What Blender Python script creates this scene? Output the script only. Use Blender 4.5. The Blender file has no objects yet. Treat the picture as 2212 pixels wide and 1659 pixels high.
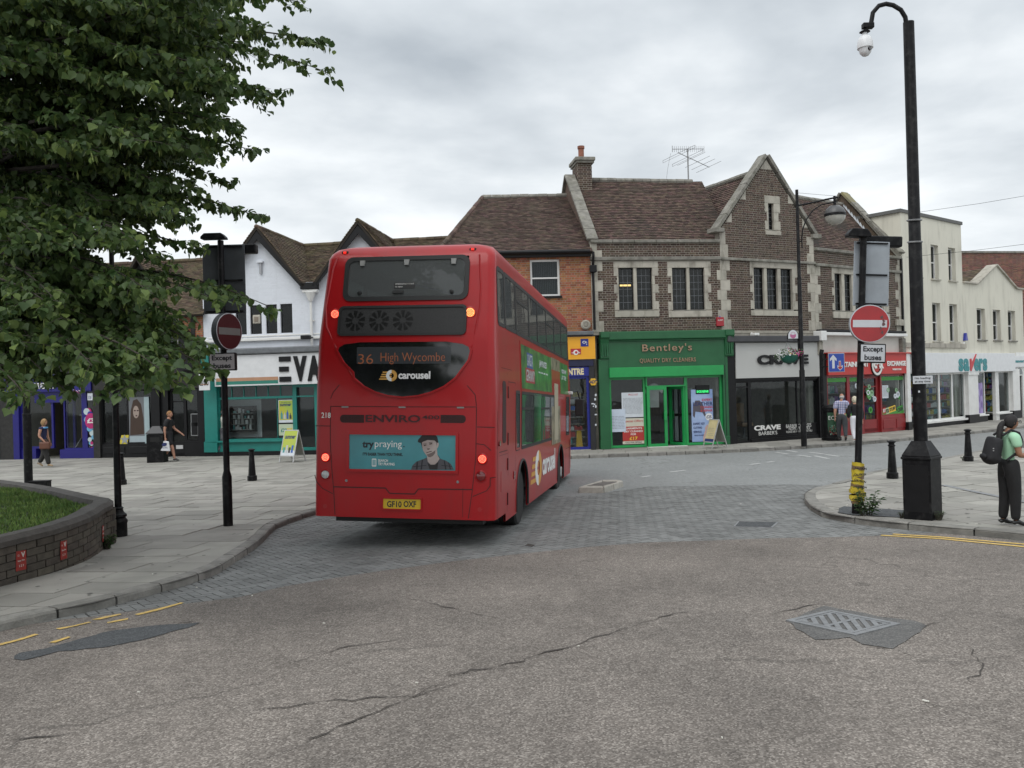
import bpy, bmesh, math, random
import numpy as np
from mathutils import Matrix, Vector
from math import sin, cos, pi, radians, atan2, sqrt
rnd = random.Random(7)
SC = bpy.context.scene
COL = SC.collection
# ------------------------------------------------------------------ camera
CAM_H = 2.4
ROLL, PITCH, FPX = -.028, 5 / 1838, 1838.0
cam_data = bpy.data.cameras.new('camera')
cam_data.sensor_width = 36
cam_data.lens = FPX / 2212 * 36
cam_data.clip_start = .05
cam_data.clip_end = 2000
camera = bpy.data.objects.new('camera', cam_data)
COL.objects.link(camera)
CM = Matrix.Rotation(pi / 2 + PITCH, 4, 'X') @ Matrix.Rotation(ROLL, 4, 'Z')
camera.matrix_world = Matrix.Translation((0, 0, CAM_H)) @ CM
SC.camera = camera
# ------------------------------------------------------------------ light
SC.view_settings.view_transform = 'Standard'
SC.view_settings.look = 'None'
SC.view_settings.gamma = 1
SC.view_settings.use_curve_mapping = False
SC.view_settings.exposure = 0.28
SUN_EL, SUN_AZ = radians(52), radians(215)      # azimuth clockwise from +Y
world = bpy.data.worlds.new('World')
SC.world = world
world.use_nodes = True
def build_world():
 nt = world.node_tree; nt.nodes.clear(); N = nt.nodes.new; L = nt.links.new
 out = N('ShaderNodeOutputWorld'); bg = N('ShaderNodeBackground'); bg2 = N('ShaderNodeBackground')
 sky = N('ShaderNodeTexSky'); sky.sky_type = 'NISHITA'; sky.sun_disc = False
 sky.sun_elevation = SUN_EL; sky.sun_rotation = SUN_AZ; sky.air_density = 1.2; sky.dust_density = 2
 L(sky.outputs[0], bg.inputs[0]); bg.inputs[1].default_value = .05
 tc = N('ShaderNodeTexCoord'); sx = N('ShaderNodeSeparateXYZ'); L(tc.outputs['Generated'], sx.inputs[0])
 def math_(op, a, b=None):
  m = N('ShaderNodeMath'); m.operation = op
  for i, v in enumerate((a, b)):
   if v is None: continue
   if isinstance(v, (int, float)): m.inputs[i].default_value = v
   else: L(v, m.inputs[i])
  return m.outputs[0]
 zc = math_('MAXIMUM', sx.outputs[2], 0.0)
 den = math_('ADD', zc, .16)
 cx = math_('DIVIDE', sx.outputs[0], den); cy = math_('DIVIDE', sx.outputs[1], den)
 cb = N('ShaderNodeCombineXYZ'); L(cx, cb.inputs[0]); L(cy, cb.inputs[1]); cb.inputs[2].default_value = 3.1
 n1 = N('ShaderNodeTexNoise'); L(cb.outputs[0], n1.inputs['Vector']); n1.inputs['Scale'].default_value = .75
 n1.inputs['Detail'].default_value = 6; n1.inputs['Roughness'].default_value = .5; n1.inputs['Distortion'].default_value = .35
 n2 = N('ShaderNodeTexNoise'); L(cb.outputs[0], n2.inputs['Vector']); n2.inputs['Scale'].default_value = 2.4
 n2.inputs['Detail'].default_value = 5; n2.inputs['Roughness'].default_value = .5
 s = math_('ADD', math_('MULTIPLY', n1.outputs[0], .72), math_('MULTIPLY', n2.outputs[0], .28))
 cr = N('ShaderNodeValToRGB'); L(s, cr.inputs[0]); e = cr.color_ramp.elements
 e[0].position = .36; e[0].color = (.42, .465, .51, 1)
 e[1].position = .64; e[1].color = (1.03, 1.05, 1.05, 1)
 m = e.new(.45); m.color = (.60, .645, .685, 1); m = e.new(.54); m.color = (.83, .865, .89, 1)
 # bright pale band near the horizon, thicker towards the zenith where the overcast is physically brightest
 hz = N('ShaderNodeValToRGB'); L(zc, hz.inputs[0]); h = hz.color_ramp.elements
 h[0].position = 0; h[0].color = (.85, .85, .85, 1); h[1].position = 1; h[1].color = (0, 0, 0, 1)
 q = h.new(.14); q.color = (.35, .35, .35, 1); q = h.new(.33); q.color = (0, 0, 0, 1)
 mx = N('ShaderNodeMixRGB'); L(hz.outputs[0], mx.inputs[0]); L(cr.outputs[0], mx.inputs[1]); mx.inputs[2].default_value = (.88, .92, .94, 1)
 zr = N('ShaderNodeMapRange'); L(zc, zr.inputs[0]); zr.inputs[1].default_value = .4; zr.inputs[2].default_value = 1
 zr.inputs[3].default_value = 1.0; zr.inputs[4].default_value = 1.7
 L(mx.outputs[0], bg2.inputs[0]); L(zr.outputs[0], bg2.inputs[1])
 mxs = N('ShaderNodeMixShader'); mxs.inputs[0].default_value = .96
 L(bg.outputs[0], mxs.inputs[1]); L(bg2.outputs[0], mxs.inputs[2]); L(mxs.outputs[0], out.inputs[0])
build_world()
sun_data = bpy.data.lights.new('sun', 'SUN'); sun_data.energy = .8; sun_data.angle = radians(35); sun_data.color = (1, .97, .93)
sun = bpy.data.objects.new('sun', sun_data); COL.objects.link(sun)
sd = Vector((sin(SUN_AZ) * cos(SUN_EL), cos(SUN_AZ) * cos(SUN_EL), sin(SUN_EL)))
sun.rotation_euler = sd.to_track_quat('Z', 'Y').to_euler()
SC.render.engine = 'CYCLES'
SC.cycles.max_bounces = 6; SC.cycles.transparent_max_bounces = 12; SC.cycles.use_denoising = True
SC.cycles.caustics_reflective = False; SC.cycles.caustics_refractive = False
# ------------------------------------------------------------------ measuring (turns a measured direction into a place on a surface)
def ray(x, y): return (CM.to_3x3() @ Vector(((x - 1106) / FPX, (829.5 - y) / FPX, -1.0)))
def P(x, y, Y):
 d = ray(x, y); return Vector((0, 0, CAM_H)) + d * (Y / d.y)
def gk(k): return .75 * (1 - k / 22) ** 2 if k < 22 else 0.0
def gz(Y):
 if Y <= 0: return .75
 if Y >= 22: return 0.0
 k = int(Y); return gk(k) + (gk(k + 1) - gk(k)) * (Y - k)
def G(x, y, dz=0.0):
 Y = 10.0; d = ray(x, y)
 for i in range(70): Y = .5 * Y + .5 * (gz(Y) + dz - CAM_H) / d.z * d.y
 return P(x, y, Y)
class Fr:
 """Facade frame: x along the facade, y into the building, z up."""
 def __init__(s, o, rot):
  s.o = Vector(o); s.rot = rot; s.M = Matrix.Translation(s.o) @ Matrix.Rotation(rot, 4, 'Z'); s.I = s.M.inverted()
 def at(s, x, y, d=0.0):
  o = s.I @ Vector((0, 0, CAM_H)); r = s.I.to_3x3() @ ray(x, y); t = (d - o.y) / r.y; q = o + r * t; return q.x, q.z
 def sx(s, x, y, d=0.0): return s.at(x, y, d)[0]
 def sz(s, x, y, d=0.0): return s.at(x, y, d)[1]
 def rect(s, xl, yt, xr, yb, d=0.0):
  xm, ym = (xl + xr) / 2, (yt + yb) / 2
  return s.sx(xl, ym, d), s.sx(xr, ym, d), s.sz(xm, yb, d), s.sz(xm, yt, d)
 def w(s, x, y, z): return s.M @ Vector((x, y, z))
# ------------------------------------------------------------------ materials
MATS = {}
def mat(name, col, rough=.6, dmap=None, var=.12, scale=4.0, bump=0.0, bscale=None, metal=0.0, coat=0.0, spec=.5, col2=None, rand=0.0, emit=None, estr=1.0, trans=0.0, coords='Object', detail=4, island=0.0, dirt=0.0, dirtscale=1.3, dirtcol=None, sss=0.0):
 if name in MATS: return MATS[name]
 m = bpy.data.materials.new(name); m.use_nodes = True; nt = m.node_tree; N = nt.nodes.new; L = nt.links.new
 b = nt.nodes['Principled BSDF']
 b.inputs['Roughness'].default_value = rough; b.inputs['Metallic'].default_value = metal
 b.inputs['Coat Weight'].default_value = coat; b.inputs['Coat Roughness'].default_value = .08
 b.inputs['Specular IOR Level'].default_value = spec
 if trans: b.inputs['Transmission Weight'].default_value = trans
 if emit: b.inputs['Emission Color'].default_value = (*emit, 1); b.inputs['Emission Strength'].default_value = estr
 tc = N('ShaderNodeTexCoord')
 n = N('ShaderNodeTexNoise'); n.inputs['Scale'].default_value = scale; n.inputs['Detail'].default_value = detail
 L(tc.outputs[coords], n.inputs['Vector'])
 c1 = tuple(max(0, c * (1 - var)) for c in col); c2 = col2 if col2 else tuple(min(1, c * (1 + var)) for c in col)
 r = N('ShaderNodeValToRGB'); L(n.outputs[0], r.inputs[0]); r.color_ramp.elements[0].position = .3; r.color_ramp.elements[1].position = .7
 r.color_ramp.elements[0].color = (*c1, 1); r.color_ramp.elements[1].color = (*c2, 1)
 last = r.outputs[0]
 if rand or island:
  oi = N('ShaderNodeObjectInfo'); ge = N('ShaderNodeNewGeometry'); ad = N('ShaderNodeMath'); ad.operation = 'ADD'
  L(oi.outputs['Random'], ad.inputs[0]); L(ge.outputs['Random Per Island'], ad.inputs[1])
  fr = N('ShaderNodeMath'); fr.operation = 'FRACT'; L(ad.outputs[0], fr.inputs[0])
  mr = N('ShaderNodeMapRange'); L(fr.outputs[0], mr.inputs[0]); mr.inputs[3].default_value = 1 - max(rand, island); mr.inputs[4].default_value = 1 + max(rand, island)
  hs = N('ShaderNodeHueSaturation'); L(last, hs.inputs['Color']); L(mr.outputs[0], hs.inputs['Value'])
  wn = N('ShaderNodeTexWhiteNoise'); wn.noise_dimensions = '1D'; L(fr.outputs[0], wn.inputs['W'])
  mh = N('ShaderNodeMapRange'); L(wn.outputs[0], mh.inputs[0]); mh.inputs[3].default_value = .5 - .02 * max(rand, island) / .3; mh.inputs[4].default_value = .5 + .02 * max(rand, island) / .3
  L(mh.outputs[0], hs.inputs['Hue']); last = hs.outputs[0]
 if dirt:
  n3 = N('ShaderNodeTexNoise'); n3.inputs['Scale'].default_value = dirtscale; n3.inputs['Detail'].default_value = 7; n3.inputs['Roughness'].default_value = .65
  mp = N('ShaderNodeMapping'); mp.inputs['Scale'].default_value = dmap or (1, 1, 1); L(tc.outputs[coords], mp.inputs[0]); L(mp.outputs[0], n3.inputs['Vector'])
  rr = N('ShaderNodeValToRGB'); L(n3.outputs[0], rr.inputs[0]); rr.color_ramp.elements[0].position = .5; rr.color_ramp.elements[1].position = .72
  rr.color_ramp.elements[0].color = (0, 0, 0, 1); rr.color_ramp.elements[1].color = (dirt, dirt, dirt, 1)
  mx = N('ShaderNodeMixRGB'); L(rr.outputs[0], mx.inputs[0]); L(last, mx.inputs[1]); mx.inputs[2].default_value = (*(dirtcol or (.05, .045, .04)), 1)
  last = mx.outputs[0]
 L(last, b.inputs['Base Color'])
 if bump:
  n2 = N('ShaderNodeTexNoise'); n2.inputs['Scale'].default_value = bscale or scale * 4; n2.inputs['Detail'].default_value = 5
  L(tc.outputs[coords], n2.inputs['Vector'])
  bp = N('ShaderNodeBump'); bp.inputs['Strength'].default_value = bump; bp.inputs['Distance'].default_value = .02
  L(n2.outputs[0], bp.inputs['Height']); L(bp.outputs[0], b.inputs['Normal'])
 MATS[name] = m; return m
def mat_glass(name, tint=(.8, .84, .84), alpha=.75, rough=.02, dust_haze=.04):
 """Thin glass: mostly see-through, fresnel reflection."""
 m = bpy.data.materials.new(name); m.use_nodes = True; nt = m.node_tree; nt.nodes.clear(); N = nt.nodes.new; L = nt.links.new
 out = N('ShaderNodeOutputMaterial'); tr = N('ShaderNodeBsdfTransparent'); gl = N('ShaderNodeBsdfGlossy'); di = N('ShaderNodeBsdfDiffuse')
 tr.inputs[0].default_value = (*tint, 1); gl.inputs['Roughness'].default_value = rough; di.inputs[0].default_value = (dust_haze, dust_haze * 1.05, dust_haze * 1.05, 1)
 lw = N('ShaderNodeLayerWeight'); lw.inputs[0].default_value = .5; pw = N('ShaderNodeMath'); pw.operation = 'POWER'; L(lw.outputs['Facing'], pw.inputs[0]); pw.inputs[1].default_value = 5; fr = N('ShaderNodeMath'); fr.operation = 'MULTIPLY_ADD'; L(pw.outputs[0], fr.inputs[0]); fr.inputs[1].default_value = .6; fr.inputs[2].default_value = .03
 tc = N('ShaderNodeTexCoord'); no = N('ShaderNodeTexNoise'); no.inputs['Scale'].default_value = 1.7; L(tc.outputs['Object'], no.inputs['Vector'])
 bp = N('ShaderNodeBump'); bp.inputs['Strength'].default_value = .04; bp.inputs['Distance'].default_value = .05; L(no.outputs[0], bp.inputs['Height']); L(bp.outputs[0], gl.inputs['Normal'])
 m1 = N('ShaderNodeMixShader'); m1.inputs[0].default_value = alpha; L(di.outputs[0], m1.inputs[1]); L(tr.outputs[0], m1.inputs[2])
 m2 = N('ShaderNodeMixShader'); L(fr.outputs[0], m2.inputs[0]); L(m1.outputs[0], m2.inputs[1]); L(gl.outputs[0], m2.inputs[2])
 L(m2.outputs[0], out.inputs[0]); return m
# ------------------------------------------------------------------ mesh collecting
class MB:
 def __init__(s): s.v = []; s.f = []; s.m = []
 def add(s, vs, fs, mi=0):
  k = len(s.v); s.v += [tuple(v) for v in vs]; s.f += [tuple(i + k for i in f) for f in fs]; s.m += [mi] * len(fs); return s
 def box(s, x0, x1, y0, y1, z0, z1, mi=0, M=None):
  vs = [Vector(v) for v in ((x0, y0, z0), (x1, y0, z0), (x1, y1, z0), (x0, y1, z0), (x0, y0, z1), (x1, y0, z1), (x1, y1, z1), (x0, y1, z1))]
  if M: vs = [M @ v for v in vs]
  return s.add(vs, [(0, 3, 2, 1), (4, 5, 6, 7), (0, 1, 5, 4), (1, 2, 6, 5), (2, 3, 7, 6), (3, 0, 4, 7)], mi)
 def quad(s, a, b, c, d, mi=0): return s.add([a, b, c, d], [(0, 1, 2, 3)], mi)
 def prism(s, pts, y0, y1, mi=0, M=None):
  """polygon in x-z (counter-clockwise seen from -y) extruded from y0 (front) to y1 (back)"""
  n = len(pts); vs = [Vector((p[0], y0, p[1])) for p in pts] + [Vector((p[0], y1, p[1])) for p in pts]
  if M: vs = [M @ v for v in vs]
  return s.add(vs, [tuple(range(n)), tuple(range(2 * n - 1, n - 1, -1))] + [(i, i + n, (i + 1) % n + n, (i + 1) % n) for i in range(n)], mi)
 def slabz(s, pts, z0, z1, mi=0):
  """polygon in x-y extruded between z0 and z1; z may be callables of (x,y)"""
  n = len(pts); f0 = z0 if callable(z0) else (lambda x, y: z0); f1 = z1 if callable(z1) else (lambda x, y: z1)
  vs = [(p[0], p[1], f0(*p[:2])) for p in pts] + [(p[0], p[1], f1(*p[:2])) for p in pts]
  return s.add(vs, [tuple(range(n - 1, -1, -1)), tuple(range(n, 2 * n))] + [(i, (i + 1) % n, (i + 1) % n + n, i + n) for i in range(n)], mi)
 def tube(s, pts, r, seg=8, mi=0, cap=True):
  pts = [Vector(p) for p in pts]; n = len(pts); rs = r if isinstance(r, (list, tuple)) else [r] * n; k = len(s.v); up = None
  for i, p in enumerate(pts):
   d = ((pts[min(i + 1, n - 1)] - p).normalized() + (p - pts[max(i - 1, 0)]).normalized())
   d = d.normalized() if d.length > 1e-6 else Vector((0, 0, 1))
   if up is None: up = Vector((1, 0, 0)) if abs(d.x) < .9 else Vector((0, 1, 0))
   a = d.cross(up).normalized(); b = d.cross(a).normalized(); up = -b
   for j in range(seg):
    t = 2 * pi * j / seg; s.v.append(tuple(p + (a * cos(t) + b * sin(t)) * rs[i]))
   up = -b
  for i in range(n - 1):
   for j in range(seg):
    s.f.append((k + i * seg + j, k + i * seg + (j + 1) % seg, k + (i + 1) * seg + (j + 1) % seg, k + (i + 1) * seg + j)); s.m.append(mi)
  if cap:
   s.f.append(tuple(k + j for j in range(seg - 1, -1, -1))); s.f.append(tuple(k + (n - 1) * seg + j for j in range(seg))); s.m += [mi, mi]
  return s
 def lathe(s, prof, seg=16, c=(0, 0, 0), mi=0, M=None, a0=0.0, sq=False):
  """profile [(r,z)] round the z axis"""
  k = len(s.v); n = len(prof)
  for r, z in prof:
   for j in range(seg):
    t = 2 * pi * j / seg + a0; v = Vector((r * cos(t) + c[0], r * sin(t) + c[1], z + c[2]))
    s.v.append(tuple(M @ v if M else v))
  for i in range(n - 1):
   for j in range(seg):
    s.f.append((k + i * seg + j, k + i * seg + (j + 1) % seg, k + (i + 1) * seg + (j + 1) % seg, k + (i + 1) * seg + j)); s.m.append(mi)
  s.f.append(tuple(k + j for j in range(seg - 1, -1, -1))); s.f.append(tuple(k + (n - 1) * seg + j for j in range(seg))); s.m += [mi, mi]
  return s
 def build(s, name, m, parent=None, smooth=False, bevel=0.0, mats=None, subs=0):
  me = bpy.data.meshes.new(name); me.from_pydata(s.v, [], s.f)
  for mm in (mats or [m]): me.materials.append(mm)
  if any(s.m): me.polygons.foreach_set('material_index', s.m)
  me.update()
  o = bpy.data.objects.new(name, me); COL.objects.link(o)
  if parent: o.parent = parent
  if smooth:
   me.polygons.foreach_set('use_smooth', [True] * len(me.polygons))
   try: me.set_sharp_from_angle(angle=radians(38))
   except Exception: pass
  if bevel:
   bv = o.modifiers.new('bevel', 'BEVEL'); bv.width = bevel; bv.segments = 2; bv.limit_method = 'ANGLE'
  if subs:
   sm = o.modifiers.new('subd', 'SUBSURF'); sm.levels = subs; sm.render_levels = subs
  return o
def box(name, m, parent, x0, x1, y0, y1, z0, z1, bevel=0.0): return MB().box(x0, x1, y0, y1, z0, z1).build(name, m, parent, bevel=bevel)
def thing(name, label, cat, loc=(0, 0, 0), rz=0.0, group=None, M=None):
 o = bpy.data.objects.new(name, None); COL.objects.link(o); o.empty_display_size = .1
 if M is not None: o.matrix_world = M
 else: o.location = loc; o.rotation_euler = (0, 0, rz)
 o['label'] = label; o['category'] = cat
 if group: o['group'] = group
 return o
def tag(o, label, cat, group=None):
 o['label'] = label; o['category'] = cat
 if group: o['group'] = group
 return o
def struct(o): o['kind'] = 'structure'; return o
def stuff(o): o['kind'] = 'stuff'; return o
def copy_tree(o, parent=None):
 c = o.copy(); COL.objects.link(c)
 if parent: c.parent = parent
 for ch in [x for x in list(bpy.data.objects) if x.parent == o]: copy_tree(ch, c)
 return c
def text(s, size, m, parent, loc, rot=(pi / 2, 0, 0), ext=.003, bold=0.0, align='CENTER', name='lettering', sxy=(1, 1), spacing=1.0, shear=0.0, line=1.0):
 """mesh lettering; rot (pi/2,0,0) faces local -y"""
 cu = bpy.data.curves.new('t', 'FONT'); cu.body = s; cu.size = size; cu.extrude = ext; cu.offset = bold; cu.align_x = align; cu.align_y = 'CENTER'
 cu.space_character = spacing; cu.shear = shear; cu.resolution_u = 4; cu.space_line = line
 t = bpy.data.objects.new('t', cu); COL.objects.link(t)
 dg = bpy.context.evaluated_depsgraph_get(); me = bpy.data.meshes.new_from_object(t.evaluated_get(dg)); bpy.data.objects.remove(t); bpy.data.curves.remove(cu)
 me.name = name; me.materials.clear(); me.materials.append(m)
 o = bpy.data.objects.new(name, me); COL.objects.link(o)
 if parent: o.parent = parent
 o.location = loc; o.rotation_euler = rot; o.scale = (sxy[0], sxy[1], 1); return o
def fit_text(s, x0, x1, z0, z1, y, m, parent, **kw):
 """lettering stretched to fill a rectangle on a facade"""
 o = text(s, 1.0, m, parent, (0, 0, 0), **kw); bb = o.bound_box; xs = [b[0] for b in bb]; ys = [b[1] for b in bb]
 w, h = max(xs) - min(xs), max(ys) - min(ys); fx, fy = (x1 - x0) / w, (z1 - z0) / h
 o.scale = (fx, fy, 1); o.location = (x0 - min(xs) * fx, y, z0 - min(ys) * fy); return o
# clipping
def clip_half(poly, a, b, c):
 """keep a*x+b*y<=c"""
 out = []; n = len(poly)
 for i in range(n):
  p, q = poly[i], poly[(i + 1) % n]; dp = a * p[0] + b * p[1] - c; dq = a * q[0] + b * q[1] - c
  if dp <= 0: out.append(p)
  if (dp < 0 < dq) or (dq < 0 < dp):
   t = dp / (dp - dq); out.append((p[0] + (q[0] - p[0]) * t, p[1] + (q[1] - p[1]) * t))
 return out
def clip_convex(poly, cvx):
 """clip POLY by counter-clockwise convex CVX"""
 n = len(cvx)
 for i in range(n):
  if len(poly) < 3: return []
  (x0, y0), (x1, y1) = cvx[i], cvx[(i + 1) % n]; a, b = (y1 - y0), -(x1 - x0); poly = clip_half(poly, a, b, a * x0 + b * y0)
 return poly
def area(p): return .5 * sum(p[i][0] * p[(i + 1) % len(p)][1] - p[(i + 1) % len(p)][0] * p[i][1] for i in range(len(p)))
def inside(p, poly):
 c = False; n = len(poly); j = n - 1
 for i in range(n):
  if ((poly[i][1] > p[1]) != (poly[j][1] > p[1])) and (p[0] < (poly[j][0] - poly[i][0]) * (p[1] - poly[i][1]) / (poly[j][1] - poly[i][1]) + poly[i][0]): c = not c
  j = i
 return c
def sheet(name, poly, dz, m, parent=None, z0=None):
 """ground-hugging sheet with its polygon cut at the ground's knots"""
 bm = bmesh.new(); f = bm.faces.new([bm.verts.new((p[0], p[1], 0)) for p in poly])
 for k in range(-2, 24):
  bmesh.ops.bisect_plane(bm, geom=list(bm.verts) + list(bm.edges) + list(bm.faces), plane_co=(0, k, 0), plane_no=(0, 1, 0))
 bmesh.ops.triangulate(bm, faces=bm.faces)
 for v in bm.verts: v.co.z = gz(v.co.y) + dz
 bmesh.ops.recalc_face_normals(bm, faces=bm.faces)
 if bm.faces and sum(f.normal.z for f in bm.faces) < 0: bmesh.ops.reverse_faces(bm, faces=bm.faces)
 me = bpy.data.meshes.new(name); bm.to_mesh(me); bm.free(); me.materials.append(m)
 o = bpy.data.objects.new(name, me); COL.objects.link(o)
 if parent: o.parent = parent
 return o
# ================================================================== GROUND
def mat_asphalt(name, c1, c2, c3, cell=75, bump=.6, patch=.25):
 m = bpy.data.materials.new(name); m.use_nodes = True; nt = m.node_tree; N = nt.nodes.new; L = nt.links.new; b = nt.nodes['Principled BSDF']
 tc = N('ShaderNodeTexCoord'); v = N('ShaderNodeTexVoronoi'); v.inputs['Scale'].default_value = cell; L(tc.outputs['Object'], v.inputs['Vector'])
 cr = N('ShaderNodeValToRGB'); L(v.outputs['Color'], cr.inputs[0]); e = cr.color_ramp.elements
 e[0].position = .1; e[0].color = (*c1, 1); e[1].position = .98; e[1].color = (*c3, 1); q = e.new(.6); q.color = (*c2, 1)
 n = N('ShaderNodeTexNoise'); n.inputs['Scale'].default_value = .55; n.inputs['Detail'].default_value = 8; n.inputs['Roughness'].default_value = .65; L(tc.outputs['Object'], n.inputs['Vector'])
 mr = N('ShaderNodeMapRange'); L(n.outputs[0], mr.inputs[0]); mr.inputs[1].default_value = .3; mr.inputs[2].default_value = .7; mr.inputs[3].default_value = 1 - patch; mr.inputs[4].default_value = 1 + patch * .7
 n4 = N('ShaderNodeTexNoise'); n4.inputs['Scale'].default_value = 9; n4.inputs['Detail'].default_value = 5; n4.inputs['Roughness'].default_value = .7; L(tc.outputs['Object'], n4.inputs['Vector'])
 mr2 = N('ShaderNodeMapRange'); L(n4.outputs[0], mr2.inputs[0]); mr2.inputs[1].default_value = .3; mr2.inputs[2].default_value = .7; mr2.inputs[3].default_value = .8; mr2.inputs[4].default_value = 1.15
 mu = N('ShaderNodeMath'); mu.operation = 'MULTIPLY'; L(mr.outputs[0], mu.inputs[0]); L(mr2.outputs[0], mu.inputs[1])
 hs = N('ShaderNodeHueSaturation'); L(cr.outputs[0], hs.inputs['Color']); L(mu.outputs[0], hs.inputs['Value']);
 # fine wandering cracks
 nw = N('ShaderNodeTexNoise'); nw.inputs['Scale'].default_value = 2.2; nw.inputs['Detail'].default_value = 4; L(tc.outputs['Object'], nw.inputs['Vector'])
 mv = N('ShaderNodeVectorMath'); mv.operation = 'MULTIPLY_ADD'; L(nw.outputs['Color'], mv.inputs[0]); mv.inputs[1].default_value = (.9, .9, .9); L(tc.outputs['Object'], mv.inputs[2])
 vc = N('ShaderNodeTexVoronoi'); vc.feature = 'DISTANCE_TO_EDGE'; vc.inputs['Scale'].default_value = .42; L(mv.outputs[0], vc.inputs['Vector'])
 k = N('ShaderNodeMath'); k.operation = 'LESS_THAN'; L(vc.outputs['Distance'], k.inputs[0]); k.inputs[1].default_value = .012
 nm = N('ShaderNodeTexNoise'); nm.inputs['Scale'].default_value = .55; L(tc.outputs['Object'], nm.inputs['Vector']); k2 = N('ShaderNodeMath'); k2.operation = 'GREATER_THAN'; L(nm.outputs[0], k2.inputs[0]); k2.inputs[1].default_value = .56
 k3 = N('ShaderNodeMath'); k3.operation = 'MULTIPLY'; L(k.outputs[0], k3.inputs[0]); L(k2.outputs[0], k3.inputs[1]); k4 = N('ShaderNodeMath'); k4.operation = 'MULTIPLY'; L(k3.outputs[0], k4.inputs[0]); k4.inputs[1].default_value = .28
 mx = N('ShaderNodeMixRGB'); L(k4.outputs[0], mx.inputs[0]); L(hs.outputs[0], mx.inputs[1]); mx.inputs[2].default_value = (.02, .018, .016, 1)
 L(mx.outputs[0], b.inputs['Base Color']); b.inputs['Roughness'].default_value = .85; b.inputs['Specular IOR Level'].default_value = .35
 bp = N('ShaderNodeBump'); bp.inputs['Strength'].default_value = bump; bp.inputs['Distance'].default_value = .006; L(v.outputs['Distance'], bp.inputs['Height']); bp.invert = True
 L(bp.outputs[0], b.inputs['Normal']); MATS[name] = m; return m
M_ASPH = mat_asphalt('asphalt_red', (.100, .086, .075), (.188, .165, .145), (.36, .325, .29), 90, .5, .32)
M_ASPHG = mat_asphalt('asphalt_grey', (.19, .197, .194), (.235, .242, .238), (.30, .31, .305), 90, .25, .12)
M_PATCH = mat_asphalt('asphalt_patch', (.05, .054, .058), (.075, .08, .084), (.13, .135, .14), 90, .5, .15)
M_PATCH2 = mat_asphalt('asphalt_patch_worn', (.085, .084, .082), (.115, .112, .108), (.19, .185, .175), 90, .5, .2)
M_SLAB = mat('paving_slab', (.285, .274, .245), rough=.85, var=.16, scale=2.2, bump=.25, bscale=60, rand=.16, dirt=.35, dirtscale=1.1, dirtcol=(.13, .125, .115))
M_SLABJ = mat('slab_joint', (.07, .066, .06), rough=.95, var=.3, scale=8)
M_PAVER = mat('paver', (.178, .182, .177), rough=.8, var=.14, scale=1.2, bump=.25, bscale=70, rand=.17, dirt=.25, dirtscale=.7, dirtcol=(.08, .08, .078))
M_PAVJ = mat('paver_joint', (.028, .028, .027), rough=.95, var=.3, scale=9)
M_KERB = mat('kerbstone', (.215, .207, .188), rough=.85, var=.2, scale=6, bump=.5, bscale=40, rand=.18, dirt=.5, dirtscale=4, dirtcol=(.07, .065, .06))
M_YEL = mat('yellow_paint', (.62, .42, .11), rough=.7, var=.15, scale=20, dirt=.9, dirtscale=26, dirtcol=(.2, .17, .13))
M_WHITEP = mat('road_white_paint', (.46, .46, .45), rough=.7, var=.15, scale=20, dirt=.6, dirtscale=14, dirtcol=(.17, .17, .17))
M_IRON = mat('cast_iron', (.23, .235, .24), rough=.55, var=.2, scale=10, bump=.3, bscale=50, metal=.3)
def GP(lst, dz=0.0): return [tuple(G(x, y, dz)[:2]) for x, y in lst]
def resample(pts, step):
 out = [pts[0]]
 for a, b in zip(pts, pts[1:]):
  d = math.dist(a, b); n = max(1, int(round(d / step)))
  out += [(a[0] + (b[0] - a[0]) * i / n, a[1] + (b[1] - a[1]) * i / n) for i in range(1, n + 1)]
 return out
def smooth_line(pts, it=2):
 for _ in range(it):
  q = [pts[0]]
  for a, b in zip(pts, pts[1:]): q += [(a[0] * .75 + b[0] * .25, a[1] * .75 + b[1] * .25), (a[0] * .25 + b[0] * .75, a[1] * .25 + b[1] * .75)]
  pts = q + [pts[-1]]
 return pts
def offset_line(pts, d):
 """offset to the left of travel"""
 out = []
 for i in range(len(pts)):
  a = pts[max(i - 1, 0)]; b = pts[min(i + 1, len(pts) - 1)]; dx, dy = b[0] - a[0], b[1] - a[1]; l = math.hypot(dx, dy) or 1
  out.append((pts[i][0] - dy / l * d, pts[i][1] + dx / l * d))
 return out
def bywalk(pts, step):
 """points at even spacing along a polyline"""
 out = [pts[0]]; need = step
 for a, b in zip(pts, pts[1:]):
  d = math.dist(a, b); t = 0
  while d - t >= need: t += need; out.append((a[0] + (b[0] - a[0]) * t / d, a[1] + (b[1] - a[1]) * t / d)); need = step
  need -= d - t
 return out
KERB_L = GP([(-330, 1462), (-150, 1405), (0, 1365), (55, 1352), (129, 1337), (200, 1323), (258, 1307), (309, 1292), (358, 1279), (400, 1268), (435, 1255), (467, 1245), (492, 1228), (522, 1208), (564, 1179), (593, 1145), (612, 1137), (677, 1114)])
KERB_L = smooth_line(KERB_L, 1)
KERB_F = GP([(1234, 991), (1350, 987), (1489, 982), (1645, 975), (1725, 970), (1848, 962), (1975, 951), (2078, 940), (2167, 931), (2212, 924)])
mid = [(-2.9, 18.2), (-1.9, 21.0), (-.9, 24.0), (0.2, 26.3)]
KERB_A = KERB_L + mid + KERB_F + [(30, 39.5), (45, 47)]
KERB_A = KERB_A[:len(KERB_L)] + smooth_line([KERB_L[-1]] + mid + KERB_F + [(30, 39.5), (45, 47)], 1)[1:]
PAVE_A = KERB_A + [(45, 75), (-60, 75), (-60, -2), (-9, -2)]
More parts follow.
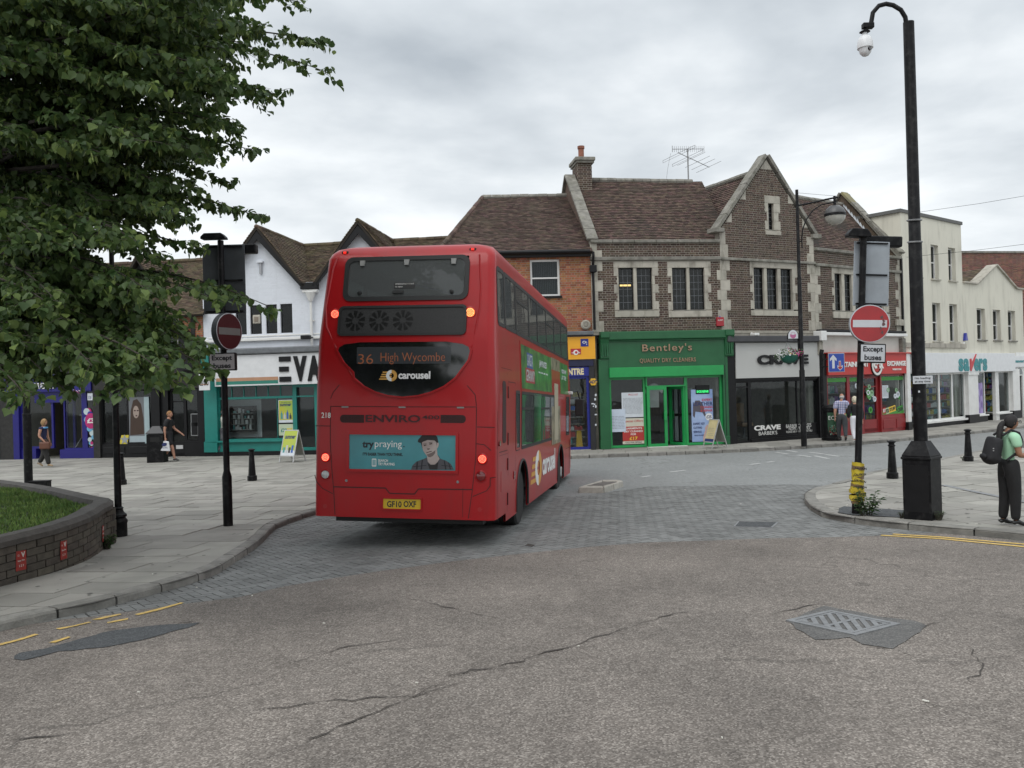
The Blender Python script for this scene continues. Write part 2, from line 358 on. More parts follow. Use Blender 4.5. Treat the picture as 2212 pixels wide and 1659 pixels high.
kr_pts = [(2900, 1235), (2500, 1195), (2212, 1169), (2131, 1161), (2015, 1151), (1916, 1141), (1853, 1133), (1800, 1125), (1774, 1118), (1748, 1103), (1734, 1082), (1745, 1068), (1774, 1060), (1817, 1050), (1870, 1028), (1953, 1016), (2033, 997), (2084, 987), (2138, 975), (2212, 955), (2500, 905)]
KERB_R = smooth_line(GP(kr_pts), 1)
PAVE_R = list(reversed(KERB_R)) [::-1]
road = struct(sheet('asphalt_road', [(-150, -15), (150, -15), (150, 320), (-150, 320)], 0, M_ASPHG))
bnd = GP([(129, 1341), (200, 1334), (403, 1306), (516, 1292), (612, 1269), (713, 1252), (823, 1235), (979, 1214), (1113, 1199), (1269, 1183), (1403, 1173), (1537, 1169), (1668, 1164), (1800, 1162), (1916, 1158), (2030, 1152.5)])
near = [(-30, -12), (30, -12), (30, 9.0)] + [tuple(G(2900, 1240)[:2]), tuple(G(2500, 1197)[:2]), tuple(G(2212, 1170)[:2])] + list(reversed(bnd)) + [tuple(G(55, 1353)[:2]), tuple(G(0, 1367)[:2]), tuple(G(-330, 1464)[:2]), (-30, 3)]
struct(sheet('asphalt_carriageway', near, .010, M_ASPH))
# block paving
pv = bnd + GP([(1916, 1143), (1853, 1135), (1800, 1127), (1774, 1120), (1748, 1105), (1734, 1082), (1745, 1068), (1774, 1060), (1790, 1050), (1716, 1047), (1400, 1052), (1240, 1074)]) + [(-1.0, 19.5), (-2.6, 18.4)] + list(reversed(KERB_L[6:]))
pv = pv[:len(bnd)] + pv[len(bnd):]
paving = struct(sheet('block_paving', pv, .002, M_PAVJ))
def gzs(x, y, d): return gz(y) + d
def herring(region, w, ang, gap):
 ca, sa = cos(ang), sin(ang); xs = [p[0] for p in region]; ys = [p[1] for p in region]
 R = [( (x * ca + y * sa) / w, (-x * sa + y * ca) / w) for x, y in region]
 mnx, mxx, mny, mxy = min(p[0] for p in R), max(p[0] for p in R), min(p[1] for p in R), max(p[1] for p in R)
 out = []; g = gap / w / 2
 for i in range(int(mnx + mny) // 2 - 4, int(mxx + mxy) // 2 + 5):
  for j in range(int(mnx - mxy) // 4 - 3, int(mxx - mny) // 4 + 4):
   ox, oy = i + 2 * j, i - 2 * j
   if not (mnx - 4 < ox < mxx + 2 and mny - 4 < oy < mxy + 4): continue
   for (a, b_, c, d) in ((0, 2, 0, 1), (2, 3, -1, 1)):
    gg = g * rnd.uniform(.5, 1.6)
    q = [(ox + a + gg, oy + c + gg), (ox + b_ - gg, oy + c + gg), (ox + b_ - gg, oy + d - gg), (ox + a + gg, oy + d - gg)]
    ins = [inside(p, R) for p in q]
    if not any(ins): continue
    if not all(ins): q = clip_convex(R, q)
    if len(q) < 3 or abs(area(q)) < .05: continue
    out.append([((x * ca - y * sa) * w, (x * sa + y * ca) * w) for x, y in q])
 return out
pvs = herring(pv, .105, radians(38), .012)
pvs.sort(key=lambda q: math.hypot(q[0][0], q[0][1]))
# the pavers whose whole face the view takes in come first
pvm = MB(); top = lambda dz: (lambda x, y: gz(y) + dz)
for i, q in enumerate(pvs):
 dz = .011 + rnd.uniform(-.002, .002)
 if i < 300: MB().slabz(q, top(0.0), top(dz)).build('paver', M_PAVER, paving)
 else: pvm.slabz(q, top(0.0), top(dz))
stuff(pvm.build('paver_field', M_PAVER, paving))
# pavements
pave = struct(sheet('pavement', PAVE_A, .092, M_SLABJ))
pave_r = struct(sheet('pavement_corner', KERB_R, .092, M_SLABJ))
def kerbs(line, parent, side, w=.16, step=.92, top_=.11, lo=-.02):
 pts = bywalk(line, step)
 for a, b in zip(pts, pts[1:]):
  dx, dy = b[0] - a[0], b[1] - a[1]; l = math.hypot(dx, dy); ux, uy = dx / l, dy / l; nx, ny = -uy * side, ux * side; g = .013
  a2 = (a[0] + ux * g, a[1] + uy * g); b2 = (b[0] - ux * g, b[1] - uy * g); j = rnd.uniform(-.004, .004)
  prof = [(-.0 + j, lo), (.0 + j, top_ - .035), (.012 + j, top_ - .012), (.035 + j, top_), (w, top_ + .002), (w, lo)]
  mb = MB(); vs = []
  for p in (a2, b2):
   for o, z in prof: vs.append((p[0] + nx * o, p[1] + ny * o, gz(p[1] + ny * o) + z + j))
  n = len(prof); fs = [(i, (i + 1) % n, (i + 1) % n + n, i + n) for i in range(n)] + [tuple(range(n - 1, -1, -1)), tuple(range(n, 2 * n))]
  if side < 0: fs = [tuple(reversed(f)) for f in fs]
  mb.add(vs, fs).build('kerb_stone', M_KERB, parent)
kerbs(KERB_A, pave, 1, step=.64)
kerbs(KERB_R, pave_r, -1, w=.2)
def slabs(region, parent, ang, row, lens, keep, gap=.007, top_=.108, cap=300):
 ca, sa = cos(ang), sin(ang); R = [((x * ca + y * sa), (-x * sa + y * ca)) for x, y in region]
 # bounded by the area the photograph shows
 K = [((x * ca + y * sa), (-x * sa + y * ca)) for x, y in keep]
 x0, x1, y0, y1 = min(p[0] for p in K), max(p[0] for p in K), min(p[1] for p in K), max(p[1] for p in K)
 out = []; y = y0
 while y < y1:
  x = x0 - rnd.uniform(0, .8); rh = row * rnd.choice((1, 1, 1, .8))
  while x < x1:
   l = rnd.choice(lens); q = [(x + gap, y + gap), (x + l - gap, y + gap), (x + l - gap, y + rh - gap), (x + gap, y + rh - gap)]; x += l
   mid_ = ((q[0][0] + q[2][0]) / 2, (q[0][1] + q[2][1]) / 2)
   if not inside(mid_, K): continue
   ins = [inside(p, R) for p in q]
   if not any(ins): continue
   if not all(ins): q = clip_convex(R, q)
   if len(q) < 3 or abs(area(q)) < .004: continue
   out.append([(a * ca - b * sa, a * sa + b * ca) for a, b in q])
  y += rh
 out.sort(key=lambda q: math.hypot(q[0][0], q[0][1])); mb = MB()
 for i, q in enumerate(out):
  tx, ty, dz = rnd.uniform(-.006, .006), rnd.uniform(-.006, .006), top_ + rnd.uniform(-.002, .003); cx, cy = q[0]
  f = (lambda x, y, dz=dz, tx=tx, ty=ty, cx=cx, cy=cy: gz(y) + dz + (x - cx) * tx + (y - cy) * ty)
  if i < cap: MB().slabz(q, top(.07), f).build('paving_slab', M_SLAB, parent)
  else: mb.slabz(q, top(.07), f)
 if mb.v: stuff(mb.build('paving_field', M_SLAB, parent))
INS_A = offset_line(KERB_A, .17) + PAVE_A[len(KERB_A):]
slabs(INS_A, pave, radians(-9), .62, (.62, .9, .75, .9), [(-26, 36), (-26, 20), (-13, 11), (-6.5, 5.5), (-2.5, 6), (-3, 17), (1, 26.3), (12, 28), (30, 37), (30, 44), (20, 41), (11, 34.5), (2.5, 31), (-12, 33.5)])
INS_R = offset_line(KERB_R, -.21)
slabs(INS_R, pave_r, radians(24), .6, (.6, .9, .75), [(4.6, 10), (12, 8), (19, 17), (19, 26), (12, 26), (4.6, 18)], cap=260)
# strips: channel drain, yellow lines, worn lines, dashes
def strip(name, pts, w, dz, m, parent=None, jag=0.0):
 pts = resample(pts, .25); a = offset_line(pts, w / 2); b = offset_line(pts, -w / 2); mb = MB()
 if jag: a = [(x + rnd.uniform(-jag, jag), y + rnd.uniform(-jag, jag)) for x, y in a]; b = [(x + rnd.uniform(-jag, jag), y + rnd.uniform(-jag, jag)) for x, y in b]
 vs = [(x, y, gz(y) + dz) for x, y in a] + [(x, y, gz(y) + dz) for x, y in b]; n = len(a)
 return mb.add(vs, [(i + n, i + 1 + n, i + 1, i) for i in range(n - 1)]).build(name, m, parent)
struct(strip('drain_channel', GP([(2036, 1048), (2158, 1073), (2250, 1092), (2400, 1120)], .11), .13, .118, M_IRON))
struct(strip('yellow_line', GP([(1903, 1158.6), (2032, 1166), (2212, 1183.5), (2500, 1212)]), .085, .017, M_YEL))
struct(strip('yellow_line', GP([(1929, 1156), (2032, 1162.5), (2212, 1178), (2500, 1206)]), .085, .017, M_YEL))
for l in ([(-60, 1412), (0, 1395), (40, 1385), (81, 1374)], [(126, 1363), (160, 1356), (197, 1347)], [(206, 1342), (235, 1335), (263, 1329)], [(290, 1332), (340, 1320), (395, 1305)], [(110, 1392), (150, 1379)], [(230, 1349), (275, 1340)]):
 struct(strip('worn_yellow_line', GP(l), .06, .016, M_YEL, jag=.018))
for (a, b) in (((1675, 977), (1702, 981)), ((1699, 973), (1722, 977)), ((1722, 983), (1752, 987)), ((1748, 977), (1780, 981)), ((1760, 985), (1790, 991)), ((1783, 982), (1812, 986)), ((1620, 1004), (1642, 1001)), ((1656, 999), (1672, 997)), ((1448, 1020), (1480, 1016)), ((1385, 1031), (1405, 1028))):
 p, q = GP([a, b]); struct(strip('white_dash', [p, q], .12, .006, M_WHITEP))
Z6 = lambda l: [(x * .3224, 960 + y * .3224) for x, y in l]
Z8 = lambda l: [(1536 + x * .3306, 1042 + y * .3306) for x, y in l]
def rag(p, n=3, j=.02):
 p = resample(p + [p[0]], .12)[:-1]; return [(x + rnd.uniform(-j, j), y + rnd.uniform(-j, j)) for x, y in p]
struct(sheet('tarmac_patch', rag(GP(Z6([(90, 1450), (130, 1410), (300, 1385), (550, 1310), (750, 1255), (1050, 1225), (1330, 1205), (1250, 1240), (950, 1320), (700, 1370), (400, 1400), (150, 1458)]))[::-1]), .015, M_PATCH))
struct(sheet('tarmac_patch', rag(GP(Z8([(500, 922), (600, 988), (690, 1036), (900, 1026), (1000, 1070), (1185, 1102), (1300, 1030), (1415, 948), (1330, 915), (1205, 900), (1000, 868), (745, 818), (600, 872)]))), .015, M_PATCH2))
struct(sheet('tarmac_patch', rag(GP([(1811, 1108), (1812, 1099), (1823, 1094.5), (1953, 1103), (1957, 1119), (1891, 1116), (1838, 1113)], .11), j=.008), .119, M_PATCH))
M_CRACK = mat('crack', (.05, .043, .038), rough=1)
def crack(px, w=.011):
 pts = [(x + rnd.uniform(-.03, .03), y + rnd.uniform(-.03, .03)) for x, y in resample(GP(px), .1)]
 n = len(pts); a = []; b = []
 for i, (x, y) in enumerate(pts):
  t = w * rnd.uniform(.15, 1) * (1 - abs(2 * i / max(1, n - 1) - 1) * .7); a.append((x, y + t * 1.3, gz(y) + .017)); b.append((x + t * .3, y - t * 1.3, gz(y) + .017))
 o = MB().add(a + b, [(i + n, i + 1 + n, i + 1, i) for i in range(n - 1)]).build('road_crack', M_CRACK); struct(o)
for l in (Z8([(430, 870), (560, 835), (700, 805), (800, 800)]), Z8([(1400, 955), (1450, 935), (1490, 925)]), Z8([(1190, 1105), (1280, 1130), (1390, 1162)]), Z8([(1350, 1430), (1450, 1460), (1600, 1500), (1750, 1540)]), Z8([(440, 880), (480, 890)]), Z6([(700, 1255), (900, 1225)]), Z6([(1200, 1205), (1320, 1195)]), Z8([(1100, 895), (1300, 890)]), Z8([(1000, 1080), (1150, 1100)]), [(880, 1296), (960, 1312), (1080, 1340)], [(1380, 1350), (1480, 1325), (1520, 1328)], [(960, 1467), (1020, 1450), (1090, 1447), (1130, 1440)], [(550, 1540), (700, 1520), (900, 1508), (1000, 1480)], [(2090, 1400), (2120, 1440), (2100, 1480)], [(40, 1600), (160, 1590)], [(560, 1650), (700, 1590), (840, 1530), (960, 1480)], [(960, 1466), (1100, 1440), (1260, 1390), (1400, 1345)], [(600, 1440), (760, 1400), (860, 1385)]):
 crack(l)
# manhole cover in the carriageway
def manhole():
 L_, T_, R_, B_ = [Vector((*p, 0)) for p in GP(Z8([(530, 908), (745, 826), (1190, 912), (985, 1015)]), .02)]
 u = (R_ - T_).normalized(); lu = ((R_ - T_).length + (B_ - L_).length) / 2; v = Vector((-u.y, u.x, 0));
 if v.dot(T_ - L_) < 0: v = -v
 lv = abs((T_ - L_).dot(v)); c = (L_ + T_ + R_ + B_) / 4; z = gz(c.y) + .02
 sl = (gz(c.y + .3) - gz(c.y - .3)) / .6
 M = Matrix.Translation((c.x, c.y, z)) @ Matrix.Rotation(atan2(u.y, u.x), 4, 'Z')
 t = thing('manhole_cover', 'grey cast iron rectangular manhole cover with diagonal ribs sunk in the red asphalt', 'manhole cover', M=M)
 n = t.matrix_world.to_3x3(); tilt = Vector((0, 1, sl)).normalized()
 hx, hy = lu / 2, lv / 2; Mi = t.matrix_world.inverted().to_3x3(); gsl = Mi @ Vector((0, 1, 0)); f = lambda x, y: (x * gsl.x + y * gsl.y) * sl
 fr = MB()
 for a in ((-hx, hx, -hy, -hy + .05), (-hx, hx, hy - .05, hy), (-hx, -hx + .05, -hy + .05, hy - .05), (hx - .05, hx, -hy + .05, hy - .05)):
  fr.slabz([(a[0], a[2]), (a[1], a[2]), (a[1], a[3]), (a[0], a[3])], lambda x, y: f(x, y) - .02, lambda x, y: f(x, y) + .004)
 fr.build('frame', M_IRON, t)
 q = [(-hx + .06, -hy + .06), (hx - .06, -hy + .06), (hx - .06, hy - .06), (-hx + .06, hy - .06)]
 pl = MB().slabz(q, lambda x, y: f(x, y) - .03, lambda x, y: f(x, y) - .012).build('plate', mat('iron_dark', (.12, .122, .125), rough=.6, metal=.3), t)
 cv = [(-hx + .075, -hy + .075), (hx - .075, -hy + .075), (hx - .075, hy - .075), (-hx + .075, hy - .075)]
 s = -hx - hy
 while s < hx + hy + .1:
  bar = [(s - .03 + hy, -hy), (s + .03 + hy, -hy), (s + .03 - hy, hy), (s - .03 - hy, hy)]; s += .11
  c_ = clip_convex(bar, cv)
  if len(c_) > 2 and abs(area(c_)) > .0008: MB().slabz(c_, lambda x, y: f(x, y) - .012, lambda x, y: f(x, y) + .002).build('rib', M_IRON, pl)
 ed = MB()
 for a in ((-hx + .06, hx - .06, -hy + .06, -hy + .09), (-hx + .06, hx - .06, hy - .09, hy - .06), (-hx + .06, -hx + .09, -hy + .09, hy - .09), (hx - .09, hx - .06, -hy + .09, hy - .09), (-.02, .02, -hy + .09, hy - .09)):
  ed.slabz([(a[0], a[2]), (a[1], a[2]), (a[1], a[3]), (a[0], a[3])], lambda x, y: f(x, y) - .012, lambda x, y: f(x, y) + .003)
 ed.build('rim', M_IRON, pl)
manhole()
def flat_cover(px, label, name='drain_cover', m=M_PATCH):
 p = GP(px); c = (sum(a[0] for a in p) / len(p), sum(a[1] for a in p) / len(p))
 if area(p) < 0: p = p[::-1]
 t = thing(name, label, 'drain cover', (c[0], c[1], gz(c[1]))); q = [(a[0] - c[0], a[1] - c[1]) for a in p]
 g0 = lambda x, y: gz(y + c[1]) - gz(c[1])
 MB().slabz(q, lambda x, y: g0(x, y), lambda x, y: g0(x, y) + .016).build('frame', M_IRON, t)
 q2 = [(a * .9, b * .9) for a, b in q]
 MB().slabz(q2, lambda x, y: g0(x, y) + .01, lambda x, y: g0(x, y) + .020).build('plate', m, t)
 return t
flat_cover(Z8([(145, 294), (400, 301), (440, 267), (175, 261)]), 'dark rectangular access cover set in the grey block paving', 'access_cover')
bc = flat_cover([(1133, 1181), (1150, 1184), (1158, 1180), (1140, 1177)], 'small sunken drain cover with broken edges in the paving behind the bus', 'broken_drain_cover', M_CRACK)
# small traffic island
def island():
 tp = GP([(1250, 1052), (1304.5, 1052.5), (1345, 1039), (1337, 1036.7), (1301, 1036.8), (1258, 1049)], .13)
 if area(tp) < 0: tp = tp[::-1]
 c = (sum(a[0] for a in tp) / 6, sum(a[1] for a in tp) / 6); z = gz(c[1])
 t = thing('traffic_island', 'low kerbed concrete island standing in the road beside the bus', 'traffic island', (c[0], c[1], z))
 q = [(a[0] - c[0], a[1] - c[1]) for a in tp]; inn = [(a * .74, b * .6) for a, b in q]; n = len(q)
 MB().slabz([(a * .76, b * .63) for a, b in q], -.02, .115).build('infill', mat('island_fill', (.13, .12, .11), rough=.9, var=.3, scale=6), t)
 for i in range(n):
  a, b = q[i], q[(i + 1) % n]; a2, b2 = inn[i], inn[(i + 1) % n]; out = [(a[0] * 1.05, a[1] * 1.05), (b[0] * 1.05, b[1] * 1.05)]
  k = 2 if math.dist(a, b) > .7 else 1
  for s in range(k):
   lerp = lambda p, r, t_: (p[0] + (r[0] - p[0]) * t_, p[1] + (r[1] - p[1]) * t_)
   t0, t1 = s / k + .012, (s + 1) / k - .012
   A, Bq, A2, B2, AO, BO = lerp(a, b, t0), lerp(a, b, t1), lerp(a2, b2, t0), lerp(a2, b2, t1), lerp(*out, t0), lerp(*out, t1)
   vs = [(*AO, -.03), (*BO, -.03), (*Bq, .13), (*A, .13), (*A2, .13), (*B2, .13), (*B2, -.03), (*A2, -.03)]
   MB().add(vs, [(0, 1, 2, 3), (3, 2, 5, 4), (4, 5, 6, 7), (0, 3, 4, 7), (1, 6, 5, 2)]).build('kerb_stone', mat('island_kerb', (.36, .34, .30), rough=.85, var=.15, scale=9, bump=.4, rand=.1), t, bevel=.012)
island()
def litter():
 rg = random.Random(21); gum = MB(); bits = MB()
 for i in range(260):
  px = (rg.uniform(60, 680), rg.uniform(1000, 1330)) if i % 2 else (rg.uniform(1750, 2210), rg.uniform(1000, 1150)); g = G(px[0], px[1], .11); p = (g.x, g.y); reg = INS_A if i % 2 else INS_R
  if not inside(p, reg): continue
  r = rg.uniform(.012, .028); n = 7; gum.add([(p[0] + r * cos(2 * pi * k / n) * rg.uniform(.8, 1.2), p[1] + r * sin(2 * pi * k / n) * rg.uniform(.8, 1.2), gz(p[1]) + .1155) for k in range(n)], [tuple(range(n))])
 for px in [(425, 1272), (88, 1243), (152, 1232), (212, 1198), (330, 1262), (610, 1137), (545, 1290), (1960, 1142), (2110, 1150), (1830, 1105), (1600, 1090), (1480, 1060), (700, 1350), (1250, 1400), (900, 1480), (1560, 1600), (2000, 1520), (300, 1500), (1830, 1108), (1905, 1116)]:
  g = G(px[0], px[1], .0); z = .116 if inside((g.x, g.y), INS_A) or inside((g.x, g.y), INS_R) else .014; a = rg.uniform(0, 3); s = rg.uniform(.008, .02); bits.box(-s, s, -s * .4, s * .4, 0, .006, M=Matrix.Translation((g.x, g.y, gz(g.y) + z)) @ Matrix.Rotation(a, 4, 'Z'))
 stuff(gum.build('gum_spots', mat('gum', (.13, .125, .115), rough=.9))); stuff(bits.build('litter', flat_('litter_white', (.6, .58, .52))))
def flat_(n, c): return mat(n, c)
litter()
# ================================================================== BUILDING HELPERS
M_MORTAR = mat('mortar', (.35, .325, .275), rough=.95, var=.15, scale=6, dirt=.4, dirtscale=1.2, dirtcol=(.15, .14, .125))
M_MORTAR_R = mat('mortar_orange', (.30, .26, .2), rough=.95, var=.15, scale=6)
M_BRICKD = mat('brick_dark', (.082, .054, .040), rough=.9, var=.25, scale=9, bump=.3, bscale=60, rand=.38, dirt=.5, dirtscale=.8, dirtcol=(.075, .065, .058))
M_BRICKR = mat('brick_orange', (.32, .12, .058), rough=.9, var=.2, scale=9, bump=.3, bscale=60, rand=.3, dirt=.45, dirtscale=1.0, dirtcol=(.12, .07, .05))
M_STONE = mat('limestone', (.42, .395, .335), rough=.85, var=.12, scale=3, bump=.2, bscale=50, rand=.12, dirt=.9, dirtscale=2.6, dirtcol=(.17, .155, .125), dmap=(1.5, 1.5, .5))
M_STONED = mat('weathered_stone', (.21, .20, .175), rough=.9, var=.3, scale=5, bump=.5, bscale=30, rand=.12, dirt=.6, dirtscale=4, dirtcol=(.10, .10, .06))
M_TILE = mat('roof_tile', (.090, .059, .047), rough=.9, var=.25, scale=5, bump=.3, bscale=40, rand=.42, dirt=.55, dirtscale=1.3, dirtcol=(.095, .08, .055))
M_TILEM = mat('roof_tile_mossy', (.098, .070, .045), rough=.9, var=.25, scale=5, bump=.3, bscale=40, rand=.4, dirt=.7, dirtscale=1.4, dirtcol=(.13, .12, .055))
M_FELT = mat('roof_underlay', (.03, .025, .02), rough=1)
M_RENDER = mat('cream_render', (.66, .635, .54), rough=.85, var=.05, scale=.6, bump=.1, bscale=30, dirt=.55, dirtscale=1.6, dirtcol=(.36, .34, .28), dmap=(1.5, 1.5, .3))
M_WHITEW = mat('white_brick_paint', (.70, .73, .78), rough=.7, var=.04, scale=1.5, bump=.1, bscale=20, dirt=.25, dirtscale=1.5, dirtcol=(.45, .46, .47), dmap=(1.5, 1.5, .3))
M_BLACKP = mat('black_paint', (.007, .007, .008), rough=.45, spec=.3, var=.2, scale=6, bump=.06, bscale=25)
M_BLACKW = mat('black_timber', (.022, .021, .020), rough=.7, var=.35, scale=8, bump=.3, bscale=20)
M_WHITE = mat('white_gloss', (.74, .74, .72), rough=.4, var=.04, scale=3, dirt=.2, dirtscale=2.5, dirtcol=(.35, .34, .3))
M_LEAD = mat('lead', (.16, .17, .18), rough=.6, var=.2, scale=5, metal=.4)
M_DARKIN = mat('dark_interior', (.10, .095, .09), rough=.9, var=.4, scale=2)
M_GREYIN = mat('grey_interior', (.26, .25, .24), rough=.9, var=.15, scale=2)
M_GLASS = mat_glass('window_glass', (.6, .64, .64), .8, dust_haze=.03)
M_GLASSC = mat_glass('shop_glass', (.86, .9, .9), .93)
def Zf(x0, y0, srcw, imgw):
 k = srcw / imgw; return lambda x, y: ((x0 + x * k) * .5486, (y0 + y * k) * .5486)
z7 = Zf(2200, 550, 800, 1770); z8s = Zf(2250, 1200, 750, 1778); z1p = Zf(2800, 550, 800, 1770); z2p = Zf(2850, 1200, 750, 1778)
z3p = Zf(3300, 700, 732, 1735); z4p = Zf(3300, 1250, 732, 1349); z4b = Zf(3560, 1330, 472, 1864); zev = Zf(700, 850, 600, 905)
z2l = Zf(0, 1000, 800, 1327); zrd = Zf(1900, 900, 450, 622); zcx = Zf(3200, 1400, 500, 2074); zlm = Zf(3040, 700, 410, 2212); zcr = Zf(3000, 1280, 330, 2212)
def R(F, z, xl, yt, xr, yb, d=0.0):
 a = z(xl, yt); b = z(xr, yb); return F.rect(a[0], a[1], b[0], b[1], d)
_ub = None
def unit_brick():
 global _ub
 if _ub is None:
  _ub = {}
 return _ub
def cells(x0, x1, z0, z1, holes):
 xs = sorted({x0, x1, *[min(max(h[0], x0), x1) for h in holes], *[min(max(h[1], x0), x1) for h in holes]})
 zs = sorted({z0, z1, *[min(max(h[2], z0), z1) for h in holes], *[min(max(h[3], z0), z1) for h in holes]})
 out = []
 for c, d in zip(zs, zs[1:]):
  run = None
  for a, b in zip(xs, xs[1:]):
   if b - a < 1e-4 or d - c < 1e-4: continue
   mx, mz = (a + b) / 2, (c + d) / 2
   if any(h[0] < mx < h[1] and h[2] < mz < h[3] for h in holes):
    if run: out.append(run); run = None
   else: run = (run[0], b, c, d) if run else (a, b, c, d)
  if run: out.append(run)
 return out
def wall(parent, m, x0, x1, z0, z1, holes=(), region=None, y0=0.0, y1=.25, name='wall'):
 mb = MB()
 for a, b, c, d in cells(x0, x1, z0, z1, holes):
  q = [(a, c), (b, c), (b, d), (a, d)]
  if region: q = clip_convex(q, region)
  if len(q) > 2 and area(q) > 1e-5: mb.prism(q, y0, y1)
 return mb.build(name, m, parent)
def bricks(parent, m, x0, x1, z0, z1, holes=(), region=None, cap=300, y=0.0, proud=.005, bl=.215, bh=.065, gap=.0145, field='brick_field', name='brick'):
 out = []; row = 0; z = z0
 while z + bh * .6 < z1:
  zt = min(z + bh, z1); zm = (z + zt) / 2; lo, hi = x0, x1
  if region:
   xs = []
   n = len(region)
   for i in range(n):
    p, q = region[i], region[(i + 1) % n]
    if (p[1] - zm) * (q[1] - zm) < 0: xs.append(p[0] + (q[0] - p[0]) * (zm - p[1]) / (q[1] - p[1]))
   if len(xs) < 2: z += bh + gap; row += 1; continue
   lo, hi = max(x0, min(xs)), min(x1, max(xs))
  spans = [(lo, hi)]
  for h in holes:
   if h[2] < zm < h[3]:
    ns = []
    for a, b in spans:
     if h[1] <= a or h[0] >= b: ns.append((a, b)); continue
     if h[0] > a: ns.append((a, h[0]))
     if h[1] < b: ns.append((h[1], b))
    spans = ns
  x = x0 - (row % 2) * (bl + (bl - gap) / 2 + gap * 2) / 2; k = 0
  while x < hi:
   l = bl if k % 2 == 0 else (bl - gap) / 2
   for a, b in spans:
    p, q = max(x, a + .004), min(x + l, b - .004)
    if q - p > .02: out.append((p, q, z, zt))
   x += l + gap; k += 1
  z += bh + gap; row += 1
 mw = parent.matrix_world if parent.matrix_world else Matrix()
 Mw = parent['_M'] if False else None
 out2 = sorted(out, key=lambda b: PKEY(b)) if PKEY else out
 mb = MB(); ub = unit_brick()
 for i, (a, b, c, d) in enumerate(out2):
  pr = proud * rnd.uniform(.6, 1.35)
  if i < cap:
   key = (m.name,)
   if key not in ub:
    t = MB(); t.add([(0, 0, 0), (1, 0, 0), (1, 0, 1), (0, 0, 1), (0, 1, 0), (1, 1, 0), (1, 1, 1), (0, 1, 1)], [(0, 1, 2, 3), (1, 5, 6, 2), (0, 4, 5, 1), (3, 2, 6, 7), (4, 0, 3, 7)])
    o = t.build(name, m); ub[key] = o.data; bpy.data.objects.remove(o)
   o = bpy.data.objects.new(name, ub[key]); COL.objects.link(o); o.parent = parent
   o.location = (a, y - pr, c); o.scale = (b - a, pr + .01, d - c)
  else:
   mb.add([(a, y - pr, c), (b, y - pr, c), (b, y - pr, d), (a, y - pr, d), (a, y + .01, c), (b, y + .01, c), (b, y + .01, d), (a, y + .01, d)], [(0, 1, 2, 3), (1, 5, 6, 2), (0, 4, 5, 1), (3, 2, 6, 7), (4, 0, 3, 7)])
 if mb.v: stuff(mb.build(field, m, parent))
PKEY = None
def tiles(parent, m, o, u, v, poly, cap=150, gauge=.105, wid=.165, name='roof_tile', field='tile_field', under=True, pref=None):
 """flat clay tiles on the plane o + a*u + b*v inside the polygon (a,b); b runs up the slope from 0"""
 o, u, v = Vector(o), Vector(u).normalized(), Vector(v).normalized(); n = u.cross(v).normalized()
 if n.z < 0: n = -n
 if area(poly) < 0: poly = poly[::-1]
 pt = lambda a, b, h=0: o + u * a + v * b + n * (h + .018 * math.sin(a * 1.7 + b * .9) + .012 * math.sin(a * .6 - b * 2.1))
 if under:
  MB().add([pt(a, b, -.01) for a, b in poly] + [pt(a, b, -.09) for a, b in poly], [tuple(range(len(poly)))] + [tuple(range(2 * len(poly) - 1, len(poly) - 1, -1))] + [(i, i + len(poly), (i + 1) % len(poly) + len(poly), (i + 1) % len(poly)) for i in range(len(poly))]).build('roof_deck', M_FELT, parent)
 b0, b1 = min(p[1] for p in poly), max(p[1] for p in poly); rows = []; r = 0; b = b0
 while b < b1 - .02:
  bm_ = min(b + gauge * .5, b1 - .005); xs = []
  for i in range(len(poly)):
   p, q = poly[i], poly[(i + 1) % len(poly)]
   if (p[1] - bm_) * (q[1] - bm_) < 0: xs.append(p[0] + (q[0] - p[0]) * (bm_ - p[1]) / (q[1] - p[1]))
  if len(xs) >= 2:
   lo, hi = min(xs), max(xs); a = lo - (r % 2) * wid / 2 - rnd.uniform(0, .02); sag = rnd.uniform(-.004, .004)
   while a < hi:
    p, q = max(a + .003, lo), min(a + wid - .003, hi); a += wid
    if q - p > .03: rows.append((p, q, b + sag + rnd.uniform(-.006, .006), min(b + gauge * 1.25, b1)))
  b += gauge; r += 1
 rows.sort(key=lambda t: t[2]); mb = MB()
 for i, (p, q, c, d) in enumerate(rows):
  h = .034 + rnd.uniform(-.004, .007); vs = [pt(p, c, h), pt(q, c, h + rnd.uniform(-.003, .003)), pt(q, d, .006), pt(p, d, .006), pt(p, c, 0), pt(q, c, 0), pt(q, d, -.005), pt(p, d, -.005)]
  fs = [(0, 1, 2, 3), (4, 5, 1, 0), (5, 6, 2, 1), (4, 0, 3, 7)]
  if (vs[1] - vs[0]).cross(vs[2] - vs[1]).dot(n) < 0: fs = [tuple(reversed(f)) for f in fs]
  if i < cap: MB().add(vs, fs).build(name, m, parent)
  else: mb.add(vs, fs)
 if mb.v: stuff(mb.build(field, m, parent))
def ridge(parent, a, b, m, r=.11, step=.33, name='ridge_tile'):
 a, b = Vector(a), Vector(b); n = max(1, int((b - a).length / step)); d = (b - a) / n
 for i in range(n):
  j = Vector((0, 0, rnd.uniform(-.008, .008))); MB().tube([a + d * i + j, a + d * (i + .96) + j], r, 8).build(name, m, parent)
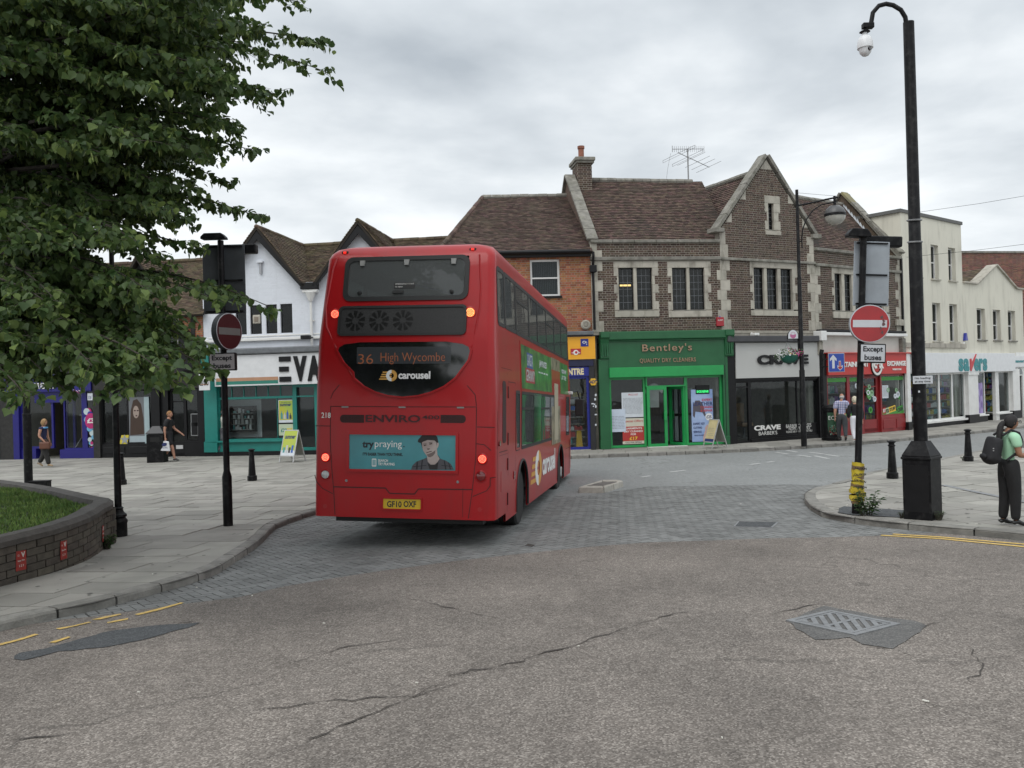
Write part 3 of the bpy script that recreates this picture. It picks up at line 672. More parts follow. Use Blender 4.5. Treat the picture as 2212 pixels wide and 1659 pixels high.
def copings(parent, a, b, m, w=.16, h=.07, step=.6, name='coping_stone', side=Vector((1, 0, 0))):
 """sloping stone copings from a to b; w is the half width along SIDE"""
 a, b = Vector(a), Vector(b); n = max(1, int((b - a).length / step)); d = (b - a) / n; s = Vector(side).normalized() * w; up = d.normalized().cross(s.normalized()); up = up if up.z > 0 else -up
 for i in range(n):
  p, q = a + d * (i + .008), a + d * (i + .992); k = up * (h + rnd.uniform(-.006, .006))
  vs = [p - s, p + s, q + s, q - s, p - s + k, p + s + k, q + s + k, q - s + k]
  MB().add(vs, [(0, 3, 2, 1), (4, 5, 6, 7), (0, 1, 5, 4), (1, 2, 6, 5), (2, 3, 7, 6), (3, 0, 4, 7)]).build(name, m, parent, bevel=.01)
def quoins(parent, m, x0, x1a, x1b, z0, z1, y=-.012, hh=.3, side=1, name='quoin_stone'):
 """alternating corner stones; side=1 keeps x0 straight"""
 n = max(1, round((z1 - z0) / hh)); h = (z1 - z0) / n; res = []
 for i in range(n):
  w = x1a if i % 2 else x1b; a, b = (x0, w) if side > 0 else (w, x0)
  box(name, m, parent, min(a, b), max(a, b), y, .05, z0 + i * h + .004, z0 + (i + 1) * h - .004, bevel=.006); res.append((min(a, b), max(a, b), z0 + i * h, z0 + (i + 1) * h))
 return res
def stone_window(parent, F, lights, zb, zt, ox0, ox1, oz0, oz1, jag=.12, cols=3, rows=6, dark=M_BLACKP, glow=False):
 """stone mullioned window with leaded casements. lights: [(x0,x1)]"""
 w = thing('window', '', '', (0, 0, 0)); del w['label']; del w['category']; w.parent = parent
 hs = [(lights[0][0] - .02, lights[-1][1] + .02, zb - .02, zt + .02)]
 L0, L1 = lights[0][0], lights[-1][1]
 box('lintel', M_STONE, w, ox0, ox1, -.02, .1, zt + .0, oz1, bevel=.008)
 box('sill', M_STONE, w, ox0, ox1, -.05, .18, oz0, zb - .05, bevel=.01)
 box('sill', M_STONED, w, L0 - .03, L1 + .03, -.03, .2, zb - .05, zb, bevel=.008)
 n = max(2, round((zt - zb) / .3)); h = (zt - zb) / n
 for sd in (0, 1):
  for i in range(n):
   k = jag if i % 2 else 0
   a, b = ((ox0 + k, L0) if sd == 0 else (L1, ox1 - k))
   box('jamb_stone', M_STONE, w, a, b, -.018, .2, zb + i * h + (.003 if i else 0), zb + (i + 1) * h - .003, bevel=.005); hs.append((a, b, zb + i * h, zb + (i + 1) * h))
 hs += [(ox0, ox1, zt, oz1), (ox0, ox1, oz0, zb)]
 for (a, b), (c, d) in zip(lights, lights[1:]): box('mullion', M_STONE, w, b, c, -.0, .18, zb, zt, bevel=.01)
 for (a, b) in lights:
  fr = MB(); t = .035
  for q in ((a, b, zb, zb + t), (a, b, zt - t, zt), (a, a + t, zb + t, zt - t), (b - t, b, zb + t, zt - t)): fr.box(q[0], q[1], .10, .15, q[2], q[3])
  fr.build('casement_frame', dark, w)
  ld = MB()
  for i in range(1, cols): x = a + t + (b - a - 2 * t) * i / cols; ld.box(x - .006, x + .006, .115, .13, zb + t, zt - t)
  for i in range(1, rows): z = zb + t + (zt - zb - 2 * t) * i / rows; ld.box(a + t, b - t, .116, .129, z - .006, z + .006)
  ld.build('lead_bars', M_LEAD, w)
  box('pane', M_GLASS, w, a + t, b - t, .120, .125, zb + t, zt - t)
 return hs
def sash_window(parent, x0, x1, z0, z1, depth=.12, fr=.06, sill=True, m=None, bars=0, arch=False, sillm=None, glass=None, curtain=False, wide=.0):
 m = m or M_WHITE; w = thing('window', '', '', (0, 0, 0)); del w['label']; del w['category']; w.parent = parent; f = MB()
 for q in ((x0, x1, z0, z0 + fr), (x0, x1, z1 - fr, z1), (x0, x0 + fr, z0 + fr, z1 - fr), (x1 - fr, x1, z0 + fr, z1 - fr)): f.box(q[0], q[1], depth - .03, depth + .05, q[2], q[3])
 zm = (z0 + z1) / 2; f.box(x0 + fr, x1 - fr, depth - .01, depth + .03, zm - .025, zm + .025); f.build('frame', m, w)
 box('pane', glass or M_GLASS, w, x0 + fr, x1 - fr, depth + .025, depth + .03, z0 + fr, zm - .025); box('pane', glass or M_GLASS, w, x0 + fr, x1 - fr, depth + .005, depth + .01, zm + .025, z1 - fr)
 if curtain:
  c = MB(); n = 14
  for i in range(n): xx = x0 + fr + (x1 - x0 - 2 * fr) * (i + .5) / n; c.box(xx - .02, xx + .02, depth + .1, depth + .12, z0 + fr, z1 - fr)
  c.build('blind', mat('blind', (.5, .52, .53), rough=.9), w)
 if sill: box('sill', sillm or M_STONE, w, x0 - .06, x1 + .06, -.08, depth, z0 - .07, z0, bevel=.008)
 return (x0 - .005, x1 + .005, z0, z1)
def shell(parent, m, x0, x1, z1, y0=.25, y1=8.0, z0=0.0, flat=True):
 """party walls, rear wall and flat lid of a building"""
 mb = MB(); mb.box(x0, x0 + .2, y0, y1, z0, z1).box(x1 - .2, x1, y0, y1, z0, z1).box(x0 + .2, x1 - .2, y1 - .2, y1, z0, z1)
 if flat: mb.box(x0 + .2, x1 - .2, y0, y1 - .2, z1 - .15, z1)
 return mb.build('party_wall', m, parent)
def room(parent, x0, x1, z0, z1, y0, y1, m, fl=None):
 mb = MB(); t = .05
 mb.box(x0, x1, y1, y1 + t, z0, z1).box(x0 - t, x0, y0, y1, z0, z1).box(x1, x1 + t, y0, y1, z0, z1).box(x0, x1, y0, y1, z1, z1 + t).box(x0, x1, y0, y1, z0 - t, z0)
 return mb.build('interior', m, parent)
def glazing(parent, x0, x1, z0, z1, n, m, y=.06, fr=.06, mull=.05, glass=None, name='shop_window', trans=None, bott=None):
 """shop window: frame, mullions and one pane per opening"""
 w = thing(name, '', '', (0, 0, 0)); del w['label']; del w['category']; w.parent = parent; f = MB(); xs = [x0 + fr + (x1 - x0 - 2 * fr) * i / n for i in range(n + 1)] if isinstance(n, int) else [x0 + fr] + list(n) + [x1 - fr]
 f.box(x0, x1, y - .04, y + .05, z0, z0 + fr).box(x0, x1, y - .04, y + .05, z1 - fr, z1).box(x0, x0 + fr, y - .04, y + .05, z0 + fr, z1 - fr).box(x1 - fr, x1, y - .04, y + .05, z0 + fr, z1 - fr)
 for x in xs[1:-1]: f.box(x - mull / 2, x + mull / 2, y - .03, y + .04, z0 + fr, z1 - fr)
 if trans: f.box(x0 + fr, x1 - fr, y - .032, y + .042, trans - .025, trans + .025)
 f.build('frame', m, w)
 for a, b in zip(xs, xs[1:]): box('pane', glass or M_GLASSC, w, a, b, y, y + .006, z0 + fr, z1 - fr)
 return w
def part(name, parent):
 w = bpy.data.objects.new(name, None); COL.objects.link(w); w.parent = parent; return w
def printed(name, parent, x0, x1, z0, z1, y, m, t=.004): return box(name, m, parent, x0, x1, y - t, y, z0, z1)
COLS = {}
def flat(name, c, rough=.6, **k):
 if name not in COLS: COLS[name] = mat(name, c, rough=rough, var=k.pop('var', .05), scale=5, **k)
 return COLS[name]
# facade frames --------------------------------------------------------------
def cross_row(F_o, rot, x, ya):
 """distance along the facade (from F_o, direction rot) where the sight line through column x near row ya meets it"""
 F = Fr(F_o, rot); return F.sx(x, ya)
_c0 = G(1287, 971, .11); C0 = (_c0.x, _c0.y, 0)
FB = Fr(C0, radians(8.5)); LB = FB.sx(1567, 960)
C1 = FB.w(LB, 0, 0); FG = Fr(C1, radians(25.5)); LG = FG.sx(1769, 945)
C2 = FG.w(LG, 0, 0); FH = Fr(C2, radians(34)); LH = FH.sx(1955, 930)
C3 = FH.w(LH, 0, 0); FS = Fr(C3, radians(38.5)); LS = FS.sx(2088, 915)
FR = Fr(C0, radians(3)); LR = FR.sx(962, 900)          # red brick building runs to the left of C0
_e0 = G(447, 985, .11); FE = Fr((_e0.x, _e0.y, 0), radians(-8.4)); LE = FE.sx(950, 900)
# ================================================================== RIGHT-HAND TERRACE
G0 = .11
# ---------------------------------------------------------------- dry cleaners
def dry_cleaners():
 F = FB; t = thing('brick_building', 'dark brick building with tiled roof above the green dry cleaners shopfront', 'building', M=F.M, group='brick shops along the high street')
 W = LB; ztop = F.sz(*z7(850, 868)); zstr = F.sz(*z7(850, 1020)); zstr0 = F.sz(*z7(850, 1052)); zf = F.sz(*z8s(850, 245))
 hs = []
 for (a, b, c, d, o0, o1) in ((522, 655, 683, 818, 482, 868), (990, 1118, 1143, 1272, 950, 1328)):
  y0, y1 = 1115, 1482
  la = [R(F, z7, a, y0, b, y1)[:2], R(F, z7, c, y0, d, y1)[:2]]; _, _, zb, zt = R(F, z7, a, y0, d, y1); ox0, ox1, oz0, oz1 = R(F, z7, o0, 1060, o1, 1545)
  hs += stone_window(t, F, la, zb, zt, ox0, ox1, oz0, oz1)
 q0 = .06; hs += quoins(t, M_STONE, 0.0, .24, .42, zf, zstr0, hh=.36); hs += quoins(t, M_STONE, 0.0, .24, .42, zstr, ztop - .14, hh=.3)
 hs += quoins(t, M_STONE, W + .0, W - .14, W - .02, zf, zstr0, hh=.36, side=-1)
 wall(t, M_MORTAR, 0, W, zf - .1, ztop - .1, [h for h in hs if h[1] - h[0] > .5 and h[3] - h[2] > .7])
 bricks(t, M_BRICKD, 0, W, zf, zstr0, hs, cap=300); bricks(t, M_BRICKD, 0, W, zstr, ztop - .14, hs, cap=0, field='parapet_brick_field')
 box('string_course', M_STONED, t, -.02, W + .02, -.09, .05, zstr0, zstr, bevel=.02)
 n = 6
 for i in range(n): box('coping_stone', M_STONED, t, W * i / n + .004, W * (i + 1) / n - .004, -.1, .34, ztop - .13, ztop - .02, bevel=.02)
 # roof: slopes from behind the parapet to the ridge
 d = 3.3; zr = F.sz(*z7(800, 362), d); ze = ztop - .25; slope = Vector((0, d - .25, zr - ze)); L = slope.length
 tiles(t, M_TILE, (.18, .25, ze), (1, 0, 0), slope, [(0, 0), (W + .5, 0), (W + .5, L), (0, L)], cap=150)
 tiles(t, M_TILE, (.18, 2 * d - .25, ze), (1, 0, 0), (0, -(d - .25), zr - ze), [(0, 0), (W + .5, 0), (W + .5, L), (0, L)], cap=0, field='rear_tile_field')
 ridge(t, (.2, d, zr + .02), (W + .3, d, zr - .02), M_STONED)
 shell(t, M_MORTAR, 0, W, ze - .05, .25, 2 * d - .2); room(t, .25, W - .05, zf + .1, ze - .3, .3, 3.2, M_GREYIN)
 MB().prism([(0, ze), (.18, ze), (.18, ze + .02), (0, ze + .02)], .2, 2 * d).build('party_wall', M_MORTAR, t)
 g = MB(); g.add([(0, 0, ze), (.16, 0, ze), (.16, d, zr + .16), (0, d, zr + .16), (.16, 2 * d, ze), (0, 2 * d, ze)], [(0, 3, 5), (1, 4, 2), (0, 1, 2, 3), (3, 2, 4, 5)]).build('party_wall', M_BRICKD, t)
 copings(t, (.08, -.05, ztop - .05), (.08, d, zr + .17), M_STONED, w=.2, h=.09, side=(1, 0, 0)); copings(t, (.08, d, zr + .17), (.08, 2 * d, ze), M_STONED, w=.2, h=.09)
 # chimney
 x0, x1 = F.sx(*z7(143, 300), d), F.sx(*z7(264, 300), d); zc = F.sz(*z7(200, 232), d); cap_ = F.sz(*z7(200, 182), d); pot = F.sz(*z7(195, 58), d)
 ch = part('chimney', t); box('stack', M_MORTAR, ch, x0, x1, d - .45, d + .45, zr - 1.2, zc)
 bricks(ch, M_BRICKD, x0, x1, zr - 1.0, zc, cap=0, y=d - .45, field='stack_brick_field')
 sb = MB(); zz = zr - 1
 for k in range(int((zc - zr + 1) / .076)):
  for s_ in (x0 - .008, x1 - .002):
   for j in range(4): sb.box(s_, s_ + .01, d - .44 + j * .225 + (k % 2) * .05, d - .44 + j * .225 + .2, zz + k * .076, zz + k * .076 + .065)
 stuff(sb.build('side_brick_field', M_BRICKD, ch))
 box('cap', M_STONED, ch, x0 - .06, x1 + .08, d - .55, d + .55, zc, zc + (cap_ - zc) * .4, bevel=.01); box('cap', M_STONED, ch, x0 - .11, x1 + .12, d - .6, d + .6, zc + (cap_ - zc) * .4, cap_, bevel=.02)
 cx = F.sx(*z7(195, 120), d); r = (F.sx(*z7(222, 120), d) - F.sx(*z7(168, 120), d)) / 2
 MB().lathe([(r * .9, cap_), (r * .9, pot - .12), (r * 1.12, pot - .1), (r * 1.12, pot), (r * .85, pot), (r * .8, pot - .3)], 16, (cx, d, 0)).build('chimney_pot', mat('terracotta', (.25, .10, .065), rough=.85, var=.2, scale=6), ch, smooth=True)
 # shopfront -------------------------------------------------
 DG = mat('dark_green_paint', (.012, .105, .036), rough=.38, var=.12, scale=3, dirt=.12, dirtscale=3); LGN = mat('light_green_paint', (.015, .30, .075), rough=.35, var=.08, scale=3)
 fx0, fx1, fz0, fz1 = R(F, z8s, 342, 322, 1420, 575)
 box('fascia', DG, t, fx0, fx1, -.09, .2, fz0, fz1); box('cornice', DG, t, fx0 - .02, fx1 + .03, -.22, .2, fz1, zf + .0, bevel=.03); box('cornice', DG, t, fx0 - .02, fx1 + .03, -.15, .1, fz1 - .06, fz1 - .002, bevel=.02)
 lx0, lx1, lz0, lz1 = R(F, z8s, 347, 590, 1406, 668); box('shutter_box', LGN, t, lx0, lx1, -.16, .1, lz0, fz0 - .003, bevel=.01)
 for (a, b) in ((fx0 - .3, fx0 - .0), (fx1 + .0, fx1 + .33)):
  c = part('console_bracket', t); prof = [(-.26, zf), (-.26, zf - .2), (-.2, zf - .26), (-.16, zf - .4), (-.12, zf - .7), (-.13, fz0 + .35), (-.10, fz0 + .3), (.1, fz0 + .3), (.1, zf)]
  vs = [(a, p[0], p[1]) for p in prof] + [(b, p[0], p[1]) for p in prof]; k = len(prof); MB().add(vs, [tuple(range(k)), tuple(range(2 * k - 1, k - 1, -1))] + [(i, i + k, (i + 1) % k + k, (i + 1) % k) for i in range(k)]).build('scroll', DG, c, bevel=.01)
  for i in range(3): box('flute', DG, c, a + .05 + i * .08, a + .09 + i * .08, -.17, -.1, fz0 + .4, zf - .45)
 p0 = R(F, z8s, 262, 600, 347, 1345); box('pilaster', DG, t, p0[0], lx0, -.07, .2, G0, fz0 + .3); p1 = R(F, z8s, 1406, 600, 1462, 1300); box('pilaster', DG, t, lx1, p1[1], -.07, .2, G0, fz0 + .3)
 for q in (p0[0], lx1 + .02): box('pilaster_base', DG, t, q - .02, q + (lx0 - p0[0]) - .02 if q == p0[0] else p1[1] + .01, -.10, .1, G0, G0 + .3, bevel=.01)
 GOLD = mat('bronze_letter', (.36, .24, .16), rough=.45, metal=.5)
 a = R(F, z8s, 650, 365, 1112, 452); fit_text("Bentley's", a[0], a[1], a[2], a[3], -.13, GOLD, t, ext=.012, bold=.01, name='sign_lettering', spacing=1.15)
 a = R(F, z8s, 628, 498, 1150, 543); fit_text("QUALITY DRY CLEANERS", a[0], a[1], a[2], a[3], -.115, GOLD, t, ext=.008, bold=.01, name='sign_lettering', spacing=1.1)
 gz0 = G0 + .02
 lw = R(F, z8s, 350, 690, 700, 1330); dr = R(F, z8s, 700, 690, 1072, 1330); rw = R(F, z8s, 1072, 690, 1406, 1330)
 glazing(t, lx0, lw[1], gz0, lz0, 1, LGN, y=.09, fr=.085); glazing(t, rw[0], lx1, gz0, lz0, 1, LGN, y=.09, fr=.085)
 ztr = F.sz(*z8s(880, 765)); glazing(t, dr[0], dr[1], ztr, lz0, 1, LGN, y=.02, fr=.05)
 d1 = R(F, z8s, 708, 780, 892, 1325); w = glazing(t, d1[0], d1[1], gz0, ztr, 1, LGN, y=.0, fr=.10, name='door'); box('handle', LGN, w, d1[1] - .13, d1[1] - .03, -.12, -.04, 1.05, 1.35, bevel=.01)
 # open leaf swung inwards
 w = glazing(t, 0, .72, gz0, ztr, 1, LGN, y=.0, fr=.10, name='door'); w.location = (dr[1] - .03, .05, 0); w.rotation_euler = (0, 0, radians(118)); box('handle', LGN, w, .60, .68, -.1, -.04, 1.05, 1.35, bevel=.01)
 box('door_sill', M_WHITE, t, dr[0], dr[1], -.05, .1, G0 - .005, G0 + .02)
 room(t, .1, W - .1, G0 + .005, zf - .2, .25, 4.5, M_GREYIN)
 # what hangs and stands inside, posters on the glass
 cl = flat('garment_cover', (.42, .43, .44), .35)
 for i in range(9):
  x = dr[0] + .9 + i * .19; pz = 1.05 + (i % 2) * .0
  for zc_ in (1.15, 2.15): tag(MB().box(x, x + .13, .7, 1.2, zc_ - .9, zc_).build('garment', cl if i % 3 else flat('garment_dark', (.1, .1, .12))), 'plastic covered garment on the rail behind the dry cleaners door', 'garment', 'garments on the dry cleaners rails').matrix_world = F.M
 sh = MB(); sx = dr[0] + .45
 sh.prism([(sx - .17, 1.5), (sx + .17, 1.5), (sx + .17, 2.1), (sx + .30, 2.0), (sx + .34, 2.12), (sx + .14, 2.32), (sx + .05, 2.36), (sx - .05, 2.36), (sx - .14, 2.32), (sx - .34, 2.12), (sx - .30, 2.0), (sx - .17, 2.1)], .45, .5)
 tag(sh.build('shirt', flat('shirt_white', (.6, .6, .58))), 'white shirt hung up behind the green dry cleaners door', 'shirt').matrix_world = F.M
 PP = []
 def poster(name, label, r, m, y=.075, cat='poster'):
  q = part_thing(name, label, cat, F); printed('sheet', q, r[0], r[1], r[2], r[3], y, m); return q
 r = R(F, z8s, 475, 818, 682, 1050); q = poster('price_list', 'tall white price list in the window of the dry cleaners', r, flat('poster_white', (.62, .66, .70)))
 fit_text('PRICE LIST', r[0] + .25, r[0] + .6, r[3] - .11, r[3] - .05, .068, flat('ink_red', (.5, .03, .04)), q, ext=.001)
 lines_print(q, r[0] + .05, r[1] - .05, r[2] + .1, r[3] - .2, .068, flat('ink_grey', (.18, .2, .22)), 14)
 r = R(F, z8s, 372, 975, 510, 1188); q = poster('notice', 'pale blue notice with small print low in the dry cleaners window', r, flat('poster_blue', (.55, .62, .72)), y=.06); lines_print(q, r[0] + .04, r[1] - .04, r[2] + .08, r[3] - .25, .053, flat('ink_grey', (.18, .2, .22)), 9)
 r = R(F, z8s, 482, 1060, 685, 1300); q = poster('offer_poster', 'special offers poster, garments dry cleaned for seventeen pounds, in the dry cleaners window', r, flat('poster_cream', (.60, .57, .47)))
 h = r[3] - r[2]; printed('band', q, r[0], r[1], r[2] + h * .12, r[2] + h * .68, .068, flat('poster_red', (.42, .035, .03))); fit_text('Special Offers', r[0] + .06, r[1] - .04, r[2] + h * .82, r[2] + h * .94, .066, flat('ink_red', (.5, .03, .04)), q, ext=.001)
 for i, s_ in enumerate(('GARMENTS', 'DRY CLEANED', 'FOR')): wd = (.8, .86, .25)[i] * (r[1] - r[0]) / 2; cx_ = (r[0] + r[1]) / 2; fit_text(s_, cx_ - wd, cx_ + wd, r[2] + h * (.57 - .115 * i), r[2] + h * (.645 - .115 * i), .062, flat('ink_white', (.75, .75, .72)), q, ext=.001, bold=.02)
 fit_text('£17', cx_ - .15, cx_ + .15, r[2] + h * .15, r[2] + h * .28, .062, flat('ink_yellow', (.75, .5, .05)), q, ext=.001, bold=.03)
 fit_text('CALL FOR DETAILS', r[0] + .1, r[1] - .1, r[2] + h * .03, r[2] + h * .09, .066, flat('ink_black', (.02, .02, .025)), q, ext=.001)
 r = R(F, z8s, 1128, 790, 1330, 1278); q = poster('service_banner', 'tall blue banner for leather cleaning and key cutting in the dry cleaners window', r, mat('banner_blue', (.16, .28, .58), col2=(.42, .52, .72), scale=1.2, rough=.5))
 bx = lambda f: r[0] + (r[1] - r[0]) * f; bz = lambda f: r[3] - (r[3] - r[2]) * f; y = .068; rd = flat('ink_red', (.5, .03, .04)); bl = flat('ink_navy', (.02, .03, .12))
 for s_, a, b, c, d_, m_ in (('EXPERT', .5, .97, .18, .225, rd), ('LEATHER', .08, .99, .24, .31, bl), ('CLEANING', .42, .98, .32, .365, rd), ('& REPAIR', .42, .98, .385, .43, rd), ('EXPERT KEY', .07, .6, .635, .675, bl), ('CUTTING', .07, .46, .71, .75, bl), ('SERVICE', .07, .44, .79, .83, bl), ('WHILE YOU WAIT', .1, .55, .865, .89, bl)):
  fit_text(s_, bx(a), bx(b), bz(d_), bz(c), y - .004, m_, q, ext=.001, bold=.015)
 MB().prism([(bx(.06), bz(.5)), (bx(.14), bz(.54)), (bx(.18), bz(.42)), (bx(.5), bz(.44)), (bx(.6), bz(.52)), (bx(.66), bz(.49)), (bx(.52), bz(.27)), (bx(.38), bz(.21)), (bx(.2), bz(.21)), (bx(.08), bz(.3))], y - .002, y).build('jacket_picture', flat('jacket_grey', (.09, .08, .10)), q)
 disc(q, bx(.80), bz(.53), .13, y - .003, flat('ink_white', (.75, .75, .72)), 'price_roundel'); fit_text('£25', bx(.68), bx(.92), bz(.56), bz(.50), y - .006, bl, q, ext=.001, bold=.03)
 MB().prism([(bx(.5), bz(1)), (bx(.52), bz(.9)), (bx(.62), bz(.78)), (bx(.6), bz(.74)), (bx(.7), bz(.68)), (bx(.86), bz(.68)), (bx(.96), bz(.76)), (bx(.94), bz(1))], y - .003, y).build('key_picture', flat('key_pink', (.55, .35, .30)), q)
 r = R(F, z8s, 1155, 750, 1282, 832, .12); q = part_thing('led_sign', 'small black scrolling sign with green lit words in the dry cleaners window', 'sign', F); box('case', M_BLACKP, q, r[0], r[1], .06, .11, r[2], r[3])
 fit_text('SHOE REPAIR', r[0] + .03, r[1] - .03, r[2] + .04, r[2] + .13, .055, mat('led_green', (.02, .1, .03), emit=(.05, 1, .25), estr=1.2), q, ext=.001, bold=.015)
 # alarm box
 r = R(F, z7, 1368, 1548, 1432, 1625); q = part_thing('alarm_box', 'small red alarm box with a blue lamp on dark brick above the green shopfront', 'alarm box', F); box('case', flat('alarm_red', (.35, .02, .03), .4), q, r[0], r[1], -.09, -.008, r[2], r[3], bevel=.01)
 MB().lathe([(.03, 0), (.03, .02), (.015, .035)], 10).build('lamp', flat('alarm_blue', (.03, .04, .3), .3), q).location = ((r[0] + r[1]) / 2, -.05, r[3]); fit_text('ALARM', r[0] + .04, r[1] - .04, r[3] - .13, r[3] - .08, -.094, flat('ink_white', (.75, .75, .72)), q, ext=.001)
 # the lit tube upstairs
 r = R(F, z7, 535, 1262, 628, 1276, 1.5); q = part_thing('strip_light', 'lit warm tube light seen through the leaded window over the green shop', 'light', F); box('tube', mat('tube_lit', (.8, .6, .3), emit=(1, .62, .22), estr=5), q, r[0], r[1], 1.5, 1.54, r[2], r[3])
 return t
def part_thing(name, label, cat, F, group=None): return thing(name, label, cat, M=F.M, group=group)
def disc(parent, x, z, r, y, m, name='disc', t=.003, n=24, sx=1.0):
 return MB().prism([(x + cos(2 * pi * i / n) * r * sx, z + sin(2 * pi * i / n) * r) for i in range(n)], y - t, y).build(name, m, parent)
def lines_print(parent, x0, x1, z0, z1, y, m, n):
 mb = MB()
 for i in range(n):
  z = z1 - (z1 - z0) * i / n; x = x0
  while x < x1 - .03:
   w = min(rnd.uniform(.03, .12), x1 - x); mb.box(x, x + w, y - .002, y, z - .010, z); x += w + .02
 return mb.build('small_print', m, parent)
dry_cleaners()
def gabled():
 F = FG; W = LG; t = thing('brick_building', 'dark brick building with a steep stone coped gable above the barber shop', 'building', M=F.M, group='brick shops along the high street')
 zk = F.sz(*z1p(140, 800)); za = F.sz(*z1p(508, 150)) ; xa = F.sx(*z1p(508, 150)); zs1 = F.sz(*z1p(400, 1040)); zs0 = F.sz(*z1p(400, 1064)); zf = F.sz(*z2p(480, 240))
 xa = W * .5 + .02
 reg = [(0, zf - .1), (W, zf - .1), (W, zk), (xa, za - .12), (0, zk)]
 hs = []
 a, b, c, d = R(F, z1p, 497, 555, 545, 785); o = R(F, z1p, 467, 495, 600, 832); hs += stone_window(t, F, [(a, b)], c, d, o[0], o[1], o[2], o[3], jag=.09, cols=2, rows=6)
 ls = [R(F, z1p, x0, 1120, x1, 1478) for x0, x1 in ((372, 465), (490, 583), (610, 708))]; o = R(F, z1p, 340, 1065, 752, 1536)
 hs += stone_window(t, F, [l[:2] for l in ls], ls[1][2], ls[1][3], o[0], o[1], o[2], o[3], cols=3, rows=6)
 hs += quoins(t, M_STONE, .0, .26, .42, zf, zs0, hh=.36); hs += quoins(t, M_STONE, .0, .26, .36, zs1, zk, hh=.42)
 hs += quoins(t, M_STONE, W, W - .22, W - .36, zf, zs0, hh=.36, side=-1); hs += quoins(t, M_STONE, W, W - .22, W - .34, zs1, zk, hh=.36, side=-1)
 # apex stone, shoulder stones
 s = (za - zk) / (xa); ap = [(xa - .28, za - .12 - .28 * s), (xa + .28, za - .12 - .28 * s), (xa, za - .12)]
 MB().prism(ap, -.012, .05).build('apex_stone', M_STONE, t)
 hs.append((xa - .28, xa + .28, za - .12 - .28 * s, za))
 for f in (.42, .12):
  zz = zk + (za - zk) * f; w_ = xa * (1 - f)
  MB().prism([(xa - w_ + .03, zz), (xa - w_ + .30, zz), (xa - w_ + .30, zz + .3 * s * .9), ], -.012, .05).build('shoulder_stone', M_STONE, t); MB().prism([(xa + w_ - .30, zz), (xa + w_ - .03, zz), (xa + w_ - .30, zz + .3 * s * .9)], -.012, .05).build('shoulder_stone', M_STONE, t)
 wall(t, M_MORTAR, 0, W, zf - .1, za, [h for h in hs if (h[1] - h[0] > .2 and h[3] - h[2] > 1.0) or h[1] - h[0] > 1.5], region=reg)
 bricks(t, M_BRICKD, 0, W, zf, zs0, hs, cap=300, region=reg); bricks(t, M_BRICKD, 0.0, W, zs1, za, hs, cap=0, region=reg, field='gable_brick_field')
 box('string_course', M_STONED, t, .0, W + .02, -.09, .05, zs0, zs1, bevel=.02)
 hk = .0
 copings(t, (-.12, .1, zk - .02), (xa, .1, za), M_STONED, w=.2, h=.13, side=(0, 1, 0), step=.7); copings(t, (W + .12, .1, zk - .02), (xa, .1, za), M_STONED, w=.2, h=.13, side=(0, 1, 0), step=.7)
 for x in (-.28, W - .12): box('kneeler', M_STONED, t, x, x + .42, -.14, .35, zk - .06, zk + .1, bevel=.02)
 # roof of the gable running back
 d = 5.0; zr = za - .45; ze = zk - .9
 for sg in (-1, 1):
  e = (0 if sg < 0 else W); v = Vector(((xa - e), 0, zr - ze)); L = v.length
  tiles(t, M_TILE, (e, .3, ze), (0, 1, 0), v, [(0, 0), (d - .3, 0), (d - .3, L), (0, L)], cap=75)
 ridge(t, (xa, .3, zr + .02), (xa, d, zr + .02), M_STONED)
 shell(t, M_MORTAR, 0, W, ze - .1, .25, 6); room(t, .2, W - .2, zf + .1, ze - .3, .3, 2.6, M_GREYIN); MB().prism([(.02, ze - .1), (W - .02, ze - .1), (xa, zr - .15)], d - .3, d - .1).build('rear_gable', M_BRICKD, t)
 # barber shopfront -------------
 sg_ = R(F, z2p, 92, 355, 900, 678); GRY = mat('sign_grey', (.50, .50, .48), rough=.5, var=.05, scale=1);
 zc1 = F.sz(*z2p(480, 292)); fasc = box('fascia', GRY, t, sg_[0], sg_[1], -.12, .1, sg_[2], sg_[3])
 box('cornice', mat('cornice_grey', (.06, .06, .065), rough=.6), t, .05, W - .1, -.28, .15, sg_[3] + .02, zc1, bevel=.03)
 wall(t, M_MORTAR, 0, W, zc1 - .1, zf, (), y0=.02)
 box('surround', M_BLACKP, t, 0, sg_[0], -.08, .2, G0, sg_[3] + .02); box('surround', M_BLACKP, t, sg_[1], W, -.08, .2, G0, sg_[3] + .02); box('surround', M_BLACKP, t, sg_[0], sg_[1], -.05, .2, sg_[2] - .09, sg_[2])
 a = R(F, z2p, 286, 468, 760, 558); fit_text('CRAVE', a[0], a[1], a[2], a[3], -.16, M_BLACKP, t, ext=.02, bold=.05, name='sign_lettering', spacing=1.05)
 zt = sg_[2] - .09; dr = R(F, z2p, 85, 700, 248, 1285); zr_ = F.sz(*z2p(160, 770)); sr = F.sz(*z2p(560, 1255)) ; zp = F.sz(*z2p(560, 1115))
 glazing(t, sg_[0] + .0, dr[1], G0, zt, 1, M_BLACKP, y=.06, fr=.07, trans=zr_, name='door');
 w = glazing(t, dr[1], sg_[1], G0 + .12, zt, [dr[1] + (sg_[1] - dr[1]) * .66], M_BLACKP, y=.06, fr=.07); box('stall_riser', M_BLACKP, t, dr[1], sg_[1], -.02, .15, G0, G0 + .12)
 bp = printed('window_film', w, dr[1] + .08, sg_[1] - .08, G0 + .19, zp, .055, M_BLACKP); iw = flat('ink_white', (.75, .75, .72))
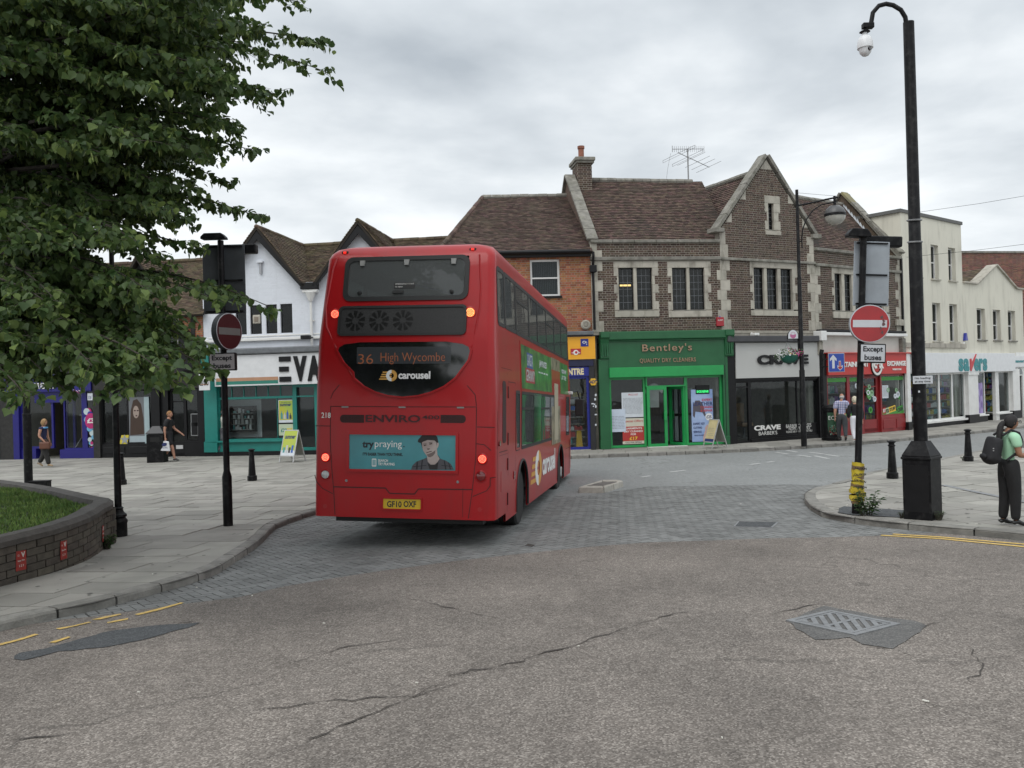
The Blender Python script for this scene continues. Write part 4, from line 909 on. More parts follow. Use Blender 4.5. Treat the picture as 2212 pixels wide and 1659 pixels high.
 a = R(F, z2p, 292, 1122, 540, 1170); fit_text('CRAVE', a[0], a[1], a[2], a[3], .048, iw, w, ext=.001, bold=.05); a = R(F, z2p, 335, 1180, 508, 1215); fit_text("BARBER'S", a[0], a[1], a[2], a[3], .048, iw, w, ext=.001)
 a = R(F, z2p, 590, 1112, 825, 1145); fit_text('BARBER COURSES', a[0], a[1], a[2], a[3], .048, iw, w, ext=.001); a = R(F, z2p, 615, 1140, 815, 1168); fit_text('NOW AVAILABLE', a[0], a[1], a[2], a[3], .048, iw, w, ext=.001); a = R(F, z2p, 592, 1172, 835, 1190); fit_text('PLEASE ASK FOR MORE DETAILS', a[0], a[1], a[2], a[3], .048, iw, w, ext=.001)
 room(t, .1, W - .1, G0 + .005, zf - .3, .3, 5, M_DARKIN)
 # barber's chair and mirror wall inside
 for i in range(2):
  c = part_thing('barber_chair', ('tan barber chair behind the middle of the barber shop window', 'dark barber chair by the barber shop door')[i], 'chair', F, 'barber chairs'); x = dr[1] + 1.1 - i * 1.9; m_ = flat('leather_tan', (.28, .17, .09)) if i == 0 else flat('leather_black', (.03, .03, .03))
  box('seat', m_, c, x - .28, x + .28, 1.4, 1.95, .6, .75, bevel=.04); box('backrest', m_, c, x - .27, x + .27, 1.9, 2.05, .75, 1.5, bevel=.05); MB().lathe([(.28, .12), (.28, .16), (.05, .2), (.05, .6)], 14, (x, 1.65, 0)).build('pedestal', M_LEAD, c)
 # CCTV and bracket lamps
 r = R(F, z2p, 240, 260, 282, 300); q = part_thing('security_camera', 'small white camera fixed to brick above the grey barber sign', 'camera', F); box('housing', M_WHITE, q, r[0], r[1], -.3, -.02, r[2] + .03, r[3] - .03, bevel=.02); box('bracket', M_WHITE, q, r[0] + .04, r[0] + .1, -.05, -.008, r[2], r[3])
gabled()
def exchange():
 F = FH; W = LH; t = thing('brick_building', 'dark brick building with tiled roof above the red exchange shop', 'building', M=F.M, group='brick shops along the high street')
 zf = F.sz(*z2p(1300, 262)); zt = F.sz(*z1p(1180, 965)); zs1 = F.sz(*z1p(1180, 1100)); zs0 = F.sz(*z1p(1180, 1125)); hs = []
 c, d = F.sz(*z1p(1150, 1490)), F.sz(*z1p(1150, 1170)); xs = [(1075, 1140), (1165, 1228)]
 ls = [(F.sx(*z1p(a, 1330)), F.sx(*z1p(b, 1330))) for a, b in ((1076, 1140), (1165, 1228), (1256, 1318), (1350, 1410), (1442, 1500))]
 o0, o1 = F.sx(*z1p(1053, 1330)), F.sx(*z1p(1545, 1330)); oz0, oz1 = c - .3, d + .22
 hs += stone_window(t, F, ls, c, d, o0, o1, oz0, oz1, cols=3, rows=5)
 hs += quoins(t, M_STONE, .0, .2, .36, zf, zs0, hh=.36); hs += quoins(t, M_STONE, W, W - .2, W - .4, zf, zs0, hh=.36, side=-1); hs += quoins(t, M_STONE, W, W - .2, W - .3, zs1, zt - .14, hh=.3, side=-1)
 wall(t, M_MORTAR, 0, W, zf - .1, zt - .1, [h for h in hs if h[1] - h[0] > 1.5])
 bricks(t, M_BRICKD, 0, W, zf, zs0, hs, cap=300); bricks(t, M_BRICKD, 0, W, zs1, zt - .14, hs, cap=0, field='parapet_brick_field')
 box('string_course', M_STONED, t, .0, W + .04, -.09, .05, zs0, zs1, bevel=.02)
 for i in range(8): box('coping_stone', M_STONED, t, W * i / 8 + .004, W * (i + 1) / 8 - .004, -.1, .34, zt - .13, zt - .02, bevel=.02)
 d = 2.6; zr = F.sz(*z1p(1000, 545), d); ze = zt - .25; v = Vector((0, d - .25, zr - ze)); L = v.length
 tiles(t, M_TILE, (-1.2, .25, ze), (1, 0, 0), v, [(1.2, 0), (W + 1.0, 0), (W + 1.0, L), (0, L)], cap=150); tiles(t, M_TILE, (-.5, 2 * d - .25, ze), (1, 0, 0), (0, -(d - .25), zr - ze), [(0, 0), (W + .3, 0), (W + .3, L), (0, L)], cap=0, field='rear_tile_field')
 ridge(t, (-1.2, d, zr + .02), (W - .1, d, zr), M_STONED)
 xw = W - .1
 MB().add([(xw, 0, ze), (xw + .22, 0, ze), (xw + .22, d, zr + .45), (xw, d, zr + .45), (xw + .22, 2 * d, ze), (xw, 2 * d, ze)], [(0, 3, 5), (1, 4, 2), (0, 1, 2, 3), (3, 2, 4, 5)]).build('party_wall', M_BRICKD, t)
 copings(t, (xw + .11, -.05, ze + .35), (xw + .11, d * .82, ze + .35 + (zr + .15 - ze) * .82 + .01), M_STONED, w=.22, h=.10, side=(1, 0, 0)); copings(t, (xw + .11, d * .82, ze + .35 + (zr + .15 - ze) * .82), (xw + .11, d, zr + .5), mat('mossy_stone', (.2, .19, .16), col2=(.26, .23, .11), scale=1.5, rough=.95, var=.3), w=.22, h=.10, side=(1, 0, 0)); copings(t, (xw + .11, d, zr + .5), (xw + .11, 2 * d, ze + .2), M_STONED, w=.22, h=.1)
 # stepped lead flashing
 n = 16; lf = MB()
 for i in range(n):
  f = i / n; yy = .3 + (d - .4) * f; z_ = ze + (zr - ze) * (yy - .25) / (d - .25); lf.add([(xw - .06, yy, z_ + .03), (xw - .06, yy + .18, z_ + .03 + .18 * (zr - ze) / d), (xw - .012, yy + .18, z_ + .2 + .18 * (zr - ze) / d), (xw - .012, yy, z_ + .02)], [(0, 1, 2, 3)])
 lf.build('lead_flashing', flat('zinc', (.5, .53, .56), .5), t)
 shell(t, M_MORTAR, 0, W, ze - .05, .25, 2 * d - .2); room(t, .2, W - .2, zf + .1, ze - .3, .3, 2.6, M_GREYIN)
 # white rendered band, red fascia
 RED = mat('cex_red', (.50, .035, .03), rough=.45, var=.06, scale=1); RD = mat('red_paint', (.24, .018, .02), rough=.4, var=.1, scale=3)
 fa = R(F, z2p, 945, 462, 1700, 655); zfa1 = F.sz(*z2p(1300, 458)); zfa0 = F.sz(*z2p(1300, 650))
 wall(t, mat('white_render', (.56, .54, .50), rough=.8, var=.1, scale=1, dirt=.4, dirtscale=1.2, dirtcol=(.3, .29, .26)), 0, W, zfa1 - .1, zf, (), y0=-.02)
 box('cornice', M_WHITE, t, 0, W, -.25, .1, zf - .14, zf - .02, bevel=.02); box('gutter', M_BLACKP, t, 0, W, -.2, .0, zf - .0, zf + .09, bevel=.02)
 cb = part('console_bracket', t); box('block', M_WHITE, cb, -.12, .2, -.34, .05, zf - .35, zf + .02, bevel=.02); box('scroll', M_STONE, cb, -.08, .16, -.2, .05, zfa1 - .05, zf - .35, bevel=.04); cb2 = part('console_bracket', t); box('scroll', M_STONED, cb2, W - .3, W - .05, -.2, .05, zfa1, zf - .2, bevel=.04)
 x0 = fa[0] + .02; x1 = F.sx(*z2p(1700, 550)); box('fascia', RED, t, x0, x1, -.13, .1, zfa0, zfa1); box('fascia_cap', RED, t, x0 - .1, x1 + .25, -.2, .05, zfa1, zfa1 + .05, bevel=.01)
 iw = flat('ink_white', (.75, .75, .72)); wd = x1 - x0
 a = R(F, z2p, 1494, 525, 1668, 572); fit_text('EXCHANGE', a[0], a[1], a[2], a[3], -.15, iw, t, ext=.008, bold=.04, name='sign_lettering'); a2 = R(F, z2p, 1542, 596, 1625, 612); fit_text('WEBUY.COM', a2[0], a2[1], a2[2], a2[3], -.15, iw, t, ext=.005, bold=.04, name='sign_lettering')
 b = R(F, z2p, 990, 534, 1320, 582); fit_text('ENTERTAINMENT', x0 + .12, b[1], b[2], b[3], -.15, iw, t, ext=.008, bold=.04, name='sign_lettering')
 l = R(F, z2p, 1340, 520, 1462, 632); cx, cz, rr = (l[0] + l[1]) / 2 - .04, (l[2] + l[3]) / 2 + .03, .36
 lg = part('logo', t)
 ring = lambda r0, r1, a0, a1, y0, y1, m, nm: MB().prism([(cx + r1 * cos(a0 + (a1 - a0) * i / 20) * .9, cz + r1 * sin(a0 + (a1 - a0) * i / 20)) for i in range(21)] + [(cx + r0 * cos(a1 - (a1 - a0) * i / 20) * .9, cz + r0 * sin(a1 - (a1 - a0) * i / 20)) for i in range(21)], y0, y1).build(nm, m, lg)
 ring(.26, .44, radians(150), radians(385), -.16, -.13, M_BLACKP, 'outline'); ring(.30, .39, radians(155), radians(380), -.185, -.16, iw, 'arc'); disc(lg, cx, cz + .02, .3, -.13, RED, 'disc', t=.02)
 fit_text('cex', cx - .25, cx + .42, cz - .12, cz + .17, -.19, iw, lg, ext=.01, bold=.05, name='lettering')
 for (a_, b_) in ((-.0, x0), (x1, W)): box('surround', M_BLACKP, t, a_, b_, -.05, .2, G0, zfa1)
 zt_ = zfa0
 w1 = (x0, F.sx(*z2p(1165, 900))); w1b = F.sx(*z2p(1195, 900)); w2 = F.sx(*z2p(1305, 950)); w3 = F.sx(*z2p(1465, 950));
 zs = F.sz(*z2p(1590, 1070)); zs_ = G0 + .62
 GRN = flat('cex_green', (.06, .28, .05))
 def win(xa, xb, n=1):
  w = glazing(t, xa, xb, zs_, zt_, n, RD, y=.03, fr=.09); box('stall_riser', RD, t, xa, xb, -.02, .15, G0, zs_, bevel=.01)
  for k in range(2): box('panel', RD, w, xa + .1 + k * (xb - xa) / 2, xa + (k + 1) * (xb - xa) / 2 - .08, -.045, -.02, G0 + .12, zs_ - .12, bevel=.012)
  printed('green_strip', w, xa + .1, xb - .1, zt_ - .27, zt_ - .12, .024, GRN); printed('green_strip', w, xa + .1, xb - .1, zs_ + .09, zs_ + .22, .024, GRN); return w
 win(w1[0], w1[1]); w = win(w1[1], w2, 1);
 dr = glazing(t, w2, w3, G0 + .01, zt_, 1, RD, y=.12, fr=.17, trans=zt_ - .5, name='door'); box('kick_panel', RD, dr, w2 + .1, w3 - .1, .08, .15, G0 + .05, G0 + .55)
 ww = win(w3, x1)
 rng = random.Random(3)
 def rings(parent, xa, xb, z0, z1, n):
  for i in range(n):
   x, z, r = rng.uniform(xa + .1, xb - .1), rng.uniform(z0, z1), rng.uniform(.06, .14)
   m_ = [flat('cex_mint', (.25, .42, .25)), flat('poster_white', (.62, .66, .70)), GRN][i % 3]
   MB().lathe([(r, 0), (r, .02), (r * .55, .02), (r * .55, 0)], 16, M=Matrix.Translation((x, .022 - i * .0005, z)) @ Matrix.Rotation(pi / 2, 4, 'X')).build('ring_sticker', m_, parent)
 rings(dr, w2 + .2, w3 - .2, G0 + .9, zt_ - .5, 10); rings(ww, w3 + .2, x1 - .3, zs_ + .7, zs_ + 1.1, 5); rings(w, w1[1] + .1, w2 - .05, zs_ + .4, zs_ + 1.4, 4)
 def stick(s_, r, bg, ink, rot):
  q = part('window_sticker', ww); cx_, cz_ = (r[0] + r[1]) / 2, (r[2] + r[3]) / 2; q.matrix_local = Matrix.Translation((cx_, 0, cz_)) @ Matrix.Rotation(rot, 4, 'Y'); hw, hh = (r[1] - r[0]) / 2, (r[3] - r[2]) / 2
  printed('sheet', q, -hw, hw, -hh, hh, .020, bg); fit_text(s_, -hw * .85, hw * .85, -hh * .6, hh * .6, .012, ink, q, ext=.001, bold=.04)
 ib = flat('ink_black', (.02, .02, .025))
 stick('STUFF', R(F, z2p, 1545, 945, 1608, 1000), flat('ink_yellow', (.75, .5, .05)), ib, radians(-10)); stick('CASH', R(F, z2p, 1622, 945, 1678, 1005), GRN, ib, radians(-12)); stick('FOR', R(F, z2p, 1518, 960, 1546, 1020), flat('cex_pale', (.4, .5, .3)), ib, radians(-8)); stick('BUY', R(F, z2p, 1488, 960, 1516, 1015), flat('poster_red', (.42, .035, .03)), iw, radians(-5))
 r = R(F, z2p, 1482, 752, 1540, 872); q = part('window_sticker', ww); printed('sheet', q, r[0], r[1], r[2], r[3], .02, flat('poster_white', (.62, .66, .70))); lines_print(q, r[0] + .03, r[1] - .03, r[2] + .05, r[3] - .05, .015, flat('ink_grey', (.18, .2, .22)), 12)
 room(t, .1, W - .1, G0 + .005, zf - .4, .3, 3.5, M_DARKIN); shelves(F, x0 + .1, x1 - .1, .5, 2.6, 1.0, 5, 'goods of the exchange shop', 'boxed goods on a dark shelf inside the exchange shop window', 26)
 r = R(F, z1p, 1600, 1568, 1660, 1622); q = part_thing('alarm_box', 'weathered cream alarm box on brick by the downpipe of the exchange shop', 'alarm box', F); box('case', M_STONE, q, r[0], r[1], -.12, -.008, r[2], r[3], bevel=.02)
 q = box('downpipe', M_BLACKP, t, W - .06, W + .02, -.1, -.03, zf, zt - .1)
PALETTE = [('goods_blue', (.04, .12, .4)), ('goods_white', (.5, .5, .5)), ('goods_yellow', (.45, .36, .05)), ('goods_dark', (.05, .05, .06)), ('goods_purple', (.2, .08, .3)), ('goods_red', (.4, .05, .05)), ('goods_tan', (.35, .25, .15)), ('goods_teal', (.08, .3, .3))]
def shelves(F, x0, x1, z0, z1, y, n, grp, lab, per, seed=5):
 """shelf unit (a thing) with boxed goods standing on it; the goods are too many and too small to tell apart singly"""
 rg = random.Random(seed); u = part_thing('shelf_unit', 'stocked shelf unit behind the glass of ' + grp.split('of ', 1)[-1], 'shelves', F)
 for i in range(n): z = z0 + (z1 - z0) * i / n; box('shelf', M_GREYIN, u, x0, x1, y - .35, y, z - .03, z)
 mbs = [MB() for _ in PALETTE]; h = (z1 - z0) / n
 for i in range(n):
  x = x0 + .02; z = z0 + h * i + .002
  while x < x1 - .1:
   w = rg.uniform(.06, .2); c = rg.randrange(len(PALETTE)); k = rg.randint(1, 3)
   for _ in range(k):
    if x + w > x1: break
    mbs[c].box(x, x + w - .012, y - .33, y - .1, z, z + h * rg.uniform(.45, .8)); x += w
   x += rg.choice((0, 0, .06))
 m = MB(); mats_ = [flat(a, b) for a, b in PALETTE]
 for i, b in enumerate(mbs): m.add(b.v, b.f, i)
 o = stuff(m.build('shelf_goods', None, u, mats=mats_))
exchange()
# ================================================================== CREAM BUILDINGS (FAR END)
def bluebox(F, x, z, y=-.12):
 q = part_thing('alarm_box', 'small blue triangular alarm box on the cream wall above the white shop sign', 'alarm box', F)
 MB().prism([(x - .14, z - .15), (x + .14, z - .15), (x + .05, z + .2), (x - .05, z + .2)], y, -.005).build('case', flat('alarm_blue', (.03, .06, .35), .4), q, bevel=.01)
 box('bracket', M_WHITE, q, x - .22, x - .1, -.08, -.005, z - .3, z - .2)
def cream():
 F = FS; W = LS; t = thing('cream_building', 'three storey cream rendered building with tall sash windows and flat parapet', 'building', M=F.M, group='cream buildings over the white shop')
 x0 = F.sx(1950, 640); zl = F.sz(1955, 461); zr = F.sz(2086, 488); zt = (zl + zr) / 2; zb = F.sz(*z3p(1000, 1590)); zl1 = F.sz(*z3p(1000, 1545)); zsgn = F.sz(*z4b(900, 240))
 hs = []; BL = flat('blind_white', (.38, .38, .36))
 def w(xa, ya, xb, yb, arch=False, g=None):
  r = R(F, z3p, xa, ya, xb, yb); hs.append((r[0], r[1], r[2], r[3])); sash_window(t, r[0], r[1], r[2], r[3], depth=.2, fr=.05, sillm=M_STONE, glass=g); return r
 a = w(868, 628, 938, 945); b = w(1030, 655, 1097, 960); c = w(882, 1168, 958, 1525); d = w(1042, 1180, 1115, 1530)
 for r in (a, c):
  dx = b[0] - a[0]; q = (r[0] - dx, r[1] - dx, r[2], r[3]); hs.append(q); sash_window(t, *q, depth=.2, fr=.05, sillm=M_STONE)
 wall(t, M_RENDER, x0, W, zb - .05, zt, hs, y1=.35); box('ledge', M_STONE, t, x0, W + .02, -.1, .05, zb, zl1, bevel=.02)
 wall(t, M_RENDER, 0, W, zsgn - .2, zb, (), y0=-.03)
 box('parapet_capping', mat('capping_grey', (.13, .13, .125), rough=.8), t, x0 - .1, W + .05, -.06, .4, zt, zt + .14); box('parapet_capping', MATS['capping_grey'], t, x0 - .1, x0 + .3, .4, 9, zt, zt + .14)
 mb = MB().box(x0, x0 + .3, .35, 9, 0, zt).box(W - .25, W, .35, 9, 0, zt).box(x0, W, 8.8, 9, 0, zt).box(x0 + .3, W - .25, .35, 8.8, zt - .2, zt - .1); mb.build('party_wall', M_RENDER, t)
 room(t, x0 + .4, W - .3, zb, zt - .3, .4, 3, M_GREYIN); bluebox(F, F.sx(*z3p(1176, 1490)), F.sz(*z3p(1176, 1490)))
 # low gabled one beside it
 u = thing('cream_building', 'low two storey cream building with a shallow gable and three sash windows', 'building', M=F.M, group='cream buildings over the white shop')
 x1 = W + .01; x2 = F.sx(*z3p(1728, 1300)); ga = R(F, z3p, 1290, 820, 1660, 990); zsh = F.sz(*z3p(1240, 990)); zp = F.sz(*z3p(1472, 820)); xp = F.sx(*z3p(1472, 900)); xa, xb = F.sx(*z3p(1292, 985)), F.sx(*z3p(1660, 1045))
 xb2 = x2
 hs = []
 for (p, q_, r_, s_) in ((1297, 1220, 1374, 1512), (1447, 1233, 1518, 1515), (1587, 1242, 1655, 1520)):
  r = R(F, z3p, p, q_, r_, s_); hs.append(r); sash_window(u, *r, depth=.2, fr=.05, sillm=M_STONED)
 reg = [(x1, 0), (x2 + .2, 0), (x2 + .2, zsh), (xb, zsh), (xp, zp), (xa, zsh), (x1, zsh)]
 wall(u, M_RENDER, x1, x2, zsgn - .2, zsh, hs, y1=.35); MB().prism([(xa, zsh), (xb, zsh), (xp, zp)], 0, .35).build('gable', M_RENDER, u)
 for p, q_ in (((x1, .15, zsh), (xa, .15, zsh)), ((xa, .15, zsh), (xp, .15, zp)), ((xb, .15, zsh), (xp, .15, zp)), ((xb, .15, zsh), (x2, .15, zsh))): copings(u, p, q_, M_STONE, w=.25, h=.08, side=(0, 1, 0), step=1.2)
 for sg, e in ((-1, xa), (1, xb)):
  v = Vector((xp - e, 0, zp - zsh)); tiles(u, M_TILEM, (e, .35, zsh - .1), (0, 1, 0), v, [(0, 0), (5, 0), (5, v.length), (0, v.length)], cap=0, gauge=.2, wid=.3)
 shell(u, M_RENDER, x1, x2, zsh - .3, .35, 8); room(u, x1 + .3, x2 - .3, zsgn, zsh - .4, .4, 3, M_GREYIN)
 # white chain store shopfront, across both
 s = thing('shopfront', 'white shopfront with long sign over tall display windows below the cream buildings', 'shopfront', M=F.M)
 a = R(F, z4b, 300, 240, 1665, 520); fx0 = .05; zf1, zf0 = a[3], a[2]; zf0 = F.sz(*z4b(1000, 535)); fx1 = a[1]; WH = M_WHITE
 box('fascia', flat('sign_white', (.70, .71, .72), .4), s, fx0 + .35, fx1, -.2, .15, zf0, zf1, bevel=.01)
 TE = flat('savers_teal', (.01, .22, .24), .4); RDk = flat('savers_red', (.5, .02, .03), .4)
 l = R(F, z4b, 775, 325, 1218, 520); W_ = l[1] - l[0]
 for s_, f0, f1 in (('s', 0, .155), ('a', .17, .36), ('e', .53, .70), ('r', .71, .84), ('s', .85, 1)): fit_text(s_, l[0] + W_ * f0, l[0] + W_ * f1, l[2], l[3], -.21, TE, s, ext=.01, bold=.04, name='sign_letter')
 vx = l[0] + W_ * .385; ztk = F.sz(*z4b(1040, 255)); MB().prism([(vx, l[3] - .02), (vx + .03, l[2] + .05), (vx + .05, l[2]), (vx + .12, l[2]), (l[0] + W_ * .62, ztk), (l[0] + W_ * .6, ztk), (vx + .2, l[2] + .38), (vx + .14, l[3]),], -.23, -.2).build('tick', RDk, s)
 p2 = R(F, z4b, 1668, 282, 1900, 455); box('small_sign', flat('sign_white', (.70, .71, .72), .4), s, p2[0], p2[1] + .1, -.12, .05, p2[2], p2[3]); a = R(F, z4b, 1675, 352, 1848, 388); fit_text('savers', a[0], a[1], a[2], a[3], -.13, TE, s, ext=.004, bold=.05, shear=.2)
 zs = F.sz(*z4b(650, 1275)); zs2 = F.sz(*z4b(1200, 1195)); zg = G0 - .25
 X = lambda px: F.sx(*z4b(px, 900))
 box('pilaster', WH, s, .0, .28, -.16, .15, .45, zf1 + .0); box('pilaster_foot', M_BLACKP, s, -.02, .3, -.18, .15, zg, .45)
 x_a, x_b, x_c = X(345), X(950), X(1102)
 glazing(s, x_a - .5, x_b, zs, zf0, [X(555), X(758)], WH, y=.05, fr=.08, mull=.13); box('sill', WH, s, x_a - .5, x_b + .02, -.12, .1, zs - .08, zs)
 rz = box('stall_riser', M_BLACKP, s, x_a - .5, x_b, -.03, .15, zg, zs - .08)
 for k in range(4): q0 = x_a - .4 + k * (x_b - x_a + .4) / 4; box('riser_panel', M_BLACKP, rz, q0, q0 + (x_b - x_a) / 4 - .1, -.06, -.03, .15, zs - .2, bevel=.015)
 box('pilaster', WH, s, x_b, x_c, -.16, .15, .5, zf0); box('pilaster_capital', WH, s, x_b - .03, x_c + .03, -.2, .1, zf0 - .14, zf0 - .004, bevel=.01); box('pilaster_foot', M_BLACKP, s, x_b - .02, x_c + .02, -.18, .15, zg, .5)
 x_d = X(1262); x_e, x_f, x_g = X(1410), X(1460), X(1645); x_h = X(1752)
 glazing(s, x_c, x_d, zs2 - .0, zf0, 1, WH, y=.05, fr=.06); box('stall_riser', M_BLACKP, s, x_c, x_d + .1, -.05, .9, zg, zs2); box('sill', WH, s, x_c, x_d + .1, -.12, .1, zs2 - .06, zs2 + .004)
 # set back doorway glass, then the window beyond
 g = glazing(s, x_d, x_e + .3, G0 - .1, zf0, 1, WH, y=1.2, fr=.08, name='door'); w = glazing(s, 0, 1.2, zs2, zf0, 1, WH, y=0, fr=.06, name='side_window'); w.location = (x_e + .05, .05, 0); w.rotation_euler = (0, 0, radians(75))
 box('post', WH, s, x_e - .02, x_f, -.05, .1, G0 - .1, zf0); glazing(s, x_f, x_g, zs2, zf0, 1, WH, y=.05, fr=.06); box('stall_riser', M_BLACKP, s, x_e, x_g, -.03, 1.1, zg, zs2 - .06); box('sill', WH, s, x_e - .05, x_g, -.12, .1, zs2 - .06, zs2 + .004)
 box('pilaster', WH, s, x_g, x_h, -.16, .15, .5, zf0 + .1); box('pilaster_foot', M_BLACKP, s, x_g - .02, x_h + .02, -.18, .15, zg, .5)
 # arched black door beyond
 da = R(F, z4b, 1752, 465, 1842, 1220); wall(s, WH, x_h, da[1] + 3.5, zg, zf1 + .05, [(da[0] + .03, da[1], zg, da[3] - .4)], y0=-.02, y1=.2, name='wall')
 dd = part('door', s); n = 10; cx = (da[0] + .03 + da[1]) / 2; rr = (da[1] - da[0] - .03) / 2
 box('leaf', M_BLACKP, dd, da[0] + .03, da[1], .05, .1, zg, da[3] - rr); MB().prism([(cx + rr * cos(pi * i / n), da[3] - rr + rr * 1.0 * sin(pi * i / n)) for i in range(n + 1)], -.035, -.02).build('fanlight', flat('fanlight', (.10, .12, .12), .15), dd);
 for k in range(2): box('panel', M_BLACKP, dd, da[0] + .15, da[1] - .12, .03, .05, .3 + k * 1.1, 1.2 + k * 1.1, bevel=.015)
 room(s, .1, x_h, zg + .05, zf0 + .05, 1.4, 6, M_GREYIN); MB().box(.1, x_d, .2, 1.4, zg, G0 - .1).build('floor', M_GREYIN, s)
 shelves(F, x_a - .4, x_b, .3, 2.5, .95, 7, 'goods of the white chain store', '', 20, seed=8); shelves(F, x_f, x_g, .5, 2.5, .95, 7, 'goods of the far window of the white chain store', '', 12, seed=9)
 # purple posters
 q = part_thing('poster', 'purple poster filled with rows of bottles in the narrow white framed window', 'poster', F); pr = R(F, z4b, 1105, 705, 1240, 1190); printed('sheet', q, pr[0], pr[1], pr[2], pr[3], .045, flat('poster_lilac', (.30, .24, .48)))
 for i in range(3):
  for j in range(5):
   x = pr[0] + (pr[1] - pr[0]) * (i + .5) / 3; z = pr[2] + (pr[3] - pr[2]) * (j + .45) / 5; MB().prism([(x - .09, z - .16), (x + .09, z - .16), (x + .09, z + .08), (x + .04, z + .13), (x + .04, z + .19), (x - .04, z + .19), (x - .04, z + .13), (x - .09, z + .08)], .034, .040).build('bottle_picture', flat('lilac%d' % ((i + j) % 2), ((.38, .30, .55), (.2, .14, .36))[(i + j) % 2]), q)
 # brick block behind
 v = thing('brick_building', 'plain windowless dark red brick block rising behind the low cream gable', 'building', M=F.M @ Matrix.Translation((0, 0, 0)))
 yb = 9.0; xs0 = F.sx(*z3p(1187, 850), yb) - 1.0; xs1 = F.sx(*z3p(1712, 850), yb); zt0, zt1 = F.sz(*z3p(1187, 745), yb), F.sz(*z3p(1712, 668), yb); zz = (zt0 + zt1) / 2
 MB().add([(xs0, yb + 3, 0), (xs1, yb - 2.6, 0), (xs1, yb - 2.6, zz), (xs0, yb + 3, zz), (xs0, yb + 12, 0), (xs1 + 3, yb + 12, 0), (xs1 + 3, yb + 12, zz), (xs0, yb + 12, zz), (xs1 + 6, yb - 1, 0), (xs1 + 6, yb - 1, zz)], [(0, 1, 2, 3), (0, 3, 7, 4), (1, 8, 9, 2), (8, 5, 6, 9), (4, 7, 6, 5), (3, 2, 9, 6, 7)]).build('wall', M_MORTAR, v)
 A = Vector((xs0, yb + 3, 0)); B_ = Vector((xs1, yb - 2.6, 0)); d = (B_ - A); ln = d.length; ang = atan2(d.y, d.x)
 e = part('brick_face', v); e.matrix_local = Matrix.Translation(A) @ Matrix.Rotation(ang, 4, 'Z'); bricks(e, mat('brick_redbrown', (.17, .065, .045), rough=.9, var=.3, scale=6, rand=.4, dirt=.6, dirtscale=.5, dirtcol=(.08, .05, .045)), 0, ln, 5.0, zz, cap=0, bl=.43, bh=.065)
 k = box('parapet_capping', M_STONED, e, -.05, ln + .1, -.08, .4, zz, zz + .14)
cream()
